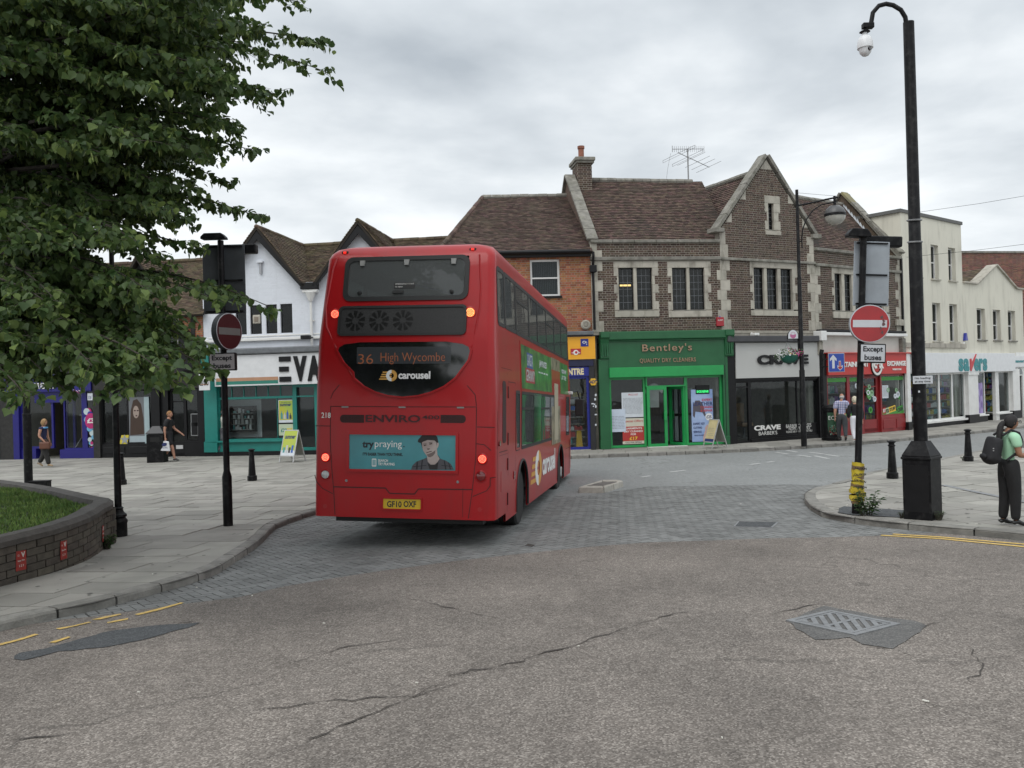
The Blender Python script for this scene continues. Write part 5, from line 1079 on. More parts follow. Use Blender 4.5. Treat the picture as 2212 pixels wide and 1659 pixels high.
# ================================================================== RED BRICK BUILDING
def redbrick():
 F = FR; t = thing('brick_building', 'orange brick building with hipped mossy tile roof above the phone shop', 'building', M=F.M)
 x0 = LR; x1 = .0; ze = F.sz(1180, 545); hs = []; zb = F.sz(*zrd(550, 560))
 r = R(F, zrd, 260, 168, 420, 368); hs.append(r); sash_window(t, r[0], r[1], r[2], r[3], depth=.1, fr=.07, sillm=M_BLACKP, curtain=True)
 r2 = (r[0] - 2.3, r[1] - 2.3, r[2], r[3]); hs.append(r2); sash_window(t, *r2, depth=.1, fr=.07, sillm=M_BLACKP)
 wall(t, M_MORTAR_R, x0, x1, zb - .1, ze, hs); bricks(t, M_BRICKR, x0, x1 - .0, zb, ze - .12, hs, cap=300)
 box('eaves_board', M_BLACKP, t, x0 - .1, x1 + .0, -.18, .05, ze - .18, ze - .05); MB().tube([(x0 - .1, -.26, ze - .02), (x1 - .05, -.26, ze - .03)], .07, 8).build('gutter', M_BLACKP, t)
 xp = F.sx(*zrd(603, 350)); MB().tube([(xp, -.26, ze - .05), (xp, -.26, ze - .2), (xp, -.08, ze - .55), (xp, -.08, zb + .05)], .045, 8).build('downpipe', M_BLACKP, t); box('hopper', M_BLACKP, t, xp - .12, xp + .12, -.2, -.02, ze - .75, ze - .5, bevel=.02)
 d = 3.6; zr = F.sz(1200, 425, d); v = Vector((0, d + .25, zr - ze + .05)); L = v.length; xh = F.sx(1043, 428, d)
 tiles(t, M_TILE, (0, -.25, ze - .05), (1, 0, 0), v, [(x0 - .15, 0), (x1 + .05, 0), (x1 + .05, L), (xh, L)], cap=150)
 v2 = Vector((xh - x0, 0, zr - ze)); tiles(t, M_TILE, (x0 - .15, d * 2, ze - .05), (0, -1, 0), (xh - x0 + .15, 0, zr - ze + .05), [(0, 0), (2 * d + .25, 0), (d, Vector((xh - x0 + .15, zr - ze + .05)).length)], cap=100)
 tiles(t, M_TILE, (0, 2 * d + .2, ze - .05), (1, 0, 0), (0, -(d + .2), zr - ze + .05), [(x0, 0), (x1, 0), (x1, L), (xh, L)], cap=0, field='rear_tile_field')
 ridge(t, (xh, d, zr + .02), (x1, d, zr + .02), M_STONED); ridge(t, (x0 - .15, -.25, ze), (xh, d, zr + .02), M_TILE, r=.09)
 shell(t, M_BRICKR, x0, x1, ze - .1, .25, 2 * d); room(t, x0 + .3, x1 - .3, zb + .1, ze - .3, .3, 3, M_GREYIN)
 q = part_thing('bell_sounder', 'round cream alarm sounder on orange brick just above the phone shop sign', 'alarm', F); c = zrd(560, 524); cx, cz = F.at(*c); MB().lathe([(.17, 0), (.17, .08), (.12, .11), (.06, .09), (.06, .12)], 16, M=Matrix.Translation((cx, -.008, cz)) @ Matrix.Rotation(pi / 2, 4, 'X')).build('case', M_STONE, q, smooth=True)
 box('lead_flashing', M_LEAD, t, x0, x1, -.3, .05, zb - .14, zb - .0, bevel=.02)
 NV = mat('navy_paint', (.012, .014, .05), rough=.4); OR = mat('sign_orange', (.80, .38, .02), rough=.4, var=.03); BLU = mat('royal_blue', (.012, .02, .22), rough=.4)
 a = R(F, zrd, 470, 575, 622, 748); box('fascia', NV, t, x0, x1 - .02, -.15, .1, a[2], zb - .14); o = R(F, zrd, 470, 590, 609, 712); box('sign_panel', OR, t, o[1] - 4.3, o[1], -.19, -.14, o[2], o[3])
 p = R(F, zrd, 530, 602, 572, 643); box('sign_square', BLU, t, p[0], p[1], -.2, -.18, p[2], p[3]); iw = flat('ink_white', (.75, .75, .72)); fit_text('O', p[0] + .06, p[0] + (p[1] - p[0]) * .68, p[2] + .1, p[3] - .07, -.204, iw, t, ext=.002, bold=.03); fit_text('2', p[0] + (p[1] - p[0]) * .7, p[1] - .05, p[2] + .05, p[2] + .17, -.204, iw, t, ext=.002, bold=.03)
 p = R(F, zrd, 476, 655, 532, 686); box('sign_square', flat('vod_red', (.42, .02, .03)), t, p[0], p[1], -.2, -.18, p[2], p[3]); disc(t, (p[0] + p[1]) / 2, p[3] - .13, .09, -.2, iw, 'roundel'); disc(t, (p[0] + p[1]) / 2 + .01, p[3] - .13, .045, -.203, flat('vod_red', (.42, .02, .03)), 'roundel'); fit_text('vodafone', p[0] + .03, p[1] - .03, p[2] + .03, p[2] + .10, -.203, iw, t, ext=.001, bold=.02)
 a = R(F, zrd, 480, 753, 578, 803); box('lower_sign', BLU, t, a[1] - 4.2, a[1], -.1, .05, a[2], a[3]); b = R(F, zrd, 486, 760, 549, 797); wch = (b[1] - b[0]) / 3; fit_text('CENTRE', b[1] - wch * 6.1, b[1], b[2], b[3], -.105, flat('ink_cream', (.7, .6, .38)), t, ext=.003, bold=.05, name='sign_lettering'); fit_text('PHONE', b[1] - wch * 12, b[1] - wch * 6.9, b[2], b[3], -.105, flat('ink_cream', (.7, .6, .38)), t, ext=.003, bold=.05, name='sign_lettering')
 g = R(F, zrd, 470, 805, 583, 1195); zt = a[2] - .0
 dk = R(F, zrd, 583, 750, 622, 1210); box('surround', mat('dark_pillar', (.018, .018, .02), rough=.5), t, g[1], x1, -.12, .2, G0, a[3] + .25)
 glazing(t, g[1] - 1.15, g[1], G0 + .02, zt, 1, BLU, y=.0, fr=.09, name='door'); glazing(t, x0 + .2, g[1] - 1.15, G0 + .3, zt, 3, BLU, y=.0, fr=.08); box('stall_riser', BLU, t, x0 + .2, g[1] - 1.15, -.05, .15, G0, G0 + .3)
 box('door_sill', M_STONE, t, g[1] - 1.15, g[1], -.1, .1, G0 - .005, G0 + .02)
 room(t, x0 + .3, x1 - .2, G0 + .005, zb - .3, .25, 4, flat('shop_white', (.6, .6, .55))); shelves(F, g[1] - 1.3, g[1] - .1, .3, 2.2, .95, 8, 'goods of the phone shop', '', 10, seed=12)
 hx = R(F, zrd, 577, 815, 620, 855); q = part_thing('alarm_box', 'yellow hexagonal alarm box on the black pillar of the phone shop', 'alarm box', F); cx, cz, rr = (hx[0] + hx[1]) / 2, (hx[2] + hx[3]) / 2, (hx[1] - hx[0]) / 2
 MB().prism([(cx + rr * cos(pi * i / 3), cz + rr * sin(pi * i / 3)) for i in range(6)], -.2, -.12).build('case', flat('hex_yellow', (.72, .42, .03), .4), q, bevel=.01); fit_text('ADT', cx - .13, cx + .13, cz - .05, cz + .06, -.203, flat('ink_navy', (.02, .03, .12)), q, ext=.002, bold=.04)
 st = MB()
 for (px, py, w_, h_) in ((609, 912, .06, .08), (606, 935, .06, .08), (590, 956, .08, .04), (603, 960, .05, .05), (610, 975, .05, .09), (608, 1015, .08, .04), (610, 1072, .05, .06), (598, 970, .04, .04)):
  x, z = F.at(*zrd(px, py)); st.box(x, x + w_, -.124, -.12, z, z + h_)
 st.build('torn_sticker', flat('poster_white', (.62, .66, .70)), t)
 x, z = F.at(*zrd(537, 1130)); q = part_thing('wet_floor_sign', 'yellow folding floor sign standing inside the phone shop door', 'floor sign', F)
 for sg in (-1, 1): MB().prism([(x - .12, G0), (x + .12, G0), (x + .08, G0 + .65), (x - .08, G0 + .65)], 0, .02, M=Matrix.Translation((0, .55 + sg * .08, 0)) @ Matrix.Rotation(sg * .12, 4, 'X')).build('panel', flat('hex_yellow', (.72, .42, .03), .4), q)
redbrick()
# ================================================================== WHITE GABLED BUILDING
def gables():
 F = FE; t = thing('white_building', 'white painted brick building with steep tiled gables above the teal vape shop', 'building', M=F.M)
 W = LE; xp, zp = F.at(*zev(487, 82)); xr, zr_ = F.at(*zev(752, 395)); half = xr - xp; xl = xp - half; ze = zr_; zb = F.sz(*zev(550, 830));
 p2 = F.sx(778, 490); gap = p2 - half
 hs = []
 for (a, b) in ((343, 408), (430, 498), (523, 590), (610, 681)):
  x0_, x1_ = F.sx(*zev(a, 620)), F.sx(*zev(b, 620)); z0_, z1_ = F.sz(*zev(510, 700)), F.sz(*zev(510, 528)); hs.append((x0_, x1_, z0_, z1_))
 zz = hs[0][2:]
 for h in hs:
  w = thing('window', '', '', (0, 0, 0)); del w['label']; del w['category']; w.parent = t; f = MB()
  for q in ((h[0], h[1], h[2], h[2] + .035), (h[0], h[1], h[3] - .035, h[3]), (h[0], h[0] + .035, h[2] + .035, h[3] - .035), (h[1] - .035, h[1], h[2] + .035, h[3] - .035)): f.box(q[0], q[1], .07, .12, q[2], q[3])
  f.build('frame', M_BLACKP, w); box('pane', M_GLASS, w, h[0] + .035, h[1] - .035, .09, .095, h[2] + .035, h[3] - .035)
 o = 2 * half + (p2 - half - xr) + .0
 hs2 = [(h[0] + (p2 - xp), h[1] + (p2 - xp), h[2], h[3]) for h in hs]
 for h in hs2: w = part('window', t); box('pane', M_GLASS, w, h[0], h[1], .09, .095, h[2], h[3])
 allh = hs + hs2
 wall(t, M_WHITEW, 0, W, zb - .1, ze, allh)
 bm = mat('white_brick', (.69, .72, .77), rough=.7, var=.03, scale=2, rand=.03, dirt=.25, dirtscale=1.5, dirtcol=(.45, .46, .47), dmap=(1.5, 1.5, .3))
 for c in (xp, p2): MB().prism([(c - half, ze), (c + half, ze), (c, zp - .25)], 0, .25).build('gable_wall', M_WHITEW, t)
 # painted brick relief, too fine to tell apart one by one
 reg = None
 def rel(x0_, x1_, z0_, z1_, hh, rg=None):
  bricks(t, bm, x0_, x1_, z0_, z1_, hh, region=rg, cap=0, proud=.0025, field='painted_brick_field')
 rel(0, W, zb, ze, allh);
 for c in (xp, p2): rel(c - half, c + half, ze, zp - .3, (), [(c - half, ze), (c + half, ze), (c, zp - .28)])
 # gable roofs and barge boards
 d = 4.2; zr = zp + .02; ye = -.3
 s = (zp - ze) / half
 for c in (xp, p2):
  for sg in (-1, 1):
   e = Vector((c + sg * (half + .12), ye, ze - .12 * s)); v = Vector((-sg * (half + .12), 0, zr - e.z + .05)); L = v.length
   tiles(t, M_TILEM, e, (0, 1, 0), v, [(0, 0), (d - ye - 1.6, 0), (d - ye, L), (0, L)], cap=75)
   a = Vector((c + sg * (half + .02), 0, ze - .10)); b = Vector((c, 0, zp - .10));
   MB().prism([(a.x, a.z - .16), (b.x, b.z - .3), (b.x, b.z + .0), (a.x, a.z + .10)][::(1 if sg < 0 else -1)], ye + .02, ye + .08).build('bargeboard', M_BLACKP, t)
   MB().prism([(a.x, a.z + .02), (b.x, b.z - .12), (b.x, b.z - .04), (a.x, a.z + .09)][::(1 if sg < 0 else -1)], ye + .08, .05).build('soffit', M_BLACKP, t)
  ridge(t, (c, ye, zr + .05), (c, d, zr + .05), M_TILEM, r=.09)
 box('valley_gutter', M_BLACKP, t, xp + half - .05, p2 - half + .05, ye, .1, ze - .28, ze - .05)
 zm = zr + .02
 for (xa, xb) in ((xl - .1, W),):
  v = Vector((0, d - .6, zm - ze)); tiles(t, M_TILEM, (0, .6, ze), (1, 0, 0), v, [(xa, 0), (xb, 0), (xb, v.length), (xa, v.length)], cap=120); tiles(t, M_TILEM, (0, 2 * d - .6, ze), (1, 0, 0), (0, -(d - .6), zm - ze), [(xa, 0), (xb, 0), (xb, v.length), (xa, v.length)], cap=0, field='rear_tile_field')
 ridge(t, (xl, d, zm + .02), (W, d, zm + .02), M_TILEM)
 shell(t, M_WHITEW, 0, W, ze - .05, .25, 2 * d); room(t, .3, W - .3, zb + .3, ze - .2, .3, 3, M_DARKIN)
 # cross shaped wall vent
 a = R(F, zev, 474, 268, 511, 280); b = R(F, zev, 489, 280, 502, 346); q = part_thing('wall_bracket', 'T-shaped white bracket high on the white gable', 'bracket', F); box('bar', M_WHITEW, q, a[0], a[1], -.12, .0, a[2], a[3]); box('stem', flat('stem_grey', (.35, .36, .38)), q, b[0], b[1], -.08, .0, b[2], b[3])
 # hopper and pipe
 hx = F.sx(*zev(796, 460)); hz0, hz1 = F.sz(*zev(796, 475)), F.sz(*zev(796, 440)); box('hopper', M_WHITE, t, hx - .28, hx + .28, -.26, 0, (hz0 + hz1) / 2, hz1, bevel=.02); MB().lathe([(.08, hz0 - .2), (.2, (hz0 + hz1) / 2)], 10, (hx, -.14, 0)).build('hopper', M_WHITE, t); MB().tube([(hx, -.12, hz0 - .2), (hx, -.12, zb + .3)], .05, 8).build('downpipe', M_WHITE, t, smooth=True)
 for z_ in (zb + 1.2, zb + 2.2): box('pipe_clip', M_WHITE, t, hx - .09, hx + .09, -.1, 0, z_, z_ + .05)
 zc = F.sz(*zev(500, 735)); box('ledge', M_WHITE, t, .0, W, -.12, .02, zc - .05, zc + .06, bevel=.02); MB().tube([(.2, -.06, zc + .12), (W - .3, -.06, zc + .16)], .025, 6).build('cable', M_WHITE, t)
 zs1 = F.sz(*zev(500, 785)); zs0 = F.sz(*zev(500, 822)); box('cornice', M_LEAD, t, .35, W, -.4, .05, zs0, zs1, bevel=.04)
 q = part_thing('floodlight', 'small dark floodlight jutting over the vape shop sign by the bus', 'light', F); fx, fz = F.at(*zev(790, 722)); box('head', M_BLACKP, q, fx - .2, fx + .15, -.5, -.3, fz - .08, fz + .06, bevel=.02); box('arm', M_BLACKP, q, fx + .1, fx + .14, -.35, -.01, fz - .03, fz)
 q = part_thing('bulkhead_lamp', 'square cream lamp fitted inside the second white gable window', 'lamp', F); r = R(F, zev, 445, 588, 490, 640); box('surround', M_STONE, q, r[0], r[1], -.02, .06, r[2], r[3], bevel=.03); box('diffuser', flat('lamp_brown', (.22, .18, .14), .3), q, r[0] + .07, r[1] - .07, -.04, -.0205, r[2] + .07, r[3] - .07, bevel=.02)
 # shopfront
 TL = mat('teal_paint', (.015, .20, .17), rough=.4, var=.08, scale=3)
 sg_ = R(F, zev, 217, 815, 820, 1003, -.3); z0_ = F.sz(*zev(550, 1005)); SW = flat('sign_white', (.70, .71, .72), .4); box('fascia', SW, t, sg_[0], W - .2, -.3, .05, z0_, zs0 - .02)
 ho = R(F, zev, 228, 960, 596, 980, -.3); he = R(F, zev, 228, 980, 596, 998, -.3); box('stripe', flat('stripe_tan', (.45, .25, .15)), t, ho[0], ho[1], -.305, -.30, ho[2], ho[3]); box('stripe', flat('stripe_green', (.03, .2, .15)), t, he[0], he[1], -.305, -.30, ho[2] - (ho[3] - ho[2]), ho[2] - .002)
 ex0, ex1, ez0, ez1 = R(F, zev, 601, 835, 670, 985, -.34); bh = (ez1 - ez0) / 5
 for k in (0, 2, 4): box('sign_letter', M_BLACKP, t, ex0, ex1 - (.08 if k == 2 else 0), -.34, -.3, ez0 + bh * k, ez0 + bh * (k + 1))
 lw = (ex1 - ex0)
 for i, ch in enumerate('VAPO'): fit_text(ch, ex1 + .10 + i * lw * 1.19, ex1 + .10 + i * lw * 1.19 + lw * 1.16, ez0, ez1, -.32, M_BLACKP, t, ext=.02, bold=.065, name='sign_letter')
 X = lambda px, py=1200: F.sx(*zev(px, py)); Z = lambda py, px=500: F.sz(*zev(px, py))
 box('pilaster', TL, t, 0.02, X(245) , -.15, .2, Z(1335), Z(935)); box('pilaster', TL, t, 0, X(245), -.2, .2, G0 + .15, Z(1335)); box('capital', TL, t, .0, X(215), -.3, .1, Z(935), Z(805), bevel=.03)
 MB().prism([(0, Z(805)), (X(215), Z(805)), (X(215) * .5, Z(785))], -.3, .1).build('capital', TL, t)
 ztr = Z(1078); zt = z0_; zsl = Z(1330)
 glazing(t, X(245), X(690), ztr, zt, 6, TL, y=.05, fr=.035, mull=.03); glazing(t, X(245), X(690), zsl, ztr, [X(590)], TL, y=.05, fr=.05, mull=.02)
 box('sill', TL, t, X(175) - .02, X(690), -.2, .1, zsl - .06, zsl); box('stall_riser', TL, t, X(245), X(690), -.1, .15, G0 + .15, zsl - .06); box('plinth', M_BLACKP, t, 0.0, W, -.16, .2, G0 - .01, G0 + .15)
 dr = glazing(t, X(690), X(830), G0 + .15, zt, 1, TL, y=.05, fr=.11, trans=ztr, name='door'); glazing(t, X(830), W - .3, zsl, zt, 3, TL, y=.05, fr=.06); box('stall_riser', TL, t, X(830), W - .3, -.1, .15, G0 + .15, zsl)
 room(t, .2, W - .2, G0 + .005, zt + .1, .3, 4, flat('grey_shop', (.30, .31, .32)))
 PY = mat('poster_yellow', (.62, .55, .04), col2=(.30, .50, .10), scale=.9, rough=.5)
 def summer(q, r, y, k=1):
  printed('sheet', q, r[0], r[1], r[2], r[3], y, flat('poster_white', (.62, .66, .70))); printed('sheet', q, r[0] + .02, r[1] - .02, r[2] + (r[3] - r[2]) * .12, r[3] - .02, y - .004, PY); fit_text('summer', r[0] + .06, r[1] - .06, r[3] - (r[3] - r[2]) * .28, r[3] - (r[3] - r[2]) * .17, y - .009, flat('ink_navy', (.02, .03, .12)), q, ext=.001, bold=.03, shear=.2); fit_text('GET READY FOR', r[0] + .1, r[1] - .1, r[3] - (r[3] - r[2]) * .14, r[3] - (r[3] - r[2]) * .09, y - .009, flat('ink_navy', (.02, .03, .12)), q, ext=.001)
  for i, (c, hh) in enumerate((('goods_teal', .3), ('goods_white', .22), ('goods_blue', .33), ('goods_dark', .2))): w = (r[1] - r[0]) / 5; x = r[0] + w * (i + .7); h = (r[3] - r[2]); MB().prism([(x, r[2] + h * .16), (x + w * .7, r[2] + h * .16), (x + w * .7, r[2] + h * (.1 + hh)), (x + w * .45, r[2] + h * (.16 + hh)), (x + w * .45, r[2] + h * (.22 + hh)), (x + w * .25, r[2] + h * (.22 + hh)), (x + w * .25, r[2] + h * (.16 + hh)), (x, r[2] + h * (.1 + hh))], y - .012, y - .008).build('bottle_picture', flat(c, (.1, .1, .1)), q)
 for c, v in PALETTE: flat(c, v)
 r = R(F, zev, 596, 1093, 683, 1228); q = part_thing('poster', 'yellow and green summer poster upper in the vape shop window', 'poster', F, 'summer posters'); summer(q, r, .04)
 r = R(F, zev, 598, 1237, 684, 1304); q = part_thing('poster', 'pale green price poster below the summer poster in the vape shop window', 'poster', F, 'summer posters'); printed('sheet', q, r[0], r[1], r[2], r[3], .04, flat('poster_pale', (.5, .58, .42))); fit_text('£29.99', r[0] + .08, r[0] + .5, r[2] + .12, r[2] + .26, .035, flat('stripe_green', (.03, .2, .15)), q, ext=.001, bold=.03); printed('patch', q, r[1] - .25, r[1] - .04, r[2] + .05, r[3] - .15, .034, flat('poster_yel2', (.6, .5, .1)))
 # display cabinet behind the glass
 q = part_thing('display_cabinet', 'black display cabinet with rows of small products hung in the vape shop window', 'cabinet', F); r = R(F, zev, 262, 1092, 480, 1318, .5); box('backboard', flat('board_white', (.55, .56, .57)), q, r[0], r[1], .75, .8, r[2], r[3]); r = R(F, zev, 308, 1130, 455, 1285, .5)
 f = MB(); f.box(r[0], r[1], .5, .72, r[2], r[2] + .05).box(r[0], r[1], .5, .72, r[3] - .05, r[3]).box(r[0], r[0] + .05, .5, .72, r[2], r[3]).box(r[1] - .05, r[1], .5, .72, r[2], r[3]).box(r[0], r[1], .70, .73, r[2], r[3]); f.build('case', M_BLACKP, q); m = MB()
 for k in range(4):
  z = r[2] + .1 + k * (r[3] - r[2] - .15) / 4; box('shelf', M_GREYIN, q, r[0] + .05, r[1] - .05, .55, .7, z - .02, z); x = r[0] + .1
  while x < r[1] - .15: w = rnd.uniform(.04, .12); m.box(x, x + w, .58, .66, z, z + rnd.uniform(.08, .22), rnd.randrange(3)); x += w + rnd.uniform(.02, .12)
 stuff(m.build('small_product', None, q, mats=[flat('goods_white', (.5, .5, .5)), M_GREYIN, flat('goods_teal', (.08, .3, .3))]))
 # small hanging sign on the corner
 r = R(F, zev, 127, 940, 190, 1036, -.6); q = part_thing('hanging_sign', 'small white vape shop sign hanging at the teal corner post', 'sign', F); box('board', SW, q, r[0], r[1], -.62, -.58, r[2], r[3], bevel=.005); w = r[1] - r[0]
 for k in (0, 2, 4): box('letter', M_BLACKP, q, r[0] + .04, r[0] + .16, -.626, -.62, r[3] - .42 + k * .038, r[3] - .42 + (k + 1) * .038)
 fit_text('VAPO', r[0] + .18, r[1] - .04, r[3] - .42, r[3] - .23, -.625, M_BLACKP, q, ext=.003, bold=.03); box('stripe', flat('stripe_tan', (.45, .25, .15)), q, r[0] + .06, r[1] - .06, -.624, -.62, r[2] + .2, r[2] + .23); box('bracket', M_BLACKP, q, r[0] + .1, r[0] + .14, -.62, .3, r[3] + .06, r[3] + .1)
 for x in (r[0] + .12, r[1] - .12): box('hanger', M_BLACKP, q, x, x + .015, -.61, -.59, r[3] - .01, r[3] + .1)
gables()
# ================================================================== DARK TIMBERED ROW (LEFT)
def tudor():
 F = FE; t = thing('timbered_building', 'old dark timber and brick building with mossy roof above the black shopfront', 'building', M=F.M, group='timbered shops under the trees')
 X = lambda px, py=1100, d=0: F.sx(*z2l(px, py), d); Z = lambda py, px=900, d=0: F.sz(*z2l(px, py), d)
 x0, x1 = X(640), -.02; zj = Z(600, 1100); ze = Z(395, 1200); d = 3.4; zr = Z(50, 1150, d)
 hs = [R(F, z2l, 1010, 290, 1165, 412), R(F, z2l, 640, 370, 700, 470)]
 hs = [(hs[0][0], hs[0][1], ze - 1.2, ze - .1), (hs[0][0] - 3.0, hs[0][1] - 3.0, ze - 1.2, ze - .1)]
 zu = Z(560, 1200)
 wall(t, M_MORTAR_R, x0, x1, zu - .3, ze, hs); bricks(t, M_BRICKR, x0, x1, zu - .3, ze - .05, hs, cap=120)
 for h in hs: sash_window(t, *h, depth=.02, fr=.06, sillm=M_WHITE)
 x = x0
 while x < x1:
  if not any(h[0] - .1 < x < h[1] for h in hs): box('timber_stud', M_BLACKW, t, x, x + .16, -.05, .1, zu - .3, ze - .08)
  x += .56
 box('timber_beam', M_BLACKW, t, x0, x1, -.12, .1, zu - .55, zu - .25); box('timber_beam', M_BLACKW, t, x0, x1, -.06, .1, ze - .09, ze + .03)
 v = Vector((0, d + .3, zr - ze)); tiles(t, M_TILEM, (0, -.3, ze - .05), (1, 0, 0), v, [(x0 - .1, 0), (x1 + .15, 0), (x1 + .15, v.length), (x0 - .1, v.length)], cap=150); tiles(t, M_TILEM, (0, 2 * d, ze), (1, 0, 0), (0, -d, zr - ze), [(x0, 0), (x1, 0), (x1, 4.2), (x0, 4.2)], cap=0, field='rear_tile_field')
 ridge(t, (x0, d, zr), (x1, d, zr), M_TILEM)
 # gablet on the slope
 gx = X(985, 100, 1.6); gz_ = Z(30, 985, 1.2)
 for sg in (-1, 1):
  v = Vector((-sg * 1.1, 0, 1.75)); tiles(t, M_TILEM, (gx + sg * 1.1, .6, gz_ - 1.75), (0, 1, 0), v, [(0, 0), (2.2, 0), (3.0, v.length), (0, v.length)], cap=0, field='gablet_tile_field')
 MB().prism([(gx - .9, gz_ - 1.7), (gx + .9, gz_ - 1.7), (gx, gz_ - .2)], .85, .95).build('gablet', M_BLACKW, t)
 shell(t, M_BLACKW, x0, x1, ze - .05, .25, 2 * d); room(t, x0 + .2, x1 - .2, zu, ze - .2, .3, 2.5, M_DARKIN)
 zf1 = zu - .55; zf0 = Z(885, 900); box('fascia', M_BLACKW, t, x0, x1, -.2, .2, zf0, zf1); box('cornice', M_BLACKP, t, x0, x1, -.4, .1, zf1 - .15, zf1 - .02, bevel=.03)
 # lean-to hood at the right end
 MB().prism([(X(1210, 600), Z(470, 1210)), (X(1300, 600), Z(560, 1300)), (X(1300, 600), Z(760, 1300)), (X(1210, 600), Z(760, 1300))], -.5, .0).build('hood', M_BLACKP, t)
 zs = Z(1240, 850); box('stall_riser', M_BLACKP, t, x0, X(1005), -.08, .2, G0, zs);
 for k in range(2): box('riser_panel', M_BLACKP, t, X(680 + 170 * k), X(820 + 170 * k), -.11, -.08, G0 + .15, zs - .1, bevel=.02)
 glazing(t, X(665), X(1003), zs, zf0, [X(835)], M_BLACKP, y=.03, fr=.06); box('pilaster', M_BLACKW, t, x0, X(665), -.15, .2, G0, zf1); box('pilaster', M_BLACKP, t, X(1003), X(1058), -.15, .2, G0, zf1)
 dz = Z(965, 1130); dr = glazing(t, X(1105), X(1208), G0 + .02, zf0, 1, M_BLACKP, y=.12, fr=.09, trans=dz, name='door'); box('kick_panel', M_BLACKP, dr, X(1105) + .08, X(1208) - .08, .08, .16, G0 + .05, G0 + .55); box('letter_plate', flat('goods_white', (.5, .5, .5)), dr, X(1140), X(1185), .06, .08, G0 + .28, G0 + .42)
 box('pilaster', M_BLACKP, t, X(1058), X(1105), -.05, .2, G0, zf0); glazing(t, X(1208), X(1300), zs + .05, zf0, 1, M_BLACKP, y=.05, fr=.06); box('stall_riser', M_BLACKP, t, X(1208), X(1300), -.05, .2, G0, zs + .05); box('pilaster', M_BLACKP, t, X(1300), x1, -.1, .2, G0, zf1)
 room(t, x0 + .1, x1 - .1, G0 + .005, zf0 + .3, .3, 3.5, M_DARKIN)
 # portrait display
 q = part_thing('display_poster', 'tall pale framed hair salon portrait in the black shop window', 'poster', F); r = R(F, z2l, 843, 935, 945, 1238); printed('sheet', q, r[0], r[1], r[2], r[3], .0, flat('portrait_grey', (.16, .17, .18))); w, h = r[1] - r[0], r[3] - r[2]; cx = (r[0] + r[1]) / 2; U = lambda fx, fz: (r[0] + w * fx, r[2] + h * fz)
 hair = flat('portrait_hair', (.05, .028, .018)); MB().prism([U(*p) for p in ((.05, .18), (.95, .2), (.93, .55), (.8, .85), (.55, .96), (.3, .93), (.12, .7))], -.008, -.004).build('hair_picture', hair, q)
 MB().prism([(cx + w * .19 * cos(a) - .02, r[2] + h * .68 + h * .135 * sin(a)) for a in [2 * pi * i / 20 for i in range(20)]], -.012, -.008).build('face_picture', flat('portrait_skin', (.34, .27, .23)), q)
 for fx, fz, a, b in ((.40, .71, .05, .012), (.58, .71, .05, .012), (.49, .60, .045, .012)): MB().prism([(r[0] + w * fx + w * a * 1.3 * cos(2 * pi * i / 10), r[2] + h * fz + h * b * 1.3 * sin(2 * pi * i / 10)) for i in range(10)], -.015, -.012).build('feature_picture', flat('portrait_dark', (.05, .02, .02)), q)
 printed('caption_band', q, r[0], r[1], r[2], r[2] + h * .16, -.004, flat('caption', (.35, .42, .45))); box('frame_post', flat('pale_frame', (.35, .45, .47)), q, r[1], r[1] + .2, -.02, .02, r[2], r[3])
 q = part_thing('window_card', 'small yellow card with a grey star leaning in the black shop window', 'card', F); r = R(F, z2l, 788, 1183, 845, 1242); MB().prism([(r[0] - .05, r[2]), (r[1] - .08, r[2]), (r[1], r[3]), (r[0] + .05, r[3])], -.02, -.01).build('sheet', flat('ink_yellow2', (.6, .5, .05)), q)
 cx, cz = (r[0] + r[1]) / 2, (r[2] + r[3]) / 2; MB().prism([(cx + (.2 if i % 2 else .09) * cos(pi / 2 + pi * (i + 1) / 5), cz + (.2 if i % 2 else .09) * sin(pi / 2 + pi * (i + 1) / 5)) for i in range(10)], -.028, -.022).build('star', flat('star_grey', (.3, .32, .33)), q)
 for i, (px, py, a, b) in enumerate(((1246, 1080, .3, .5), (1246, 1138, .3, .52))): x, z = X(px, py), Z(py + 50, px); q = part_thing('framed_notice', ('upper', 'lower')[i] + ' small framed notice in the dark window beside the black salon door', 'notice', F, 'framed notices by the salon door'); box('frame', flat('pale_frame2', (.25, .26, .26)), q, x, x + a, .0, .02, z, z + b); box('sheet', M_BLACKP, q, x + .03, x + a - .03, -.004, 0, z + .03, z + b - .03)
 # blue charity shop
 u = thing('timbered_building', 'old dark timbered building under the tree above the deep blue charity shop', 'building', M=F.M, group='timbered shops under the trees')
 a0, a1 = X(-260), X(640) - .01; BL = mat('deep_blue_paint', (.012, .010, .16), rough=.4, var=.08, scale=3); wall(u, M_MORTAR_R, a0, a1, zu - .3, ze); bricks(u, M_BRICKR, a0, a1, zu - .3, ze - .05, cap=0)
 x = a0
 while x < a1: box('timber_stud', M_BLACKW, u, x, x + .18, -.05, .1, zu - .3, ze); x += .85
 v = Vector((0, d + .3, zr - ze)); tiles(u, M_TILEM, (0, -.3, ze - .05), (1, 0, 0), v, [(a0, 0), (a1, 0), (a1, v.length), (a0, v.length)], cap=0); tiles(u, M_TILEM, (0, 2 * d, ze), (1, 0, 0), (0, -d, zr - ze), [(a0, 0), (a1, 0), (a1, 4.2), (a0, 4.2)], cap=0, field='rear_tile_field'); ridge(u, (a0, d, zr), (a1, d, zr), M_TILEM); shell(u, M_BLACKW, a0, a1, ze - .05, .25, 2 * d)
 box('timber_beam', M_BLACKW, u, a0, a1, -.12, .1, zu - .6, zu - .3)
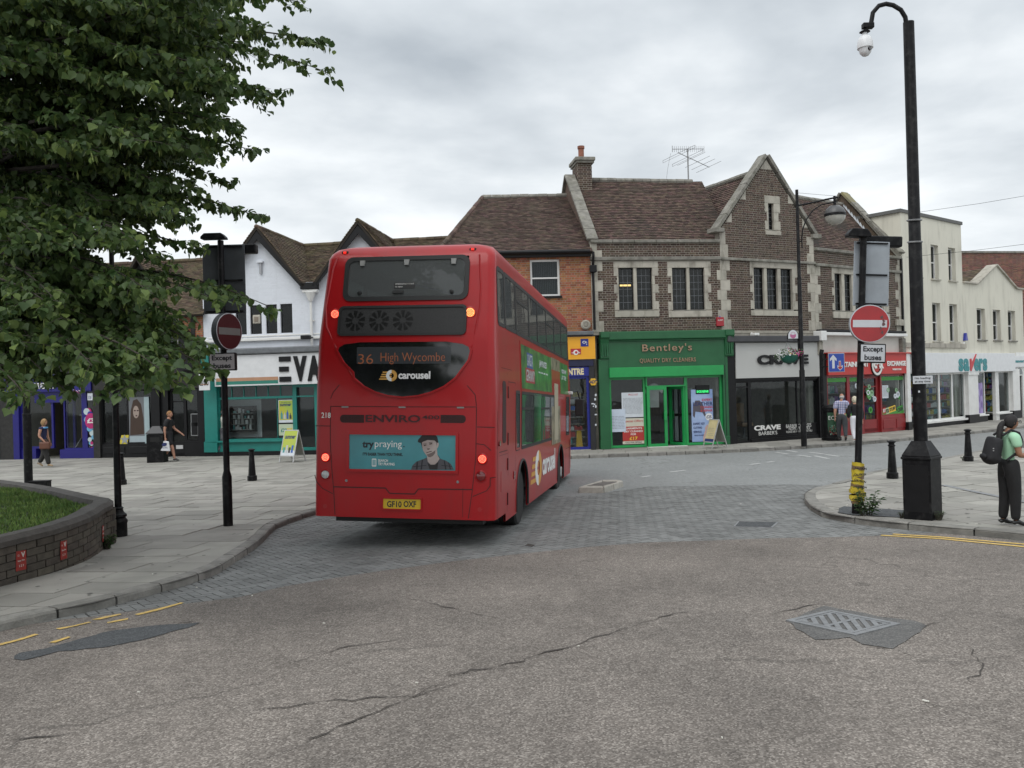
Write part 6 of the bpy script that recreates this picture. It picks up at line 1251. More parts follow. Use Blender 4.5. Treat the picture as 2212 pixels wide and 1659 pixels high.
 b0, b1 = X(100), X(620); g1 = Z(790, 330); g0 = Z(900, 330); box('fascia', BL, u, X(60), b1, -.2, .2, g0, g1); box('beam', M_BLACKW, u, a0, a1, -.1, .2, g1, zu - .6)
 n = 16; c1 = X(520, 840); cz = (g0 + g1) / 2; iw = flat('ink_white', (.75, .75, .72)); fit_text('CANCER RESEARCH UK', X(195, 860), X(430, 860), Z(882, 300), Z(842, 300), -.205, iw, u, ext=.003, bold=.02, name='sign_lettering')
 rg = random.Random(4); dots = MB()
 for i in range(90):
  a = radians(rg.uniform(50, 310)); rr = rg.uniform(.26, .42); x, z = c1 + rr * cos(a) * 1.1, cz + rr * sin(a) * 1.0; s = .014; dots.box(x - s, x + s, -.206, -.2, z - s, z + s, rg.randrange(2))
 dots.build('sign_logo', None, u, mats=[iw, flat('dot_pink', (.5, .05, .25))])
 box('pilaster', M_BLACKW, u, a0, b0, -.12, .2, G0, g1); box('pilaster', BL, u, b0, b0 + .25, -.13, .2, G0, g0); box('pilaster', M_BLACKW, u, b1, a1, -.12, .2, G0, g1)
 zs = Z(1275, 500); glazing(u, b0 + .25, X(350), G0 + .4, g0, 1, BL, y=.03, fr=.08); box('stall_riser', BL, u, b0 + .25, X(235), -.05, .2, G0, G0 + .4)
 glazing(u, X(418), b1, zs, g0, [X(552)], BL, y=.03, fr=.05, mull=.22); box('stall_riser', BL, u, X(395), b1, -.08, .2, G0, zs); dr = glazing(u, X(350), X(418), G0 + .02, g0, 1, BL, y=.7, fr=.1, trans=g0 - .45, name='door')
 box('transom', BL, u, X(235), X(418), -.05, .1, g0 - .42, g0)
 room(u, b0 + .1, b1 - .1, G0 + .005, g0 + .2, .75, 4, flat('tan_shop', (.30, .27, .22)));
 q = part_thing('window_display', 'column of pink and blue circle stickers in the charity shop window', 'window sticker', F); xs0, xs1 = X(563), X(612)
 for i in range(22): x, z, r_ = rg.uniform(xs0, xs1), Z(rg.uniform(975, 1270), 590), rg.uniform(.04, .13); disc(q, x, z, r_, .0 - i * .0008, flat('dot%d' % (i % 4), ((.15, .4, .6), (.5, .6, .62), (.45, .02, .15), (.03, .03, .3))[i % 4]), 'circle_sticker')
 x, z = X(595, 1090), Z(1090, 595); disc(q, x, z, .3, -.022, flat('dot2', (.45, .02, .15)), 'circle_sticker', sx=.8); fit_text('£3', x - .15, x + .15, z - .09, z + .1, -.027, iw, q, ext=.001, bold=.04)
 q = part_thing('shop_notice', 'white opening hours notice at the top corner of the charity shop window', 'notice', F); r = R(F, z2l, 586, 910, 619, 955); printed('sheet', q, r[0], r[1], r[2], r[3], -.13, flat('poster_white', (.62, .66, .70))); lines_print(q, r[0] + .03, r[1] - .03, r[2] + .03, r[3] - .1, -.135, flat('ink_navy', (.02, .03, .12)), 6)
 # clothes rail
 q = part_thing('clothes_rail', 'white clothes rail hung with tan and cream clothes in the charity shop window', 'clothes rail', F); xa, xb = X(450), X(545); M_ = flat('rail_white', (.6, .6, .58)); hb = 1.75;
 for x in (xa + .2, xb - .1): MB().tube([(x, .5, .9), (x, .5, hb)], .015, 6).build('upright', M_, q); MB().tube([(x - .3, .5, .5), (x, .5, .92), (x + .3, .5, .5)], .015, 6).build('foot', M_, q)
 MB().tube([(xa + .1, .5, hb), (xb, .5, hb)], .015, 6).build('rail', M_, q)
 for i in range(5): x = xa + .25 + i * .12; box('garment', flat('garm%d' % (i % 3), ((.35, .17, .1), (.5, .46, .42), (.12, .05, .04))[i % 3]), q, x, x + .1, .35, .65, .85, hb - .03, bevel=.02)
 # teal doorway at the frame's edge
 w_ = thing('teal_panel', 'pale blue door panel beside the dark pier at the edge of the charity shop', 'door', M=F.M); box('panel', flat('pale_blue', (.12, .42, .55)), w_, X(-40), X(8), -.16, -.125, G0, 2.4, bevel=.01)
tudor()
# ================================================================== BUS
M_RED = mat('bus_red', (.365, .007, .010), rough=.36, spec=.3, var=.05, scale=1.2, coat=.22, dirt=.3, dirtscale=1.6, dirtcol=(.17, .03, .028), dmap=(1.6, .6, .5))
M_REDS = mat('bus_red_shutline', (.07, .004, .005), rough=.6)
M_RUB = mat('rubber_black', (.012, .012, .012), rough=.55)
M_BGLASS = mat_glass('bus_glass', (.40, .44, .43), .74, dust_haze=.28)  # pale diffuse haze stands in for reflected sky and light through the glass
def bus():
 HW = 1.33; vp = (1418, 880); cor = P(1069, 1122, 11.8)
 f = ray(*vp).normalized(); lat = (CM.to_3x3() @ Vector((1, 0, (vp[0] - 1106) / FPX))).normalized(); up = lat.cross(f).normalized()
 Bm = Matrix((lat, f, up)).transposed(); org = cor - Bm @ Vector((HW, 0, .42))
 M = Matrix.Translation(org) @ Bm.to_4x4(); I = M.inverted()
 bus_ = thing('double_decker_bus', 'red double decker bus with a teal advert and black oval window on its rear', 'bus', M=M)
 def loc(x, y, ax, val):
  o = I @ Vector((0, 0, CAM_H)); r = I.to_3x3() @ ray(x, y); t = (val - o[ax]) / r[ax]; return o + r * t
 LEN = 10.9
 yr = lambda z: 0.0 if z <= 2.9 else (z - 2.9) * .2
 yf = lambda z: LEN - (0 if z < 1.2 else (z - 1.2) * .12)
 hw = lambda z: HW if z <= 2.2 else HW - (z - 2.2) * .035
 ZL = [.40, .75, 1.15, 1.31, 1.7, 2.21, 2.6, 2.9, 3.19, 3.55, 3.98, 4.15, 4.24, 4.31, 4.355, 4.38]
 ins = {4.24: .025, 4.31: .07, 4.355: .15, 4.38: .30}
 SY = [.36, .9, .98, 1.77, 1.9, 2.0, 2.12, 2.35, 3.35, 3.42, 3.7, 4.45, 4.5, 4.75, 5.8, 5.85, 6.2, 6.9, 7.15, 7.2, 8.55, 8.6, 9.4, 10.1]
 RX = [-1.0, -.89, -.45, 0, .45, .89, 1.0]
 rr, rf, nc = .11, .38, 6
 def outline(z):
  i = ins.get(z, 0); w = hw(z) - i; a = yr(z) + i * 1.2; b = yf(z) - i * 1.5; r1 = rr + i; pts = []; tg = []
  for x in RX: pts.append((x * (w - r1) if abs(x) > .95 or i else x, a)); tg.append(('R', x))
  for k in range(1, nc): t = -pi / 2 + (pi / 2) * k / nc; pts.append((w - r1 + r1 * cos(t), a + r1 + r1 * sin(t))); tg.append(('C', 0))
  for y in SY: pts.append((w, min(max(y, a + r1), b - rf))); tg.append(('S', y))
  for k in range(0, nc + 1): t = (pi / 2) * k / nc; pts.append((w - rf + rf * cos(t), b - rf + rf * sin(t))); tg.append(('F', 0))
  for k in range(0, nc + 1): t = pi / 2 + (pi / 2) * k / nc; pts.append((-w + rf + rf * cos(t), b - rf + rf * sin(t))); tg.append(('F', 0))
  for y in reversed(SY): pts.append((-w, min(max(y, a + r1), b - rf))); tg.append(('L', y))
  for k in range(1, nc): t = pi + (pi / 2) * k / nc; pts.append((-w + r1 + r1 * cos(t), a + r1 + r1 * sin(t))); tg.append(('C', 0))
  return pts, tg
 rings = [outline(z) for z in ZL]; n = len(rings[0][0]); tg = rings[0][1]
 UP = [(.36, .9), (.98, 1.9), (2.0, 3.35), (3.42, 4.45), (4.5, 5.8), (5.85, 7.15), (7.2, 8.55), (8.6, 10.1)]
 LOW = [(2.35, 3.7), (3.7, 4.75), (4.75, 6.2), (6.2, 6.9), (9.4, 10.1), (1.77, 2.12)]
 def cut(zm, a, b):
  if a[0] == 'R' and b[0] == 'R': return 3.55 < zm < 4.15 and -.9 < (a[1] + b[1]) / 2 < .9
  if a[0] in 'SL' and b[0] == a[0]:
   y = (a[1] + b[1]) / 2
   if 3.19 < zm < 3.98 and any(p < y < q for p, q in UP): return True
   if 1.31 < zm < 2.21 and any(p < y < q for p, q in LOW): return True
  return False
 mb = MB();
 for (pts, _), z in zip(rings, ZL): mb.v += [(p[0], p[1], z) for p in pts]
 for i in range(len(ZL) - 1):
  zm = (ZL[i] + ZL[i + 1]) / 2
  for j in range(n):
   k = (j + 1) % n
   if zm < 1.15 and tg[j][0] in 'SL' and tg[k][0] == tg[j][0]: continue
   if cut(zm, tg[j], tg[k]): continue
   mb.f.append((i * n + j, i * n + k, (i + 1) * n + k, (i + 1) * n + j)); mb.m.append(0)
 m0 = (len(ZL) - 1) * n; mb.f.append(tuple(m0 + j for j in range(n))); mb.m.append(0)
 body = mb.build('body', M_RED, bus_, smooth=True)
 # lower side skirts with wheel arches
 WH = [2.45, 8.15]; R0 = .60
 def zlow(y):
  for c in WH:
   if abs(y - c) < R0: return max(.28, .50 + sqrt(R0 * R0 - (y - c) ** 2))
  return .28
 ys = sorted(set([round(.36 + i * .05, 3) for i in range(196)] + [c + s * R0 * q for c in WH for s in (-1, 1) for q in (1, .995, .98, .95)])); ys = [y for y in ys if .36 <= y <= 10.1] + [10.1, 10.4]
 for sg in (1, -1):
  s = MB()
  for a, b in zip(ys, ys[1:]):
   za, zb = zlow(a), zlow(b)
   if b <= .9: za = zb = .40
   q = [(sg * HW, a, za), (sg * HW, b, zb), (sg * HW, b, 1.15), (sg * HW, a, 1.15)]; s.add(q if sg > 0 else q[::-1], [(0, 1, 2, 3)]); q2 = [(x - sg * .03, y, z) for x, y, z in q]; s.add(q2[::-1] if sg > 0 else q2, [(0, 1, 2, 3)])
   s.add([q[0], q[1], q2[1], q2[0]], [(0, 1, 2, 3)])
  s.build('side_skirt', M_RED, bus_)
  for c in WH:
   pts = [(sg * (HW + .004), c + cos(pi * i / 24) * R0 * 1.0, .50 + sin(pi * i / 24) * R0) for i in range(25)]; pts = [(pts[0][0], pts[0][1], .3)] + pts + [(pts[0][0], pts[-1][1], .3)]; MB().tube(pts, .022, 6).build('arch_trim', M_RUB, bus_)
 # wheel arches, floors, chassis
 ch = MB(); ch.box(-1.27, 1.27, .3, 10.5, 1.18, 1.24); ch.box(-1.25, 1.25, .25, 1.5, .45, 1.2); ch.box(-.85, .85, 1.5, 10.3, .32, 1.0)
 for c in WH: ch.box(-.9, .9, c - .1, c + .1, .4, .6)
 ch.build('chassis', M_RUB, bus_)
 box('rear_apron', M_RUB, bus_, -1.1, 1.1, .3, .5, .30, .42)
 for c in WH:
  for sg in (1, -1):
   w = part('wheel', bus_); T = Matrix.Translation((sg * (HW - .20), c, .48)) @ Matrix.Rotation(pi / 2 * sg, 4, 'Y'); w.matrix_local = T
   MB().lathe([(.30, -.14), (.44, -.15), (.475, -.12), (.48, 0), (.475, .12), (.44, .15), (.30, .14)], 36).build('tyre', mat('tyre', (.018, .018, .018), rough=.8, var=.3, scale=12), w, smooth=True)
   MB().lathe([(.30, .12), (.27, .04), (.14, .02), (.13, .10), (.09, .12)], 24).build('rim', mat('rim_grey', (.28, .28, .28), rough=.5, metal=.4, var=.3, scale=14), w, smooth=True)
   for k in range(8): a = 2 * pi * k / 8; MB().lathe([(.012, .03), (.012, .06)], 6, (.2 * cos(a), .2 * sin(a), 0)).build('wheel_nut', M_IRON, w)
 # flooring and seats
 box('ceiling_lining', M_GREYIN, bus_, -1.0, 1.0, .6, 10.0, 4.22, 4.25); box('upper_floor', M_DARKIN, bus_, -1.24, 1.24, .45, 10.0, 2.28, 2.36); box('partition', M_DARKIN, bus_, -1.24, 1.24, .42, .46, 2.36, 3.3)
 SE = mat('seat_fabric', (.03, .10, .06), rough=.9, var=.4, scale=8); sb = None
 for (y0, y1, zf, nrow) in ((1.2, 9.2, 2.36, 9), (3.0, 6.8, 1.24, 4)):
  for i in range(nrow):
   y = y0 + (y1 - y0) * i / nrow
   for x in (-.85, .85):
    if sb is None:
     s = MB(); s.box(-.4, .4, 0, .12, .4, 1.05).box(-.4, .4, -.0, .45, .35, .47); sb = s.build('seat', SE, bus_, bevel=.03); sb.location = (x, y, zf)
    else: o = sb.copy(); COL.objects.link(o); o.location = (x, y, zf)
 MB().tube([(-.5, 1.0, 3.95), (.45, 3.6, 3.9)], .02, 6).build('tube_reflection', flat('reflection_violet', (.15, .12, .5), .4), bus_)  # violet tube drawn in place of an LED tube's reflection
 # ------------ surfaces
 def rr_pts(x0, x1, z0, z1, r, n_=5):
  out = []
  for cx, cz, a0 in ((x1 - r, z0 + r, -pi / 2), (x1 - r, z1 - r, 0), (x0 + r, z1 - r, pi / 2), (x0 + r, z0 + r, pi)):
   for k in range(n_ + 1): a = a0 + (pi / 2) * k / n_; out.append((cx + r * cos(a), cz + r * sin(a)))
  return out
 def on(parent, name, pts, o0, o1, m, surf, bevel=0.0):
  """prism hugging a body face: surf(u,z,off)->xyz"""
  k = len(pts); vs = [surf(u, z, o1) for u, z in pts] + [surf(u, z, o0) for u, z in pts]
  return MB().add(vs, [tuple(range(k)), tuple(range(2 * k - 1, k - 1, -1))] + [(i, i + k, (i + 1) % k + k, (i + 1) % k) for i in range(k)]).build(name, m, parent, bevel=bevel)
 def ringp(parent, name, po, pi_, o0, o1, m, surf):
  k = len(po); vs = [surf(u, z, o1) for u, z in po] + [surf(u, z, o1) for u, z in pi_] + [surf(u, z, o0) for u, z in po] + [surf(u, z, o0) for u, z in pi_]; fs = []
  for i in range(k):
   j = (i + 1) % k; fs += [(i, j, k + j, k + i), (i, 2 * k + i, 2 * k + j, j), (k + i, k + j, 3 * k + j, 3 * k + i)]
  return MB().add(vs, fs).build(name, m, parent, smooth=False)
 RS = lambda u, z, o: (u, yr(z) - o, z)
 SS = lambda u, z, o: (hw(z) + o, u, z); LS_ = lambda u, z, o: (-hw(z) - o, u, z)
 def rl(x, y, sl=False): q = loc(x, y, 1, .2 if sl else 0); return q.x, q.z
 zr4 = Zf(1200, 900, 750, 1914); zr5 = Zf(1200, 1500, 1100, 2212)
 r4 = lambda px, py: rl(*zr4(px, py), sl=py < 1050); r5 = lambda px, py: rl(*zr5(px, py))
 # rear upper window
 w = part('rear_window', bus_); o = rr_pts(-.965, .905, 3.50, 4.165, .12); i_ = rr_pts(-.90, .84, 3.565, 4.105, .09)
 ringp(w, 'gasket', o, i_, -.03, .018, M_RUB, RS); on(w, 'pane', rr_pts(-.92, .86, 3.55, 4.13, .1), .0, .004, M_BGLASS, RS)
 for u in (-.70, -.03, .67): on(w, 'hinge', [(u - .03, 4.03), (u + .03, 4.03), (u + .04, 4.11), (u - .04, 4.11)], .004, .03, mat('hinge_grey', (.25, .25, .24), rough=.5), RS)
 for u in (-.71, .66): MB().lathe([(.03, 0), (.028, .03), (.01, .035)], 10, M=Matrix.Translation((u, yr(3.62) - .004, 3.62)) @ Matrix.Rotation(pi / 2, 4, 'X')).build('catch', M_RUB, w)
 on(w, 'exit_label', rr_pts(-.20, .115, 3.68, 3.77, .015, 2), .004, .007, M_RUB, RS); iw = flat('ink_white', (.75, .75, .72)); fit_text('EMERGENCY EXIT', -.18, .10, 3.735, 3.757, yr(3.75) - .009, iw, w, ext=.0006); fit_text('to open', -.18, -.07, 3.69, 3.715, yr(3.70) - .009, iw, w, ext=.0006)
 on(w, 'handle', rr_pts(-.21, -.05, 3.61, 3.65, .012, 2), .005, .03, M_RUB, RS)
 # grille with fans
 g = part('fan_grille', bus_); on(g, 'panel', rr_pts(-1.0, .90, 2.99, 3.43, .07), -.01, .012, mat('grille_black', (.02, .02, .02), rough=.6, var=.3, scale=60), RS); ringp(g, 'surround', rr_pts(-1.0, .90, 2.99, 3.43, .07), rr_pts(-.965, .865, 3.025, 3.395, .05), .01, .025, M_RUB, RS)
 for u in (-.74, -.385, -.03):
  fn = MB(); zc = 3.21
  for k in range(9):
   a = 2 * pi * k / 9; b = a + .42; p = [(u + .05 * cos(a), zc + .05 * sin(a)), (u + .15 * cos(a), zc + .15 * sin(a)), (u + .15 * cos(b), zc + .15 * sin(b)), (u + .05 * cos(b), zc + .05 * sin(b))]
   q = [RS(x, z, .016) for x, z in p]; fn.add(q, [(0, 1, 2, 3)])
  fn.build('fan_blade', flat('fan_black', (.006, .006, .006), .35), g)
 # oval lower rear window
 ov = [r4(*p) for p in ((338, 1225), (350, 1195), (400, 1165), (560, 1130), (760, 1113), (990, 1105), (1220, 1113), (1420, 1132), (1590, 1160), (1650, 1190), (1663, 1230), (1640, 1320))]
 ov += [rl(*zr5(*p)) for p in ((1190, -28), (1100, 40), (1000, 85), (900, 112), (780, 124), (660, 112), (560, 82), (470, 35), (400, -20))]
 ov += [r4(*p) for p in ((500, 1440), (400, 1340))]
 ov = [(x, min(z, 2.895)) for x, z in ov][::-1]
 cx_ = sum(p[0] for p in ov) / len(ov); cz_ = sum(p[1] for p in ov) / len(ov)
 ow = part('lower_rear_window', bus_); on(ow, 'pane', ov, .0, .010, mat('black_glass', (.010, .011, .012), rough=.06, var=.3, coat=1.0), RS)
 ob = [(cx_ + (x - cx_) * 1.035, min(2.93, cz_ + (z - cz_) * 1.045)) for x, z in ov]; ringp(ow, 'lip', ob, ov, .0, .022, M_RED, RS)
 a0, a1 = r4(525, 1360), r4(1470, 1185); on(ow, 'display', rr_pts(a0[0], a1[0], a0[1], a1[1], .01, 2), .010, .012, flat('display_dark', (.05, .055, .06), .12), RS)
 b0, b1 = r4(540, 1360), r4(690, 1262); c0, c1 = r4(765, 1350), r4(1412, 1245)
 LED = mat('led_orange', (.22, .07, .03), emit=(1, .30, .10), estr=.06)
 fit_text('36', b0[0], b1[0], b0[1], b1[1], -.014, LED, ow, ext=.0005, bold=-.01); fit_text('High Wycombe', c0[0], c1[0], c0[1] - .02, c1[1], -.014, LED, ow, ext=.0005, bold=-.01)
 GOLDC = flat('carousel_gold', (.62, .33, .07)); WT = flat('carousel_white', (.75, .75, .74))
 def carousel(parent, x0, z0, h, y, textw, sx=1.0):
  cx, cz, r = x0 + h * 1.15 * sx, z0 + h * .5, h * .5
  for k in range(4):
   z = z0 + h * (.14 + .2 * k); xs = x0 + h * (.0 + .1 * k) * sx; MB().prism([(xs, z), (cx, z), (cx, z + h * .12), (xs + h * .05, z + h * .12)], y - .002, y).build('logo_bar', GOLDC, parent)
  seg = 20
  for nm, m_, a_, b_ in (('logo_ring', WT, pi / 2, 3 * pi / 2), ('logo_ring', GOLDC, -pi / 2, pi / 2)):
   po = [(cx + r * sx * cos(a_ + (b_ - a_) * i / seg), cz + r * sin(a_ + (b_ - a_) * i / seg)) for i in range(seg + 1)]; pn = [(cx + r * .42 * sx * cos(b_ - (b_ - a_) * i / seg), cz + r * .42 * sin(b_ - (b_ - a_) * i / seg)) for i in range(seg + 1)]
   MB().prism(po + pn, y - .005, y - .0025).build(nm, m_, parent)
  fit_text('carousel', cx + r * 1.25 * sx, cx + r * 1.25 * sx + textw, z0 + h * .2, z0 + h * .88, y - .004, WT, parent, ext=.001, bold=.035)
 l0, l1 = r4(750, 1535), r4(1268, 1420); carousel(ow, l0[0], l0[1], (l1[1] - l0[1]), -.014, r4(1268, 1480)[0] - r4(948, 1480)[0])
 # contour ridges either side
 for px in ([(320, 195), (285, 400), (262, 600), (240, 800), (262, 1000), (330, 1225), (480, 1480), (620, 1600)], [(1750, 190), (1760, 400), (1778, 600), (1775, 800), (1745, 1000), (1680, 1225), (1640, 1330)]):
  p = [(x, min(z, 4.16)) for x, z in [r4(*q) for q in px]]; MB().tube([RS(x, z, .0) for x, z in p], .014, 6).build('contour_ridge', M_RED, bus_, smooth=True)
 # shut lines
 def line(pts, w_=.012, par=bus_, m_=M_REDS, off=.0015, S=RS):
  mbq = MB()
  for (x0, z0), (x1, z1) in zip(pts, pts[1:]):
   d = math.hypot(x1 - x0, z1 - z0) or 1; nx, nz = -(z1 - z0) / d * w_ / 2, (x1 - x0) / d * w_ / 2; mbq.add([S(x0 + nx, z0 + nz, off), S(x1 + nx, z1 + nz, off), S(x1 - nx, z1 - nz, off), S(x0 - nx, z0 - nz, off)], [(0, 1, 2, 3)])
  return mbq.build('shut_line', m_, par)
 L = lambda l: [r5(*p) for p in l]
 line(L([(205, 201), (780, 205), (1360, 206)])); line(L([(205, 201), (202, 480), (215, 700), (228, 850), (240, 1060)])); line(L([(1360, 206), (1355, 600), (1325, 880), (1295, 1090)])); line(L([(225, 838), (640, 848), (672, 890), (870, 895), (900, 855), (1325, 860)]), w_=.018); line(L([(85, 355), (200, 357)])); line(L([(1365, 364), (1505, 368)])); line(L([(1330, 915), (1440, 870), (1468, 830), (1470, 768), (1512, 762)])); line(L([(80, 745), (95, 800), (140, 850), (222, 893)])); line(L([(205, 140), (225, 90), (275, 30)])); line(L([(1360, 200), (1350, 110), (1285, 35)])); line(L([(1360, 497), (1420, 505), (1475, 550)])); line(L([(1252, 850), (1250, 1080)]), w_=.006)
 for px in ((320, 205), (772, 207), (1234, 210)): x, z = r5(*px); box('lid_hinge', mat('hinge_grey', (.25, .25, .24), rough=.5), bus_, x - .05, x + .05, -.012, 0, z - .012, z + .008)
 # vents either side of the raised lettering
 v0, v1 = r5(280, 330), r5(470, 268); VM = mat('vent_mesh', (.035, .008, .008), rough=.7, var=.5, scale=120)
 rp = rr_pts(v0[0], v1[0] + .1, v0[1], v1[1], .05); on(bus_, 'vent', [(min(x, v1[0]), z) for x, z in rp], 0, .003, VM, RS)
 v0, v1 = r5(1075, 332), r5(1275, 270); rp = rr_pts(v0[0] - .1, v1[0], v0[1], v1[1], .05); on(bus_, 'vent', [(max(x, v0[0]), z) for x, z in rp], 0, .003, VM, RS)
 a, b = r5(482, 325), r5(915, 270); ML = flat('maroon_letter', (.05, .006, .008), .4); fit_text('ENVIRO', a[0], b[0], a[1], b[1], -.006, ML, bus_, ext=.004, bold=.02, name='model_lettering'); a, b = r5(930, 302), r5(1068, 272); fit_text('400', a[0], b[0], a[1], b[1], -.006, ML, bus_, ext=.004, bold=.01, name='model_lettering')
 a, b = r5(95, 292), r5(178, 250); fit_text('218', -1.22, -1.08, a[1], b[1], -.012, iw, bus_, ext=.001, bold=.01, name='fleet_number').location.y = -.004
 # rear advert
 ad = part('rear_advert', bus_); x0, z0 = r5(352, 705); x1, z1 = r5(1197, 425); z0 = r5(770, 703)[1]; z1 = r5(770, 427)[1]
 ringp(ad, 'frame', rr_pts(x0 - .04, x1 + .04, z0 - .04, z1 + .035, .01, 2), rr_pts(x0, x1, z0, z1, .005, 2), 0, .022, M_RED, RS); on(ad, 'sheet', rr_pts(x0, x1, z0, z1, .005, 2), 0, .004, mat('advert_teal', (.045, .24, .27), rough=.35, var=.2, scale=1.6, coat=.3), RS)
 def T(s, p, q, m_, **k): a_, b_ = r5(*p), r5(*q); return fit_text(s, a_[0], b_[0], a_[1], b_[1], -.0055, m_, ad, ext=.0005, **k)
 ik = flat('ink_black', (.02, .02, .025)); T('try', (457, 545), (548, 478), ik, bold=.035); T('praying', (555, 540), (770, 475), iw); T("IT'S EASIER THAN YOU THINK.", (460, 590), (777, 570), ik, bold=.035); T('SEARCH', (581, 640), (660, 621), iw, bold=.02); T('TRY PRAYING', (581, 668), (712, 648), iw, bold=.02); on(ad, 'dot', [(r5(786, 520)[0] + .01 * cos(a), r5(786, 520)[1] + .01 * sin(a)) for a in [2 * pi * i / 8 for i in range(8)]], .004, .0055, ik, RS)
 p0, p1 = r5(532, 677), r5(568, 615); on(ad, 'phone_picture', rr_pts(p0[0], p1[0], p0[1], p1[1], .01, 2), .004, .005, iw, RS); on(ad, 'phone_picture', rr_pts(p0[0] + .008, p1[0] - .008, p0[1] + .016, p1[1] - .014, .002, 2), .005, .006, flat('phone_grey', (.25, .42, .44)), RS)
 zad = Zf(1400, 1700, 420, 2212); ra = lambda px, py: rl(*zad(px, py))
 def pic(nm, pts, off, m_): on(ad, nm, [ra(*p) for p in pts][::-1], off - .0008, off, m_, RS)
 CHK = flat('shirt_check', (.075, .075, .085)); SKN = mat('advert_skin', (.34, .27, .25), col2=(.48, .41, .38), scale=5, rough=.4); DK = flat('hair_dark', (.02, .018, .018))
 pic('shirt_picture', [(1155, 786), (1180, 700), (1260, 620), (1400, 570), (1490, 530), (1720, 490), (1760, 560), (1880, 600), (1980, 670), (2040, 786)], .0055, CHK)
 for q in ([(1250, 786), (1290, 786), (1300, 610), (1270, 620)], [(1350, 786), (1380, 786), (1400, 575), (1375, 580)], [(1860, 786), (1890, 786), (1850, 590), (1830, 585)], [(1960, 786), (1985, 786), (1940, 640), (1920, 625)], [(1180, 720), (1470, 690), (1470, 705), (1178, 735)], [(1780, 690), (2005, 710), (2008, 725), (1780, 705)]): pic('check_line', q, .0062, flat('check_dark', (.02, .02, .025)))
 pic('tee_picture', [(1490, 640), (1560, 690), (1660, 680), (1720, 620), (1700, 786), (1540, 786)], .0064, DK)
 pic('neck_picture', [(1480, 490), (1500, 620), (1560, 680), (1640, 680), (1700, 630), (1745, 560), (1700, 480), (1690, 330)], .0068, SKN)
 pic('hair_picture', [(1350, 200), (1380, 320), (1420, 400), (1680, 330), (1720, 220), (1700, 120), (1360, 120)], .0072, DK)
 pic('ear_picture', [(1690, 235), (1715, 222), (1730, 250), (1718, 310), (1700, 345), (1685, 320)], .0074, SKN)
 pic('face_picture', [(1380, 220), (1385, 300), (1405, 390), (1450, 460), (1500, 515), (1550, 530), (1610, 500), (1660, 430), (1685, 330), (1680, 220), (1640, 180), (1500, 170), (1420, 200)], .0078, SKN)
 pic('cap_picture', [(1295, 190), (1300, 215), (1350, 232), (1420, 190), (1500, 165), (1600, 165), (1680, 200), (1705, 190), (1700, 110), (1660, 70), (1380, 70), (1345, 120), (1310, 150)], .0085, DK)
 pic('beard_picture', [(1470, 440), (1490, 470), (1530, 455), (1600, 425), (1660, 380), (1655, 440), (1610, 500), (1550, 530), (1500, 515)], .0082, mat('beard', (.17, .13, .12), rough=.6))
 for q in ([(1415, 275), (1470, 262), (1475, 282), (1425, 298)], [(1530, 245), (1590, 232), (1598, 256), (1540, 268)], [(1470, 425), (1590, 395), (1580, 412), (1480, 440)], [(1405, 252), (1475, 240), (1475, 247), (1410, 262)], [(1520, 222), (1600, 212), (1600, 220), (1525, 232)], [(1480, 350), (1545, 345), (1535, 368), (1500, 372)]): pic('feature_picture', q, .0086, flat('feature_dark', (.06, .035, .03)))
 # plate
 pl = part('number_plate', bus_); a, b = r5(622, 1008), r5(920, 938); ringp(pl, 'surround', rr_pts(a[0] - .02, b[0] + .02, a[1] - .02, b[1] + .02, .02), rr_pts(a[0], b[0], a[1], b[1], .01), 0, .02, M_RED, RS); on(pl, 'plate', rr_pts(a[0], b[0], a[1], b[1], .01), 0, .006, flat('plate_yellow', (.62, .42, .02), .35), RS)
 a, b = r5(652, 998), r5(768, 952); fit_text('GF10', a[0], b[0], a[1], b[1], -.0075, ik, pl, ext=.0005, bold=.03); a, b = r5(783, 998), r5(884, 952); fit_text('OXF', a[0], b[0], a[1], b[1], -.0075, ik, pl, ext=.0005, bold=.03)
 # lamps
 def lamp(px, kind, r, z4=False, nm='rear_lamp'):
  x, z = (r4 if z4 else r5)(*px); x = max(min(x, 1.15), -1.15); yb = yr(z); lp = part(nm, bus_); T_ = Matrix.Translation((x, yb, z)) @ Matrix.Rotation(pi / 2, 4, 'X')
  edge = .0; T_ = Matrix.Translation((x, yb - .0 + edge, z)) @ Matrix.Rotation(pi / 2, 4, 'X')
  MB().lathe([(r * 1.3, -.05), (r * 1.3, .012), (r * 1.12, .018), (r * 1.05, .004)], 24, M=T_).build('bezel', M_RED, lp, smooth=True)
  if kind in ('red', 'amber'):
   c = (1, .03, .02) if kind == 'red' else (1, .25, .04); MB().lathe([(r * 1.03, -.02), (r * 1.0, .012), (r * .6, .02)], 24, M=T_).build('lens', mat('lamp_' + kind, (.5, .03, .02), emit=c, estr=.9, rough=.3), lp, smooth=True)
   d = MB()
   for rad, n_ in ((.82, 16), (.52, 10), (.2, 4)):
    for k in range(n_): a_ = 2 * pi * k / n_; d.lathe([(.0055, .014), (.004, .024)], 5, M=T_ @ Matrix.Translation((r * rad * cos(a_), r * rad * sin(a_), 0)))
   d.build('led_point', mat('led_' + kind, (1, .3, .2), emit=(1, .35, .2) if kind == 'red' else (1, .6, .25), estr=2.2), lp)
  else: MB().lathe([(r * 1.03, -.02), (r * .98, .014), (r * .5, .024)], 20, M=T_).build('lens', mat('lens_' + kind, {'clear': (.45, .45, .45), 'dull': (.16, .01, .012)}[kind], rough=.15, coat=1), lp, smooth=True)
 lamp((145, 604), 'red', .055); lamp((153, 740), 'clear', .058); lamp((1407, 618), 'red', .058); lamp((1396, 755), 'dull', .062); lamp((336, 868), 'red', .06, True); lamp((1682, 852), 'amber', .065, True)
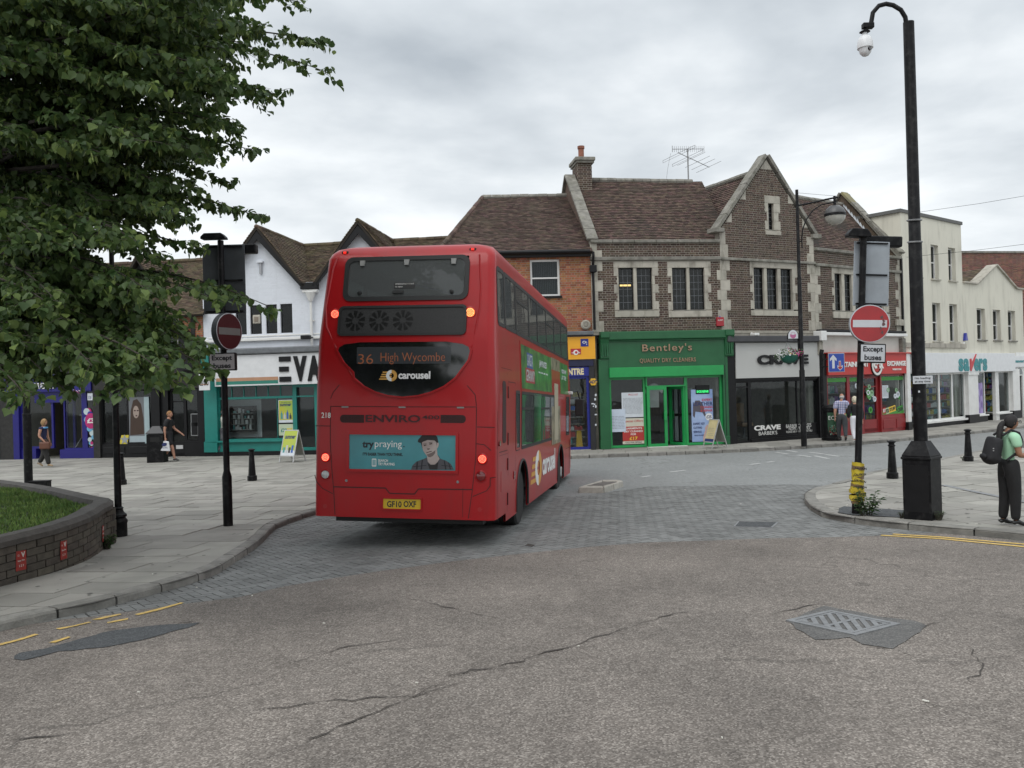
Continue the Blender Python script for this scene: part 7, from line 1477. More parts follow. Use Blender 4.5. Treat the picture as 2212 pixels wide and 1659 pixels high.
 for (px, py) in ((160, 992), (1385, 1018)): x, z = r5(px, py); on(bus_, 'tow_cover', [(x + .032 * cos(2 * pi * i / 14), z + .032 * sin(2 * pi * i / 14)) for i in range(14)], 0, .002, mat('cover_red', (.33, .012, .014), rough=.5), RS)
 for (px, py) in ((330, 789), (1211, 800)): x, z = r5(px, py); MB().lathe([(.02, 0), (.018, .008)], 10, M=Matrix.Translation((x, 0, z)) @ Matrix.Rotation(pi / 2, 4, 'X')).build('lock', M_IRON, bus_)
 for u in (-1.0, .93): q = part('roof_marker_lamp', bus_); box('case', M_RUB, q, u - .05, u + .05, .29, .38, 4.225, 4.27, bevel=.01); box('lens', mat('lamp_red', (.5, .03, .02)), q, u - .022, u + .022, .28, .295, 4.233, 4.262)
 # ------------ right (near) side and left side glazing
 for sg, S in ((1, SS), (-1, LS_)):
  for a_, b_ in UP:
   w = part('upper_window', bus_); rad = .10 if a_ == .36 else .03; flip = (lambda l: l) if sg > 0 else (lambda l: l[::-1])
   zt_ = 4.0; ringp(w, 'gasket', rr_pts(a_ - .035, b_ + .045, 3.155, zt_ + .02, rad), rr_pts(a_ + .015, b_ - .015, 3.21, zt_ - .04, rad), -.02, .006, M_RUB, S); on(w, 'pane', flip(rr_pts(a_, b_, 3.19, 3.99, .02)), -.004, .0, M_BGLASS, S)
   if a_ in (2.0, 5.85): on(w, 'hopper_bar', flip(rr_pts(a_ + .02, b_ - .02, 3.70, 3.74, .01, 2)), 0, .008, M_RUB, S)
  for a_, b_ in LOW:
   w = part('lower_window', bus_); ringp(w, 'gasket', rr_pts(a_ - .03, b_ + .03, 1.275, 2.245, .05), rr_pts(a_ + .02, b_ - .02, 1.33, 2.19, .03), -.02, .006, M_RUB, S); on(w, 'pane', flip(rr_pts(a_, b_, 1.31, 2.21, .02)), -.004, .0, M_BGLASS, S)
   if (a_, b_) == (3.7, 4.75): on(w, 'panel', flip(rr_pts(a_, b_, 1.3, 2.22, .02)), .0, .006, mat('black_glass', (.01, .01, .012)), S)
   if a_ in (2.35, 4.75): on(w, 'hopper_bar', flip(rr_pts(a_ + .02, b_ - .02, 1.93, 1.97, .01, 2)), 0, .008, M_RUB, S)
   if a_ == 1.77: on(w, 'panel', flip([(1.78, 1.75), (1.85, 1.32), (2.11, 1.32), (2.11, 1.29), (1.76, 1.29)]), .0, .007, M_RED, S)
 SF = Matrix.Rotation(pi / 2, 4, 'Z')
 def sideline(l, w_=.014): return line(l, w_, S=SS)
 sideline([(.18, 1.92), (.18, .42)]) ; sideline([(.5, 2.55), (1.4, 2.55)], .008); sideline([(.98, .42), (.98, 2.5)]); sideline([(.3, 1.33), (.98, 1.33)]); sideline([(1.05, .95), (1.05, 2.36), (1.72, 2.36), (1.72, .8)]); sideline([(.3, 1.28), (1.0, 1.28)], .006); sideline([(9.3, .95), (10.4, .95)]); sideline([(9.3, .35), (9.3, 2.25)]); sideline([(9.0, .9), (9.0, 2.3)], .01)
 on(bus_, 'side_vent', rr_pts(.55, .85, 1.45, 2.36, .08), 0, .004, VM, SS)
 for y_, z_ in ((1.02, 2.2), (1.02, 1.5), (1.0, 1.12), (1.0, .6)): on(bus_, 'side_hinge', rr_pts(y_ - .02, y_ + .02, z_ - .09, z_ + .09, .005, 1), 0, .012, M_REDS, SS)
 q = part('side_marker', bus_); on(q, 'lens', rr_pts(.25, .33, 1.42, 1.5, .03), 0, .02, mat('lens_dull', (.16, .01, .012)), SS)
 q = part('side_marker', bus_); on(q, 'lens', rr_pts(1.55, 1.62, .85, .97, .01), 0, .015, mat('lens_dull', (.16, .01, .012)), SS)
 on(bus_, 'fuel_flap', rr_pts(.45, .75, .75, 1.05, .02), 0, .004, M_RED, SS)
 # banner advert
 sb_ = part('side_advert', bus_); sb_.matrix_local = SF
 GRN = mat('banner_green', (.015, .07, .02), col2=(.10, .30, .05), scale=3.5, detail=6, rough=.35, coat=.3); BRN = mat('banner_brown', (.10, .08, .05), col2=(.35, .30, .20), scale=5, detail=8, rough=.4)
 ht = lambda z: -(hw(z))
 def sp(nm, a, b, c, d, off, m_): MB().add([(a, ht(c) - off, c), (b, ht(c) - off, c), (b, ht(d) - off, d), (a, ht(d) - off, d), (a, ht(c) + .02, c), (b, ht(c) + .02, c), (b, ht(d) + .02, d), (a, ht(d) + .02, d)], [(0, 1, 2, 3), (0, 4, 5, 1), (3, 2, 6, 7), (0, 3, 7, 4), (1, 5, 6, 2)]).build(nm, m_, sb_)
 sp('frame', 2.27, 9.9, 2.24, 3.08, .008, M_RED); sp('sheet', 2.33, 6.44, 2.29, 3.03, .012, GRN); sp('sheet', 8.1, 9.84, 2.29, 3.03, .012, GRN); sp('picture', 6.44, 8.1, 1.17, 3.05, .013, BRN); sp('figure_picture', 6.9, 7.6, 1.25, 2.5, .016, flat('figure_tan', (.4, .36, .26)))
 bw = flat('banner_white', (.55, .6, .6)); bb_ = flat('banner_blueink', (.04, .09, .25)); br = flat('banner_redink', (.32, .03, .03)); y_ = ht(2.7) - .014
 sp('title_board', 2.75, 3.85, 2.40, 2.66, .014, br); sp('title_board', 2.95, 3.65, 2.66, 2.93, .014, bb_)
 fit_text('GANGSTA', 2.98, 3.62, 2.70, 2.90, ht(2.8) - .017, bw, sb_, ext=.0005); fit_text('GRANNY', 2.8, 3.8, 2.43, 2.63, ht(2.5) - .017, bw, sb_, ext=.0005, bold=.01); fit_text('JAM PACKED', 4.5, 5.6, 2.72, 2.88, y_, bw, sb_, ext=.0005, bold=.03); fit_text('ADVENTURE', 4.3, 5.8, 2.48, 2.66, y_, bw, sb_, ext=.0005, bold=.03)
 for i, s_ in enumerate(('BOOK NOW', 'AT THE', 'SWAN')): fit_text(s_, 8.4, 9.4, 2.78 - .15 * i, 2.88 - .15 * i, y_, bw, sb_, ext=.0005, bold=.03)
 # side logo
 lg = part('side_logo', bus_); lg.matrix_local = SF; carousel(lg, 3.35, .50, .66, -(HW + .004), 2.1, sx=1.35)
 # cab mirror, front screen
 mr = part('wing_mirror', bus_); MB().tube([(HW - .1, 10.5, 2.35), (HW + .15, 10.85, 2.4), (HW + .2, 10.9, 2.2)], .02, 6).build('arm', M_RUB, mr); box('housing', M_RUB, mr, HW + .08, HW + .32, 10.85, 10.97, 1.75, 2.2, bevel=.03)
 sl = part('camera_pod', bus_); box('case', M_WHITE, sl, HW - .02, HW + .10, 9.95, 10.1, 2.3, 2.38, bevel=.02)
 fr = part('windscreen', bus_); box('pane', mat('black_glass', (.01, .01, .012)), fr, -1.0, 1.0, LEN - .02, LEN + .004, 1.25, 2.35)
 return bus_
bus()
# ================================================================== STREET FURNITURE
M_POST = mat('post_black', (.005, .005, .006), rough=.5, spec=.2, var=.3, scale=5, bump=.12, bscale=30, dirt=.25, dirtscale=9, dirtcol=(.10, .10, .095))
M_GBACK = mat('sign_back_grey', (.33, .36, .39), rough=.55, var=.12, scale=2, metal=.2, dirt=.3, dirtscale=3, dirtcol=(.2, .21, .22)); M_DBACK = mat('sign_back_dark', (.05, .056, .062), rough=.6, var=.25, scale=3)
SIGN_R = mat('sign_red', (.36, .012, .016), rough=.35, coat=.3); SIGN_W = mat('sign_white_face', (.55, .57, .6), rough=.35, coat=.3, var=.04); IKB = flat('ink_black', (.02, .02, .025))
def base_at(px, dz=.11): g = G(px[0], px[1], dz); return g
def lc(t, w): return t.matrix_world.inverted() @ w
def at_depth(o, px): return P(px[0], px[1], o.y)
zc5 = Zf(3250, 0, 500, 922)
def cctv():
 g = base_at((1994, 1120)); t = thing('camera_pole', 'tall thick black pole with a box base, hooked top and white dome camera', 'camera pole', g)
 k = lambda px: P(px[0], px[1], g.y) - g; bx = part('base_box', t); bx.rotation_euler = (0, 0, radians(-47)); w = .205
 zt = k((1994, 991)).z; zc = k((1994, 952)).z; box('cabinet', M_POST, bx, -w, w, -w, w, -.02, zt, bevel=.008); box('rim', M_POST, bx, -w - .015, w + .015, -w - .015, w + .015, zt, zt + .04, bevel=.01)
 MB().lathe([(w * 1.414, zt + .04), (w * 1.414, zt + .06), (.145, zc)], 4, a0=pi / 4).build('hood', M_POST, bx); box('door_seam', M_BLACKP, bx, -w + .03, w - .03, -w - .003, -w, .12, zt - .08)
 z1 = k((1975, 523)).z; z2 = k((1957, 48)).z; MB().lathe([(.097, zc - .05), (.094, z1), (.085, z1 + .02), (.078, z2)], 24).build('pole', M_POST, t, smooth=True)
 for z in (z1, k((1973, 476)).z): MB().tube([(.098 * cos(a), .098 * sin(a), z + .01 * sin(a)) for a in [2 * pi * i / 20 for i in range(21)]], .014, 6).build('clamp_band', M_IRON, t)
 a = [k(zc5(*p)) for p in ((586, 165), (580, 125), (548, 72), (492, 38), (440, 28), (388, 42), (345, 92), (330, 180))]; MB().tube([(p.x, 0, p.z) for p in a], .034, 10).build('hooked_arm', M_POST, t, smooth=True)
 c = k(zc5(288, 190)); box('arm_block', M_POST, t, c.x - .04, k(zc5(348, 190)).x, -.05, .05, k(zc5(300, 207)).z, k(zc5(300, 170)).z, bevel=.01)
 cam = part('dome_camera', t); cx = k(zc5(288, 300)).x; Z = lambda y: k(zc5(288, y)).z; r = .5 * (k(zc5(343, 300)).x - k(zc5(233, 300)).x); WC = mat('camera_white', (.68, .69, .70), rough=.35)
 MB().lathe([(.02, Z(205)), (.02, Z(240)), (.08, Z(232)), (.06, Z(225))], 14, (cx, 0, 0)).build('mount', M_POST, cam); MB().lathe([(r * 1.0, Z(352)), (r * 1.02, Z(338)), (r * .95, Z(300)), (r * .75, Z(272)), (r * .4, Z(256)), (r * .3, Z(238))], 24, (cx, 0, 0)).build('hood', WC, cam, smooth=True)
 MB().lathe([(.01, Z(411)), (r * .4, Z(404)), (r * .7, Z(385)), (r * .84, Z(352)), (r * .8, Z(335))], 24, (cx, 0, 0)).build('ball', WC, cam, smooth=True); MB().lathe([(.032, 0), (.03, .02)], 14, M=Matrix.Translation((cx + .03, -r * .66, Z(367))) @ Matrix.Rotation(pi / 2, 4, 'X') @ Matrix.Rotation(.5, 4, 'Y')).build('lens', mat('black_glass', (.01, .01, .012)), cam)
 p = part('plate', t); p.rotation_euler = (0, 0, radians(-20)); x0, x1 = k((1973, 820)).x, k((2010, 820)).x; z0, z1_ = k((1990, 829)).z, k((1990, 812)).z; m_ = (x0 + x1) / 2; box('sheet', SIGN_W, p, x0 - .01, x1, -.125, -.115, z0, z1_, bevel=.002); fit_text('No loading', x0 + .015, x1 - .03, (z0 + z1_) / 2 + .005, z1_ - .018, -.127, IKB, p, ext=.0006, bold=.02); fit_text('at any time', x0 + .015, x1 - .03, z0 + .012, (z0 + z1_) / 2 - .008, -.127, IKB, p, ext=.0006, bold=.02)
 x, z = k((1975, 848)).x, k((1975, 848)).z; box('sticker', SIGN_W, t, -.06, -.035, -.092, -.088, z, z + .03)
cctv()
def signpost(px, top, disc_px, disc_r, rotd, plate_px, back_px, backm, lamp_px, boxlamp_px, label, dark=False, rotb=0.0, coney=1003, lean=0.0):
 g = base_at(px); t = thing('sign_post', label, 'sign post', g, group='no entry sign posts'); t.rotation_euler = (0, lean, 0); LN = Matrix.Rotation(-lean, 3, 'Y'); k = lambda p: LN @ (P(p[0], p[1], g.y) - g)
 zc = k((px[0], coney)).z; zt = k(top).z; MB().lathe([(.078, -.02), (.078, zc - .05), (.07, zc - .02), (.052, zc + .05), (.05, zt)], 20).build('pole', M_POST, t, smooth=True)
 d = part('no_entry_sign', t); c = k(disc_px); d.location = (c.x * (1 if not dark else 1), 0, c.z); d.rotation_euler = (0, 0, rotd); r = disc_r
 rc = lambda r0, y0, y1, m, nm, **q: MB().lathe([(r0, -y1), (r0, -y0)], 40, M=Matrix.Rotation(pi / 2, 4, 'X')).build(nm, m, d, **q)
 rc(r, -.17, -.06, M_GBACK if not dark else M_DBACK, 'case', bevel=.01); rc(r * .985, -.175, -.16, SIGN_W, 'rim'); rc(r * .945, -.178, -.17, SIGN_R if not dark else mat('sign_red_shaded', (.065, .008, .01), rough=.4), 'face')  # dark version: shade on the sign is put into its colours
 MB().prism([(-r * .83, -r * .19), (r * .83, -r * .19), (r * .83, r * .19), (-r * .83, r * .19)], -.181, -.178).build('bar', SIGN_W if not dark else flat('bar_white_shaded', (.16, .16, .15)), d, bevel=0)
 if not dark:
  for i in range(5): x, z = .60 * r + rnd.uniform(-.02, .02), (.35 - i * .2) * r; MB().prism([(x + rnd.uniform(.01, .035) * cos(a), z + rnd.uniform(.01, .045) * sin(a)) for a in [2 * pi * j / 7 for j in range(7)]], -.183, -.1815).build('sticker_residue', flat('residue', (.12, .06, .06)), d)
 p = part('except_buses_plate', t); a, b = k((plate_px[0], plate_px[3])), k((plate_px[2], plate_px[1])); p.rotation_euler = (0, 0, rotb); x0, x1, z0, z1 = a.x, b.x, a.z, b.z
 o = [(x0, z0), (x1, z0), (x1, z1), (x0, z1)]; box('case', M_POST, p, x0, x1, -.15, -.06, z0, z1, bevel=.015); box('sheet', SIGN_W if not dark else flat('plate_white_shaded', (.45, .43, .44)), p, x0 + .02, x1 - .02, -.156, -.15, z0 + .02, z1 - .02, bevel=.003)  # dark version: white sheet coloured as if in shade
 w, h = x1 - x0, z1 - z0; fit_text('Except', x0 + w * .13, x1 - w * .13, z0 + h * .50, z0 + h * .86, -.158, IKB, p, ext=.0006, bold=.03); fit_text('buses', x0 + w * .18, x1 - w * .18, z0 + h * .14, z0 + h * .43, -.158, IKB, p, ext=.0006, bold=.03)
 s = part('back_panel', t); a, b = k((back_px[0], back_px[3])), k((back_px[2], back_px[1])); box('panel', backm, s, a.x, b.x, .07, .09, a.z, b.z, bevel=.01)
 for f in (.03, .48, .97): z = a.z + (b.z - a.z) * f; box('rail', M_POST, s, a.x + .04, b.x - .04, .045, .07, z - .012, z + .012)
 l = part('lamp', t); a, b = k((lamp_px[0], lamp_px[3])), k((lamp_px[2], lamp_px[1])); cx = (a.x + b.x) / 2; MB().prism([(a.x, a.z), (b.x, a.z), (b.x - .01, a.z + (b.z - a.z) * .4), (b.x - .07, b.z), (a.x + .06, b.z), (a.x, a.z + (b.z - a.z) * .4)], -.13, .05).build('housing', M_POST, l, bevel=.012);
 a, b = k((boxlamp_px[0], boxlamp_px[3])), k((boxlamp_px[2], boxlamp_px[1])); l2 = part('trough_light', t); box('housing', M_POST, l2, a.x, b.x, .10, .26, a.z, b.z, bevel=.02); box('bracket', M_POST, l2, -.03, .03, 0, .12, a.z + .03, a.z + .08)
 return t, k, g
RT, kR, gR = signpost((1851, 1110), (1865, 510), (1875, 701), .30, radians(-14), (1850, 744, 1906, 784), (1846, 521, 1927, 659), M_GBACK, (1827, 497, 1877, 513), (1868, 508, 1957, 529), 'black sign post with yellow tape round its foot by the kerb', rotb=radians(-5), lean=.053)
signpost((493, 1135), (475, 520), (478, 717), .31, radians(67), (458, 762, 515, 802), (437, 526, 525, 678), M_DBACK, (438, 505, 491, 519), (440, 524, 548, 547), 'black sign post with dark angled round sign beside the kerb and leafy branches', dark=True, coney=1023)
def tape():
 YT = mat('tape_yellow', (.60, .45, .03), rough=.35, var=.2, scale=14, col2=(.70, .56, .06)); BT = mat('tape_brown', (.20, .13, .06), rough=.35, var=.3, scale=14); q = part('caution_tape', RT); z0, z1 = kR((1851, 1088)).z, kR((1851, 1008)).z; n = 13
 for i in range(n):
  zc = z0 + (z1 - z0) * i / (n - 1); r = .086 + .03 * math.exp(-((i - 2.5) / 1.8) ** 2) + rnd.uniform(0, .008); tl = rnd.uniform(-.35, .35); h = .058; pts = [];
  for j in range(17): a = 2 * pi * j / 16; rr_ = r + rnd.uniform(-.004, .008); pts.append((rr_ * cos(a), rr_ * sin(a), zc + tl * r * cos(a) + rnd.uniform(-.004, .004)))
  MB().add(pts + [(x * 1.02, y * 1.02, z + h + rnd.uniform(0, .01)) for x, y, z in pts], [(j, j + 1, j + 18, j + 17) for j in range(16)]).build('tape_band', BT if i in (5, 8, 11, 0) else YT, q)
  if i % 2: o = text('CAUTION', .042, IKB, q, (0, -(r + .016), zc + h * .55), ext=.0005, bold=.002); o.rotation_euler = (pi / 2, -tl * .6, rnd.uniform(-.5, .3)); o.location = (sin(o.rotation_euler.z) * (r + .014), -cos(o.rotation_euler.z) * (r + .014), zc + h * .5)
tape()
def bollards():
 g0 = None; spec = [((545, 1038), 'black cast iron bollard standing alone before the teal vape shop'), ((263, 1047), 'black bollard half hidden behind the ornate lamp column'), ((1928, 1033), 'black bollard beside the box base of the tall camera pole'), ((2092, 996), 'black bollard near the schoolgirl, with weeds at its foot')]
 for px, lab in spec:
  g = base_at(px)
  if g0 is None:
   t = thing('bollard', lab, 'bollard', g, group='cast iron bollards'); g0 = t
   MB().lathe([(.125, 0), (.125, .12), (.105, .135)], 8, a0=pi / 8).build('foot', M_POST, t, bevel=.006); MB().lathe([(.098, .13), (.062, .70), (.058, .72)], 8, a0=pi / 8).build('shaft', M_POST, t); MB().lathe([(.06, .70), (.078, .715), (.078, .735), (.06, .75), (.062, .785), (.09, .80), (.092, .82), (.06, .835), (.02, .845)], 16).build('cap', M_POST, t, smooth=True)
  else: t = copy_tree(g0); t.location = g; t['label'] = lab
bollards()
def lamp_left():
 g = base_at((257, 1158)); t = thing('lamp_column', 'slim ornate black lamp column with fluted foot rising into the tree', 'lamp post', g)
 MB().lathe([(.125, -.02), (.125, .20), (.135, .22), (.13, .25), (.10, .29), (.125, .31), (.12, .34), (.085, .37), (.065, .42), (.08, .44), (.06, .46)], 24).build('foot', M_POST, t, smooth=True); MB().lathe([(.053, .4), (.048, 2.05), (.058, 2.06), (.058, 2.09), (.042, 2.1), (.036, 4.6)], 16).build('pole', M_POST, t, smooth=True)
 MB().lathe([(.0, 4.6), (.1, 4.62), (.16, 4.95), (.2, 5.0), (.05, 5.2)], 8).build('lantern', M_POST, t)
 g = base_at((62, 1048)); t = thing('steel_post', 'thick plain black steel post behind the grassy planter', 'post', g); MB().lathe([(.105, -.02), (.105, 1.88), (.115, 1.89), (.115, 1.91), (.09, 1.92), (.085, 5.4)], 20).build('pole', M_POST, t, smooth=True)
 g = base_at((87, 1054)); t = thing('low_black_box', 'low black metal box on the paving at the foot of the thick post', 'box', g); box('case', M_POST, t, -.23, .23, -.12, .12, 0, .17, bevel=.01); box('lid', M_POST, t, -.24, .24, -.13, .13, .17, .19, bevel=.005)
lamp_left()
def bins():
 g = base_at((341, 998)); t = thing('litter_bin', 'tall square black litter bin with sloped hood before the black salon', 'litter bin', g); t.rotation_euler = (0, 0, .1); box('body', M_POST, t, -.28, .28, -.28, .28, 0, .98, bevel=.01); MB().lathe([(.42, .99), (.42, 1.02), (.17, 1.25)], 4, a0=pi / 4).build('hood', mat('bin_hood', (.05, .05, .052), rough=.5), t); box('slot', flat('slot', (.003, .003, .003)), t, -.16, .16, -.284, -.28, .72, .88)
 g = base_at((1797, 951)); t = thing('poster_drum', 'squat round black drum with a dark green poster by the exchange shop door', 'street bin', g); MB().lathe([(.33, 0), (.34, .1), (.31, .12), (.30, 1.05), (.32, 1.07), (.32, 1.2), (.25, 1.28)], 24).build('drum', M_POST, t, smooth=True)
 n = 10; f = MB(); a0, a1 = radians(-135), radians(-50)
 for i in range(n): a, b = a0 + (a1 - a0) * i / n, a0 + (a1 - a0) * (i + 1) / n; f.add([(.306 * cos(a), .306 * sin(a), .14), (.306 * cos(b), .306 * sin(b), .14), (.306 * cos(b), .306 * sin(b), 1.02), (.306 * cos(a), .306 * sin(a), 1.02)], [(0, 1, 2, 3)])
 f.build('poster_sheet', flat('drum_green', (.02, .075, .035)), t); o = text('ECO', .2, flat('ink_white', (.75, .75, .72)), t, (-.03, -.312, .82), ext=.001); d = MB(); rg = random.Random(2)
 for i in range(70): a = radians(rg.uniform(-125, -62)); z = rg.uniform(.2, .55); s = .018; d.add([(.31 * cos(a - .04), .31 * sin(a - .04), z), (.31 * cos(a + .04), .31 * sin(a + .04), z + .01), (.31 * cos(a + .03), .31 * sin(a + .03), z + s * 1.6), (.31 * cos(a - .03), .31 * sin(a - .03), z + s)], [(0, 1, 2, 3)], rg.randrange(3))
 stuff(d.build('printed_pattern', None, t, mats=[flat('dot_red', (.35, .04, .05)), flat('cex_mint', (.25, .42, .25)), flat('pale_teal', (.2, .4, .36))]))
bins()
def aboard(px, rz_, label, kind):
 g = base_at(px); t = thing('sandwich_board', label, 'sandwich board', g, rz_, group='sandwich boards on the pavement'); h, w, sp_ = (1.05, .62, .30) if kind == 0 else (.98, .52, .33); AL = mat('board_alu', (.5, .5, .5), rough=.4, metal=.5)
 for sg in (-1, 1):
  p = part('panel', t); p.matrix_local = Matrix.Translation((0, 0, h)) @ Matrix.Rotation(sg * atan2(sp_, h), 4, 'X') @ Matrix.Translation((0, 0, -h * 1.04)); H1 = h * 1.04; F_ = MB()
  for q in ((-w / 2, -w / 2 + .03, 0, H1), (w / 2 - .03, w / 2, 0, H1), (-w / 2 + .03, w / 2 - .03, H1 - .03, H1), (-w / 2 + .03, w / 2 - .03, .2, .23)): F_.box(q[0], q[1], -.012, .012, q[2], q[3])
  F_.build('frame', AL, p); box('sheet', [mat('poster_yellow', (.6, .5, .04)), mat('board_cream', (.52, .44, .24), rough=.6, var=.15)][kind] if sg < 0 else flat('board_back', (.28, .28, .27)), p, -w / 2 + .03, w / 2 - .03, -.006, .006, .23, H1 - .03)
  if sg < 0 and kind == 0:
   fit_text('summer', -w * .36, w * .36, H1 * .72, H1 * .82, -.008, flat('ink_navy', (.02, .03, .12)), p, ext=.001, bold=.03, shear=.2); printed('lower_band', p, -w / 2 + .03, w / 2 - .03, .23, .4, -.006, flat('poster_white', (.62, .66, .70)))
   for i, c in enumerate(('goods_teal', 'goods_white', 'goods_dark', 'goods_blue')): x = -w * .36 + i * w * .19; printed('bottle_picture', p, x, x + w * .13, .32, .5 + (i % 2) * .07, -.009, flat(c, (.1, .1, .1)))
  if sg < 0 and kind == 1: lines_print(p, -.16, .16, .4, .7, -.008, flat('ink_grey', (.18, .2, .22)), 5); printed('lower_band', p, -w / 2 + .03, w / 2 - .03, .23, .33, -.007, flat('ink_navy', (.02, .03, .12)))
aboard((632, 997), radians(-28), 'sandwich board with yellow summer poster beside the red bus', 0); aboard((1545, 968), radians(-66), 'sandwich board with plain cream sheet outside the green dry cleaners', 1)
def lamp_right():
 g = base_at((1737, 963)); t = thing('street_lamp', 'tall black street lamp with globe head on a curved arm before the barber shop', 'street lamp', g); k = lambda p: P(p[0], p[1], g.y) - g; K = lambda x, y: k(zlm(x, y))
 z1 = k((1737, 800)).z; z2 = k((1730, 600)).z; zt = K(522, 255).z; MB().lathe([(.095, -.02), (.092, z1), (.075, z1 + .03), (.07, z2), (.055, z2 + .04), (.05, zt)], 14).build('pole', M_POST, t, smooth=True)
 ln = lambda pts, r, nm, m_=M_POST: MB().tube([(q.x, 0, q.z) for q in pts], r, 8).build(nm, m_, t, smooth=True)
 x0 = 0; a = K(1335, 430); s = a.x; ln([Vector((0, 0, K(545, 595).z)), K(900, 520), K(1150, 460), K(1395, 412)], .032, 'arm'); ln([K(640, 1500), K(632, 1300), K(650, 1100), K(720, 900), K(860, 700), K(1050, 570), K(1250, 528), K(1390, 512)], .022, 'brace'); ln([Vector((0, 0, K(545, 318).z)), K(1310, 385)], .005, 'stay_wire'); box('brace_clip', M_POST, t, 0, K(640, 1350).x, -.02, .02, K(640, 1350).z - .02, K(640, 1350).z + .02)
 hd = part('globe_head', t); c = K(1338, 790); r = .5 * (K(1552, 790).x - K(1118, 790).x); MB().lathe([(.045, c.z + r * 1.0), (.045, K(1335, 385).z)], 10, (c.x, 0, 0)).build('stem', M_POST, hd); MB().lathe([(r * .02, r * .98), (r * .45, r * .9), (r * .8, r * .62), (r * .97, r * .25), (r * .99, r * .1)], 28, c).build('dome', mat('lamp_grey', (.07, .07, .07), rough=.35), hd, smooth=True)
 MB().lathe([(r * 1.02, r * .12), (r * 1.02, -r * .14)], 28, c).build('band', M_POST, hd, smooth=True); MB().lathe([(r * .98, -r * .14), (r * .9, -r * .45), (r * .65, -r * .78), (r * .3, -r * .97), (.01, -r * 1.0)], 28, c).build('bowl', mat('lamp_bowl', (.42, .41, .37), rough=.2, coat=.5), hd, smooth=True)
 # bracket sign and hanging basket fixed to the post
 s_ = thing('crest_sign', 'small arched white sign with a pink crest bracketed to the street lamp', 'sign', g); a, b = k(zcr(690, 360)), k(zcr(940, 125)); w = (b.x - a.x) / 2; cx = (a.x + b.x) / 2; arch = [(cx - w, a.z), (cx + w, a.z)] + [(cx + w * cos(pi * i / 12), b.z - w * 1.2 + w * 1.2 * sin(pi * i / 12)) for i in range(13)]
 MB().prism([(cx + (x - cx) * 1.12, a.z + (z - a.z) * 1.06 - .01) for x, z in arch], -.02, .02).build('frame', M_POST, s_); MB().prism(arch, -.028, -.02).build('face', SIGN_W, s_); pk = flat('crest_pink', (.40, .12, .24)); zc = (a.z + b.z) / 2 - .04
 MB().prism([(cx + w * .62 * cos(pi * i / 10 + pi), zc + w * .6 * sin(pi * i / 10 + pi)) for i in range(11)] + [(cx + w * .45, zc + w * .25), (cx, zc + w * .1), (cx - w * .45, zc + w * .25)], -.031, -.028).build('crest', pk, s_)
 for i in range(5): disc(s_, cx + w * .55 * cos(pi * (i + .5) / 5), zc + w * .62 * sin(pi * (i + .5) / 5), w * .09, -.0285, pk, 'crest_dot', n=8)
 for z in (k(zcr(960, 390)).z, k(zcr(960, 685)).z): box('bracket', M_POST, s_, cx, 0, -.012, .012, z - .012, z + .012)
 box('hanger_bar', M_POST, s_, cx + w - .01, cx + w + .03, -.012, .012, k(zcr(960, 700)).z, a.z)
 h = thing('hanging_basket', 'green hanging basket of pink and white flowers in front of the barber sign', 'hanging basket', g); c = k(zcr(715, 800)); R_ = .30; MB().lathe([(.06, -.27), (.17, -.24), (.27, -.14), (R_, 0), (R_ - .02, 0)], 18, c).build('bowl', mat('basket_green', (.01, .10, .07), rough=.4), h, smooth=True)
 tp = k(zcr(670, 455));
 for i in range(3): a = 2 * pi * i / 3; MB().tube([tp, (c.x + R_ * cos(a), R_ * sin(a), c.z)], .006, 4).build('chain', M_IRON, h)
 MB().tube([tp, (tp.x, 0, tp.z + .25), (cx, 0, tp.z + .3)], .008, 5).build('hook', M_POST, h)
 rg = random.Random(9); fm = MB()
 for i in range(420): x, y, z = rg.uniform(-.46, .40), rg.uniform(-.35, .35), rg.uniform(-.12, .22); z *= (1 - abs(x)); z += -.12 if x < -.3 else 0; s = rg.uniform(.02, .035); ci = 0 if rg.random() < .55 else (1 if x > .0 else 2); ci = 3 if rg.random() < .04 and x > 0 else ci; V = Vector((c.x + x, c.y + y, c.z + z + .05)); a, b = [Vector([rg.uniform(-1, 1) for _ in range(3)]).normalized() * s for _ in range(2)]; fm.add([V - a, V + b, V + a, V - b], [(0, 1, 2, 3)], ci)
 stuff(fm.build('flowers', None, h, mats=[flat('leaf_small', (.05, .10, .03)), flat('petal_pink', (.60, .03, .25)), flat('petal_white', (.6, .6, .62)), flat('petal_yellow', (.7, .6, .2))]))
lamp_right()
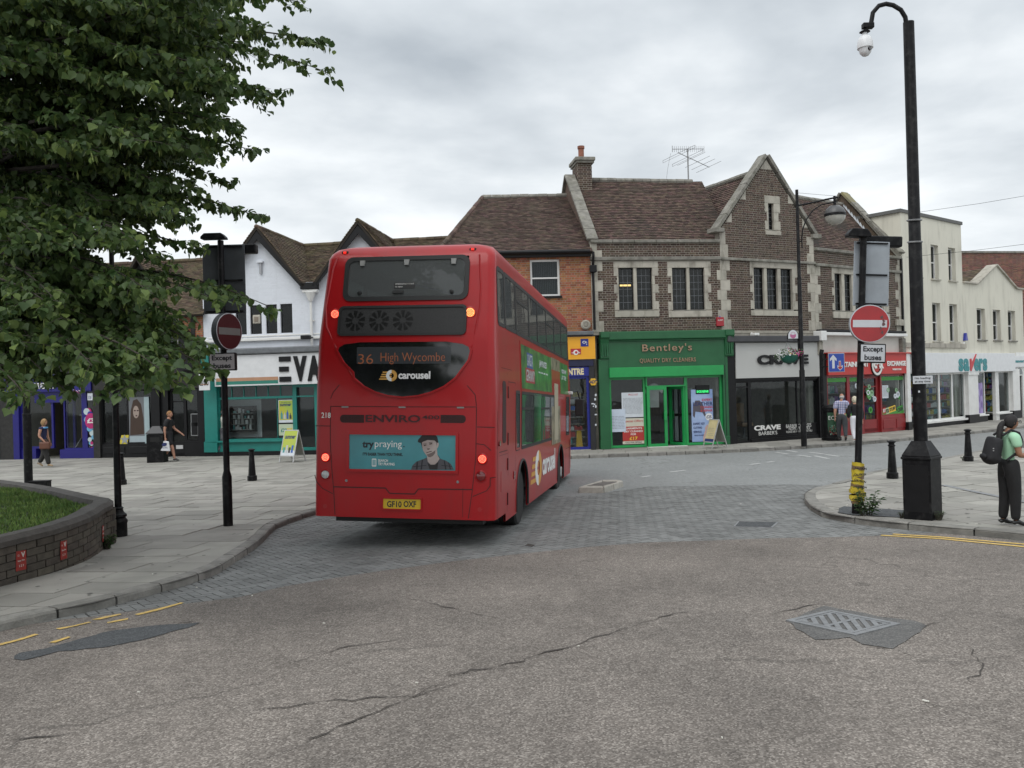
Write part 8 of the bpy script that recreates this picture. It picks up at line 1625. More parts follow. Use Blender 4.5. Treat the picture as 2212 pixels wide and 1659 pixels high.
def priority():
 g = base_at((1779, 950)); g.y -= .0; t = thing('priority_sign', 'blue square priority sign with white and red arrows on a black post', 'road sign', g); k = lambda p: P(p[0], p[1], g.y) - g; K = lambda x, y: k(zcr(x, y)); MB().tube([(0, 0, 0), (0, 0, K(1600, 760).z)], .07, 12).build('post', M_POST, t); MB().tube([(0, 0, K(1600, 770).z), (.04, 0, K(1630, 650).z)], .075, 12).build('post_head', M_POST, t)
 a, b = K(1715, 1250), K(2130, 740); box('back', M_GBACK, t, a.x, b.x, -.17, -.15, a.z, b.z, bevel=.03); box('sheet', mat('sign_blue', (.01, .05, .33), rough=.35, coat=.3), t, a.x + .025, b.x - .025, -.176, -.17, a.z + .025, b.z - .025); W, H_ = b.x - a.x, b.z - a.z; U = lambda fx, fz: (a.x + W * fx, b.z - H_ * fz)
 for nm, q, m_, off in (('up_arrow', ((.23, .80), (.38, .80), (.38, .32), (.50, .42), (.50, .28), (.305, .08), (.10, .28), (.10, .42), (.23, .32)), SIGN_W, .179), ('down_arrow_edge', ((.635, .41), (.765, .41), (.765, .68), (.88, .64), (.86, .78), (.70, .92), (.56, .78), (.54, .64), (.635, .68)), SIGN_W, .179), ('down_arrow', ((.66, .44), (.74, .44), (.74, .73), (.84, .70), (.82, .78), (.70, .88), (.60, .78), (.58, .70), (.66, .73)), SIGN_R, .182)): MB().prism([U(*p) for p in q], -off, -off + .003).build(nm, m_, t)
 for f in (.3, .7): box('arm', M_POST, t, 0, a.x + W * .5, -.15, -.05, a.z + H_ * f - .02, a.z + H_ * f + .02)
priority()
def aerial():
 F = FB; y = 3.3; K = lambda px, py: Vector((F.sx(*z7(px, py), y), y, F.sz(*z7(px, py), y))); t = thing('tv_aerial', 'large television aerial with two arrays on a mast above the tiled roof ridge', 'aerial', M=F.M); b = K(1131, 385); top_ = K(1130, 85); b.z -= .1
 AM = mat('aerial_metal', (.25, .25, .25), rough=.4, metal=.6); MB().tube([b, (b.x, y, top_.z)], .028, 6).build('mast', AM, t); m = MB(); p, q = K(975, 95), K(1282, 68); p.y -= .2; q.y += .2; m.tube([p, q], .012, 5)
 for i in range(17): c = p.lerp(q, i / 16); m.tube([c - Vector((0, 0, .12)), c + Vector((0, 0, .12))], .007, 4)
 r = K(975, 65); r2 = K(976, 120); m.tube([(p.x, p.y, r.z), (p.x, p.y, r2.z)], .012, 4); m.build('upper_array', AM, t); m = MB(); p, q = K(1000, 142), K(1352, 212); p.y -= .5; q.y += .5; m.tube([p, q], .014, 5)
 for f, w in ((.03, 1.15), (.3, 1.1), (.42, 1.0), (.62, .9), (.8, .85), (.98, .9)):
  c = p.lerp(q, f); d = Vector((.88, -.9, .32)).normalized() * w * .62; m.tube([c - d, c + d], .008, 4)
  if f < .4: o = Vector((0, 0, .09)); m.tube([c - d, c - d - o, c + d - o, c + d], .008, 4)
 m.build('lower_array', AM, t); a = K(975, 120); MB().tube([(a.x, y, a.z), K(950, 250), K(936, 360)], .006, 4).build('feed_cable', AM, t)
aerial()
def wires():
 for a, b, lab in (((1980, 459), (2600, 344), 'thin overhead wire crossing the sky above the cream parapet'), ((1953, 556), (2600, 466), 'thin overhead wire passing across the cream upper windows')):
  p, q = P(*a, 36.0), P(*b, 31.0); tag(MB().tube([p.lerp(q, f) - Vector((0, 0, .5 * 4 * f * (1 - f) * .3)) for f in (0, .25, .5, .75, 1)], .007, 4).build('overhead_wire', M_BLACKP), lab, 'wire', 'overhead wires')
wires()
def pigeon(p, rz_, lab):
 t = thing('pigeon', lab, 'bird', p, rz_, group='pigeons on the coping'); G_ = mat('pigeon_grey', (.22, .23, .26), rough=.8, var=.5, scale=18, col2=(.45, .46, .48))
 o = skin('body', [((0, -.16, .08), .018, .012), ((0, -.07, .10), .045, .04), ((0, .03, .12), .06, .06), ((0, .09, .17), .035, .035), ((0, .11, .215), .028, .03), ((0, .145, .212), .007, .007)], [(0, 1), (1, 2), (2, 3), (3, 4), (4, 5)], G_, t, root=2); MB().tube([(-.02, .0, .07), (-.02, .01, 0)], .006, 4).build('leg', flat('bird_leg', (.4, .1, .1)), t); MB().tube([(.02, .0, .07), (.02, .01, 0)], .006, 4).build('leg', flat('bird_leg', (.4, .1, .1)), t)
 for s in (-1, 1): MB().add([(s * .062, .06, .14), (s * .066, -.02, .15), (s * .03, -.17, .10), (s * .06, -.06, .08)], [(0, 1, 2, 3)]).build('wing', flat('wing_grey', (.12, .12, .14)), t)
def skin(name, vs, es, m, parent, root=0, subs=2):
 me = bpy.data.meshes.new(name); me.from_pydata([v[0] for v in vs], es, []); me.materials.append(m); o = bpy.data.objects.new(name, me); COL.objects.link(o); o.parent = parent
 md = o.modifiers.new('skin', 'SKIN'); md.use_smooth_shade = True
 if not me.skin_vertices: me.attributes if False else None
 bm = bmesh.new(); bm.from_mesh(me); L = bm.verts.layers.skin.verify()
 for v, s in zip(bm.verts, vs): v[L].radius = (s[1], s[2]); v[L].use_root = False
 bm.verts.ensure_lookup_table(); bm.verts[root][L].use_root = True; bm.to_mesh(me); bm.free()
 sm = o.modifiers.new('sub', 'SUBSURF'); sm.levels = subs; sm.render_levels = subs; return o
_pc = FH.w(LH, 2.6, 0); _pt = FH.w(LH, 2.6, 0)
pigeon(P(1829, 431, _pt.y), 1.2, 'grey pigeon perched on the top end of the sloping coping'); pigeon(P(1834, 429, _pt.y + .1), -.6, 'second pigeon close behind its mate on the coping top')
# ================================================================== PEOPLE
SK1 = mat('skin_fair', (.42, .22, .15), rough=.6, var=.1, scale=8); SK2 = mat('skin_tan', (.30, .15, .09), rough=.6, var=.1, scale=8); SK3 = mat('skin_brown', (.17, .085, .05), rough=.6, var=.1, scale=8)
def person(px, rz_, H, label, skinm, hairm, top, bottom, pose, sleeve=.5, leg=1.0, shoe=M_BLACKP, hair='short', girth=1.0, loose=1.0, dz=.11, topbot=0.0, colfn=None):
 """pose: dict of joint positions in body heights (x right, y forward, z up)"""
 g = base_at(px, dz); t = thing('person', label, 'person', g, rz_); J = {k: Vector(v) * H for k, v in pose.items() if k != 'look'}; w = girth; h = H / 1.75
 def mid_(a, b, f): return J[a].lerp(J[b], f)
 V = []; E = []; idx = {}
 def add(k, co, rx, ry=None, link=None):
  idx[k] = len(V); V.append((co, rx * h, (ry or rx) * h));
  if link is not None: E.append((idx[link], idx[k]))
 def torso(A, s=0.0, w=w):
  A('pel', J['pel'], (.135 + s) * w, (.095 + s) * w); A('waist', mid_('pel', 'chest', .5), (.12 + s) * w, (.09 + s) * w, 'pel'); A('chest', J['chest'], (.145 + s) * w, (.10 + s) * w, 'waist')
 torso(add, -.04); add('neckb', mid_('chest', 'neck', .75), .075, .065, 'chest'); add('neck', J['neck'], .052, .052, 'neckb'); add('chin', mid_('neck', 'head', .45), .055, .06, 'neck')
 for s in 'LR':
  add('sh' + s, J['sh' + s], .058 * w, .055 * w, 'neckb'); add('el' + s, J['el' + s], .04 * w, None, 'sh' + s); add('fa' + s, mid_('el' + s, 'wr' + s, .35), .038 * w, None, 'el' + s); add('wr' + s, J['wr' + s], .025, .022, 'fa' + s)
  add('hip' + s, J['hip' + s], .065 * w, None, 'pel'); add('kn' + s, J['kn' + s], .058 * w, None, 'hip' + s); add('cf' + s, mid_('kn' + s, 'an' + s, .3), .055 * w, None, 'kn' + s); add('an' + s, J['an' + s], .036, None, 'cf' + s)
  d = (J['wr' + s] - J['el' + s]).normalized(); side = d.cross(Vector((0, 0, 1)))
  side = side.normalized() if side.length > .2 else Vector((0, 1, 0)); fw = Vector((0, 1, 0)) if abs(d.z) > .6 else side
  pm = J['wr' + s] + d * .055 * h; add('pm' + s, pm, .038, .018, 'wr' + s)
  nrm = d.cross(fw).normalized()
  for i, o in enumerate((-.027, -.009, .009, .027)):
   l = (.055, .066, .062, .048)[i] * h; b0 = pm + fw * o * h + d * .02 * h; add('f%d' % i + s, b0 + d * l * .5, .0085, None, 'pm' + s); add('g%d' % i + s, b0 + d * l * .95 + nrm * .014 * h, .007, None, 'f%d' % i + s)
  add('t0' + s, J['wr' + s] + d * .03 * h + fw * .036 * h, .011, None, 'pm' + s); add('t1' + s, J['wr' + s] + d * .065 * h + fw * .052 * h, .009, None, 't0' + s)
 b = skin('body', V, E, skinm, t, root=0)
 # head with face
 hd = J['head']; look = pose.get('look', 0.0); HM = Matrix.Translation(hd) @ Matrix.Rotation(look, 4, 'Z'); r = .075 * h * 1.28
 m = MB(); prof = []; nS, nR = 18, 14; vs = []
 for i in range(nR + 1):
  ph = -pi / 2 + pi * i / nR
  for j in range(nS):
   th = 2 * pi * j / nS; x, y, z = cos(ph) * cos(th) * .82, cos(ph) * sin(th) * 1.0, sin(ph) * 1.22
   if z < -.2: x *= 1 - .28 * (-z - .2); y = y * (1 - .22 * (-z - .2)) + (.10 * (-z - .2))
   if y > .6 and abs(x) < .25:
    q = math.exp(-((z + .12) / .22) ** 2) * math.exp(-(x / .16) ** 2); y += .26 * q
    y -= .07 * math.exp(-((z - .12) / .12) ** 2); y += .05 * math.exp(-((z + .52) / .1) ** 2)
   vs.append(HM @ (Vector((x, y, z)) * r))
 fs = [(i * nS + j, i * nS + (j + 1) % nS, (i + 1) * nS + (j + 1) % nS, (i + 1) * nS + j) for i in range(nR) for j in range(nS)]; m.add(vs, fs).build('head', skinm, b, smooth=True)
 for s in (-1, 1):
  MB().lathe([(.10 * r, -.03 * r), (.11 * r, 0), (.04 * r, .05 * r)], 8, M=HM @ Matrix.Translation((s * .30 * r, .90 * r, .06 * r)) @ Matrix.Rotation(-pi / 2, 4, 'X')).build('eye', flat('eye_dark', (.03, .02, .02), .3), b); MB().lathe([(.2 * r, -.04 * r), (.24 * r, .03 * r), (.1 * r, .06 * r)], 8, M=HM @ Matrix.Translation((s * .84 * r, -.02 * r, -.02 * r)) @ Matrix.Rotation(s * pi / 2, 4, 'Y')).build('ear', skinm, b, smooth=True)
 MB().box(-.2 * r, .2 * r, .88 * r, .935 * r, -.60 * r, -.54 * r, M=HM).build('mouth', flat('lip', (.25, .07, .06)), b)
 if hair:
  vs = []; ks = {'short': (-.15, 1.07, .25), 'bald': (-.35, 1.03, -.1), 'bob': (-1.0, 1.22, .35), 'long': (-.55, 1.10, .3)}[hair]
  for i in range(nR + 1):
   ph = -pi / 2 + pi * i / nR
   for j in range(nS):
    th = 2 * pi * j / nS; x, y, z = cos(ph) * cos(th) * .84, cos(ph) * sin(th) * 1.02, sin(ph) * 1.22; sc_ = ks[1] + rnd.uniform(-.02, .03); front = max(0, sin(th)); lim = ks[0] + (ks[2] + .45 - ks[0]) * front ** 1.5
    if z < lim: sc_ = .9 if hair != 'bob' or front > .5 else 1.15
    if hair == 'bald' and z > .35: sc_ = .93
    vs.append(HM @ (Vector((x, y - .04, z)) * r * sc_))
  MB().add(vs, fs).build('hair', hairm, b, smooth=True)
 # clothes
 def cloth(nm, keys, links, s, mt, root=0, over=None):
  vs = []; kk = {}
  for k in keys: co, rx, ry = V[idx[k]]; f = (over or {}).get(k, 1); kk[k] = len(vs); vs.append((co, (rx + s * h) * f, (ry + s * h) * f))
  return vs, kk
 vs, kk = cloth('top', ['pel', 'waist', 'chest', 'neckb', 'shL', 'shR'], None, .022, top, over={'neckb': .86}); es = [(0, 1), (1, 2), (2, 3), (3, 4), (3, 5)]
 vs[0] = (vs[0][0] - Vector((0, 0, (topbot + .10) * h)), vs[0][1] * 1.05, vs[0][2] * 1.05)
 for s in 'LR':
  k = len(vs); f = min(sleeve, 1) if sleeve <= 1 else 1; vs.append((J['sh' + s].lerp(J['el' + s], f), (.052 + .012) * w * h, (.052 + .012) * w * h)); es.append((kk['sh' + s], k))
  if sleeve > 1: vs.append((J['el' + s].lerp(J['wr' + s], .92), .043 * h, .043 * h)); es.append((k, k + 1))
 skin('top', vs, es, top, t, root=0)
 vs = [(V[idx['pel']][0] + Vector((0, 0, .14 * h)), .13 * w * h, .10 * w * h), (V[idx['pel']][0], .15 * w * h, .108 * w * h)]; es = [(0, 1)]
 for s in 'LR':
  k = len(vs); vs.append((J['hip' + s], .102 * w * h * min(loose, 1.25), .102 * w * h * min(loose, 1.25))); es.append((1, k))
  if leg < .6: vs.append((J['hip' + s].lerp(J['kn' + s], .92), .092 * w * h, .092 * w * h)); es.append((k, k + 1))
  else:
   vs.append((J['kn' + s], .072 * w * h * loose, .072 * w * h * loose)); es.append((k, k + 1)); vs.append((J['kn' + s].lerp(J['an' + s], .98), .058 * h * loose ** 1.6, .058 * h * loose ** 1.6)); es.append((k + 1, k + 2))
 skin('shorts' if leg < .6 else 'trousers', vs, es, bottom, t, root=1)
 for s in 'LR':
  a = J['an' + s]; tl = J['toe' + s]; d = (tl - a); d.z = 0; d = d.normalized() if d.length > .001 else Vector((0, 1, 0)); hl = a - d * .05 * h; tip = tl
  skin('shoe', [(a + Vector((0, 0, .02 * h)), .045 * h, .045 * h), (Vector((hl.x, hl.y, a.z - .035 * h)), .038 * h, .038 * h), (a.lerp(tl, .5) - Vector((0, 0, .01 * h)), .044 * h, .036 * h), (tip, .036 * h, .026 * h)], [(0, 1), (0, 2), (2, 3)], shoe, t, root=0)
 t['J'] = 1; del t['J']; return t, J, g
STAND = dict(pel=(0, 0, .53), chest=(0, .01, .71), neck=(0, .0, .845), head=(0, .02, .925), shL=(-.108, 0, .80), shR=(.108, 0, .80), elL=(-.13, -.02, .63), elR=(.13, -.02, .63), wrL=(-.13, .05, .49), wrR=(.13, .05, .49), hipL=(-.052, 0, .50), hipR=(.052, 0, .50), knL=(-.055, .01, .275), knR=(.055, .01, .275), anL=(-.055, -.01, .045), anR=(.055, -.01, .045), toeL=(-.06, .085, .015), toeR=(.06, .085, .015))
def walk(st=.11, arm=.10, lead='L', **kw):
 p = dict(STAND); a, b = (('L', -1), ('R', 1)) if lead == 'L' else (('R', 1), ('L', -1)); (f, sf), (r, sr) = a, b
 p['kn' + f] = (sf * .055, st * .75, .285); p['an' + f] = (sf * .05, st * 1.25, .05); p['toe' + f] = (sf * .055, st * 1.25 + .085, .03); p['kn' + r] = (sr * .055, -st * .25, .275); p['an' + r] = (sr * .05, -st * 1.35, .085); p['toe' + r] = (sr * .055, -st * 1.35 + .075, .02)
 p['el' + r] = (sr * .13, arm * .3, .635); p['wr' + r] = (sr * .12, arm * 1.6, .53); p['el' + f] = (sf * .135, -arm * .7, .635); p['wr' + f] = (sf * .14, -arm * .6, .49); p.update(kw); return p
HB = lambda n, c: mat(n, c, rough=.7, var=.3, scale=30, bump=.4, bscale=80)
# woman walking, left
p = walk(.10, .05, 'R', wrR=(.13, .10, .52), elR=(.14, -.02, .65), wrL=(-.14, .05, .5))
T1, J1, g1 = person((96, 1009), radians(-90), 1.63, 'woman in blue top and wide black trousers walking past the blue shop', SK1, HB('hair_blonde', (.30, .18, .08)), mat('top_navy', (.015, .02, .07), rough=.8, var=.5, scale=6), M_BLACKW, p, sleeve=.12, loose=1.25, hair='bob', girth=1.08, shoe=flat('sandal', (.35, .25, .15)))
box('vest_edge', flat('sky_blue', (.12, .35, .62)), T1, -.11, .13, -.09, .12, 1.30, 1.36, bevel=.03)
hb = thing('handbag', 'brown leather handbag carried by the woman in black trousers', 'handbag', M=T1.matrix_world if False else Matrix.Translation(g1) @ Matrix.Rotation(radians(-90), 4, 'Z')); box('bag', mat('leather_brown', (.12, .045, .025), rough=.5), hb, .17, .28, -.02, .34, .62, .86, bevel=.04); MB().tube([(.22, .05, .84), (.22, .10, .93), (.22, .2, .93), (.22, .26, .84)], .01, 6).build('handle', MATS['leather_brown'], hb)
# man with carrier bag
p = walk(.095, .11, 'R', wrR=(.145, -.02, .475), elR=(.14, -.03, .635), wrL=(-.10, .20, .54), elL=(-.13, .05, .64))
T2, J2, g2 = person((367, 997), radians(-90), 1.78, 'man in black T-shirt and shorts walking with a white carrier bag', SK1, HB('hair_ginger', (.26, .13, .05)), flat('tee_black', (.014, .014, .016), .9), flat('shorts_black', (.012, .012, .014), .9), p, sleeve=.75, leg=.5, girth=1.1, shoe=flat('trainer_dark', (.05, .045, .045)))
M2 = Matrix.Translation(g2) @ Matrix.Rotation(radians(-90), 4, 'Z'); cb = thing('carrier_bag', 'white plastic carrier bag with a dark blue oval held by the walking man', 'carrier bag', M=M2); w = J2['wrR']; WB = mat('bag_white', (.66, .67, .70), rough=.4, var=.06, scale=9, bump=.4, bscale=14)
MB().add([(w.x - .03 + a, w.y + b, c) for a, b, c in ((0, -.17, .40), (.09, -.17, .40), (.09, .17, .38), (0, .17, .38), (.02, -.14, .72), (.07, -.14, .72), (.07, .13, .72), (.02, .13, .72))], [(0, 3, 2, 1), (4, 5, 6, 7), (0, 1, 5, 4), (1, 2, 6, 5), (2, 3, 7, 6), (3, 0, 4, 7)]).build('bag', WB, cb, bevel=.02, subs=0)
for s in (-.07, .07): MB().tube([(w.x + .01, w.y + s - .03, .71), (w.x + .02, w.y, w.z - .09), (w.x + .01, w.y + s + .03, .71)], .008, 5).build('handle', WB, cb)
o = MB().prism([(.085 * cos(2 * pi * i / 16), .06 * sin(2 * pi * i / 16)) for i in range(16)], -.002, 0).build('oval_logo', flat('ink_navy', (.02, .03, .12)), cb); o.rotation_euler = (0, -.25, pi / 2); o.location = (w.x + .068, w.y - .01, .62); o = text('pharmacy', .05, flat('ink_navy', (.02, .03, .12)), cb, (w.x + .070, w.y, .51), rot=(pi / 2, 0, pi / 2), ext=.001)
# man half hidden by the left sign post
p = walk(.09, .04, 'L'); person((482, 984), radians(-60), 1.74, 'man in pale T-shirt and grey trousers walking, half hidden behind the sign post', SK3, HB('hair_grey', (.12, .12, .12)), flat('tee_cream', (.55, .56, .50), .9), mat('camo_grey', (.05, .05, .06), rough=.9, col2=(.14, .14, .15), scale=8), p, sleeve=.7, hair='bald', girth=1.1, shoe=flat('shoe_grey', (.2, .19, .17)))
# checked-shirt man
CK = bpy.data.materials.new('check_shirt'); CK.use_nodes = True; nt = CK.node_tree; bb = nt.nodes['Principled BSDF']; tc = nt.nodes.new('ShaderNodeTexCoord'); last = None
for ax, sc_, th in ((0, 16, .45), (2, 16, .45), (0, 16, .0), (2, 16, .0)):
 sp = nt.nodes.new('ShaderNodeSeparateXYZ'); nt.links.new(tc.outputs['Object'], sp.inputs[0]); mm = nt.nodes.new('ShaderNodeMath'); mm.operation = 'MULTIPLY'; nt.links.new(sp.outputs[ax], mm.inputs[0]); mm.inputs[1].default_value = sc_; fr_ = nt.nodes.new('ShaderNodeMath'); fr_.operation = 'FRACT'; nt.links.new(mm.outputs[0], fr_.inputs[0]); lt = nt.nodes.new('ShaderNodeMath'); lt.operation = 'LESS_THAN' if th else 'GREATER_THAN'; nt.links.new(fr_.outputs[0], lt.inputs[0]); lt.inputs[1].default_value = th or .92
 mx = nt.nodes.new('ShaderNodeMixRGB'); ml = nt.nodes.new('ShaderNodeMath'); ml.operation = 'MULTIPLY'; nt.links.new(lt.outputs[0], ml.inputs[0]); ml.inputs[1].default_value = .6 if th else .5; nt.links.new(ml.outputs[0], mx.inputs[0]); mx.inputs[2].default_value = ((.02, .07, .28, 1) if th else (.55, .05, .06, 1))
 if last is None: mx.inputs[1].default_value = (.60, .64, .72, 1)
 else: nt.links.new(last, mx.inputs[1])
 last = mx.outputs[0]
nt.links.new(last, bb.inputs['Base Color']); bb.inputs['Roughness'].default_value = .9
p = walk(.08, .05, 'L', head=(.015, .035, .92)); person((1820, 953), radians(-12), 1.72, 'balding man in a blue and white checked shirt walking away past the shop', SK1, HB('hair_white', (.5, .48, .45)), CK, flat('trouser_grey', (.05, .055, .06), .9), p, sleeve=.85, girth=1.35, hair='bald', shoe=flat('trainer_dark', (.05, .045, .045)), topbot=.06)
p = walk(.085, .04, 'R'); person((1849, 958), radians(-8), 1.62, 'white haired woman in a black jacket and white trousers behind the sign post', SK1, HB('hair_cream', (.55, .50, .38)), flat('jacket_black', (.012, .012, .014), .9), flat('trouser_white', (.62, .62, .66), .9), p, sleeve=1.5, girth=1.25, hair='bob', loose=.95, shoe=flat('shoe_white', (.55, .53, .5)), topbot=.10)
# schoolgirl
p = dict(STAND, head=(0, .035, .925), neck=(0, .005, .845), chest=(0, -.005, .71), elR=(.125, .02, .64), wrR=(.07, .165, .625), elL=(-.125, .03, .64), wrL=(-.02, .17, .625), knR=(.06, .015, .275), anR=(.06, .01, .045), toeR=(.065, .115, .018), anL=(-.05, -.04, .045), toeL=(-.055, .06, .018), knL=(-.05, -.01, .275), look=radians(-8))
GP_ = (2183, 1135); MB0 = mat('mint_polo', (.36, .62, .42), rough=.85, var=.06, scale=5, bump=.2, bscale=14); T3, J3, g3 = person(GP_, radians(-88), 1.55, 'schoolgirl in mint green polo and black trousers standing with a backpack', SK2, HB('hair_black', (.012, .010, .010)), MB0, mat('trouser_black', (.010, .010, .011), rough=.85, var=.3, scale=6, bump=.4, bscale=9), p, sleeve=.62, hair='long', girth=1.12, loose=1.12, shoe=mat('shoe_black', (.012, .012, .012), rough=.3), topbot=.0)
hd = J3['head']; hm = MATS['hair_black']; skin('ponytail', [((0, hd.y - .10, hd.z + .02), .03, .03), ((0, hd.y - .16, hd.z - .05), .045, .045), ((.02, hd.y - .19, hd.z - .20), .05, .04), ((.05, hd.y - .22, hd.z - .36), .02, .02)], [(0, 1), (1, 2), (2, 3)], hm, T3)
gl = part('glasses', T3); fx = MB(); r_ = .096
for s in (-1, 1): fx.tube([(s * .035 + .026 * cos(a), hd.y + .105, hd.z + .008 + .018 * sin(a)) for a in [2 * pi * i / 12 for i in range(13)]], .0035, 5); fx.tube([(s * .062, hd.y + .10, hd.z + .012), (s * .082, hd.y + .0, hd.z + .012)], .0035, 5)
fx.build('frame', M_BLACKP, gl); skin('collar', [((-.07, -.03, J3['neck'].z - .035), .022, .018), ((0, -.06, J3['neck'].z - .02), .022, .018), ((.07, -.03, J3['neck'].z - .035), .022, .018), ((.05, .06, J3['neck'].z - .06), .018, .015), ((0, .085, J3['neck'].z - .09), .014, .012)], [(0, 1), (1, 2), (2, 3), (3, 4)], flat('mint_light', (.5, .72, .55), .85), T3, subs=1)
M3 = Matrix.Translation(g3) @ Matrix.Rotation(radians(-88), 4, 'Z'); bp = thing('backpack', 'bulging black backpack worn by the schoolgirl in mint green', 'backpack', M=M3); BK = mat('pack_black', (.010, .010, .012), rough=.75, var=.4, scale=6, bump=.5, bscale=9)
skin('pack_body', [((.03, -.20, 1.23), .11, .07), ((.03, -.25, 1.10), .155, .11), ((.03, -.27, .96), .165, .14), ((.03, -.22, .86), .14, .09)], [(0, 1), (1, 2), (2, 3)], BK, bp, root=1); skin('front_pocket', [((.03, -.37, 1.03), .09, .035), ((.03, -.38, .93), .10, .04)], [(0, 1)], BK, bp, subs=1)
for s in (-1, 1): MB().tube([(s * .10, -.14, 1.26), (s * .105, -.02, 1.335), (s * .11, .09, 1.29), (s * .11, .125, 1.20), (s * .12, .09, 1.05), (s * .12, -.10, .92)], .018, 6).build('strap', BK, bp, smooth=True)
for z in (1.07, 1.1): box('zip_pull', flat('zip_grey', (.3, .3, .3)), bp, .16, .168, -.33 + z * .01, -.325 + z * .02, z - .015, z)
MB().tube([(.1, -.16, .85), (.11, -.13, .74), (.1, -.14, .68)], .006, 5).build('loose_strap', BK, bp)
# ================================================================== PLANTER, PLANTS, TREE
def planter():
 za = Zf(0, 1950, 450, 2133); fr = [tuple(G(*q, .11)[:2]) for q in [(-260, 1352), (-120, 1302), (0, 1265), (99, 1241), (142, 1227), (185, 1211), (216, 1192)]]; e = G(226, 1180, .11)
 bk = [tuple(P(x, y, 0.0001 + gY)[:2]) for x, y, gY in ()] ; back = []
 for q in [(216, 1070), (193, 1066), (97, 1051), (0, 1042), (-120, 1030), (-260, 1018)]: g = G(*q, .78); back.append((g.x, g.y))
 line = smooth_line(fr + [(e.x, e.y), (e.x + .06, e.y + .35)] + back, 2); t = thing('planter_wall', 'curved dark brick planter wall with red painted notices, filled with grass', 'wall', (0, 0, 0))
 DKB = mat('planter_brick', (.072, .062, .049), rough=.85, var=.25, scale=8, bump=.4, bscale=45, rand=.22, dirt=.5, dirtscale=2.5, dirtcol=(.09, .083, .07)); DKM = mat('planter_mortar', (.042, .037, .031), rough=.95); CP = mat('planter_coping', (.062, .056, .05), rough=.85, var=.25, scale=7, bump=.5, bscale=30, rand=.1, dirt=.5, dirtscale=5, dirtcol=(.11, .105, .09))
 zt = lambda p: gz(12.3) + .11 + .52; inn = offset_line(line, .26); core = MB(); n = len(line); top_ = zt(0)
 for a, b, c, d in zip(line, line[1:], inn, inn[1:]): core.slabz([a, b, d, c], lambda x, y: gz(y) - .05, lambda x, y: top_ - .01)
 core.build('core', DKM, t); seg = bywalk(line, .02); L = len(seg); rows = 7; i0 = 0
 hgt = .64 / rows
 for r in range(9):
  z1 = top_ - .01 - r * .088; k = (r % 2) * 7
  while k + 14 < L:
   a, b = seg[k], seg[k + 14]; k += 15; z0 = z1 - .078
   if z0 < gz(a[1]) + .03 or z1 < gz(b[1]) + .1: continue
   dx, dy = b[0] - a[0], b[1] - a[1]; l = math.hypot(dx, dy); nx, ny = dy / l, -dx / l; o = .016 + rnd.uniform(-.003, .004); A = (a[0] + nx * o, a[1] + ny * o); Bq = (b[0] + nx * o, b[1] + ny * o); C_ = (b[0] - nx * .03, b[1] - ny * .03); D_ = (a[0] - nx * .03, a[1] - ny * .03)
   MB().slabz([A, Bq, C_, D_], z0, z1).build('brick', DKB, t)
 out = offset_line(line, -.035); cl = bywalk(line, .45)
 m = offset_line(cl, -.04); q = offset_line(cl, .28)
 for i in range(len(cl) - 1):
  h = top_ + .0; vs = [(*m[i], h - .0), (*m[i + 1], h), (*q[i + 1], h), (*q[i], h)]; mi, mi1 = [((m[j][0] * .8 + q[j][0] * .2), (m[j][1] * .8 + q[j][1] * .2)) for j in (i, i + 1)]; qi, qi1 = [((m[j][0] * .15 + q[j][0] * .85), (m[j][1] * .15 + q[j][1] * .85)) for j in (i, i + 1)]
  V = [(*m[i], h), (*m[i + 1], h), (*m[i + 1], h + .06), (*m[i], h + .06), (*mi, h + .11), (*mi1, h + .11), (*qi, h + .10), (*qi1, h + .10), (*q[i], h), (*q[i + 1], h)]
  MB().add(V, [(0, 1, 2, 3), (3, 2, 5, 4), (4, 5, 7, 6), (6, 7, 9, 8), (0, 3, 4, 6, 8), (1, 9, 7, 5, 2)]).build('coping_stone', CP, t)
 RN = mat('notice_red', (.28, .025, .018), rough=.7, var=.15, scale=12, dirt=.75, dirtscale=14, dirtcol=(.06, .05, .042)); iw = flat('notice_white', (.55, .52, .48))
 for (px0, px1, y0, y1) in ((275, 490, 1030, 1400), (935, 1108, 850, 1200), (1712, 1790, 570, 870)):
  a = za(px0, y1); b = za(px1, y1); cxp = za((px0 + px1) / 2, (y0 + y1) / 2); best = None
  ga = G(*za((px0 + px1) / 2, y1), .11 + .12); j = min(range(L - 12), key=lambda i: math.dist(seg[i], (ga.x, ga.y))); A = seg[max(j - 4, 0)]; B_ = seg[j + 5]; dx, dy = B_[0] - A[0], B_[1] - A[1]; ang = atan2(dy, dx); c = seg[j]; nt_ = part('painted_notice', t); zc = P(*cxp, c[1]).z; nt_.matrix_local = Matrix.Translation((c[0] + sin(ang) * .024, c[1] - cos(ang) * .024, zc)) @ Matrix.Rotation(ang, 4, 'Z'); w, h = .078, .115
  pts = [(-w, -h * .95), (w * .95, -h), (w, h * .9), (-w * .9, h)]; MB().prism(pts, -.004, .0).build('patch', RN, nt_); text('V', .08, iw, nt_, (.03, -.005, .06), ext=.0008, bold=.003); text('12', .03, iw, nt_, (-.04, -.005, .06), ext=.0008); text('blue line', .03, iw, nt_, (0, -.005, .0), ext=.0008); text('5 2 3', .035, iw, nt_, (0, -.005, -.06), ext=.0008)
 soil = MB(); ip = offset_line(line, .27); bm_ = top_ + .02; GR = mat('grass_green', (.07, .14, .025), rough=.8, col2=(.17, .26, .06), scale=3, island=.3)
 fx = [(p[0], p[1]) for p in ip]; so = sheet('planter_soil', fx + [(-16, 16), (-16, 9)] if area(fx) else fx, 0, mat('soil', (.03, .045, .015), rough=1, var=.4, scale=9), t)
 for v in so.data.vertices: v.co.z = bm_
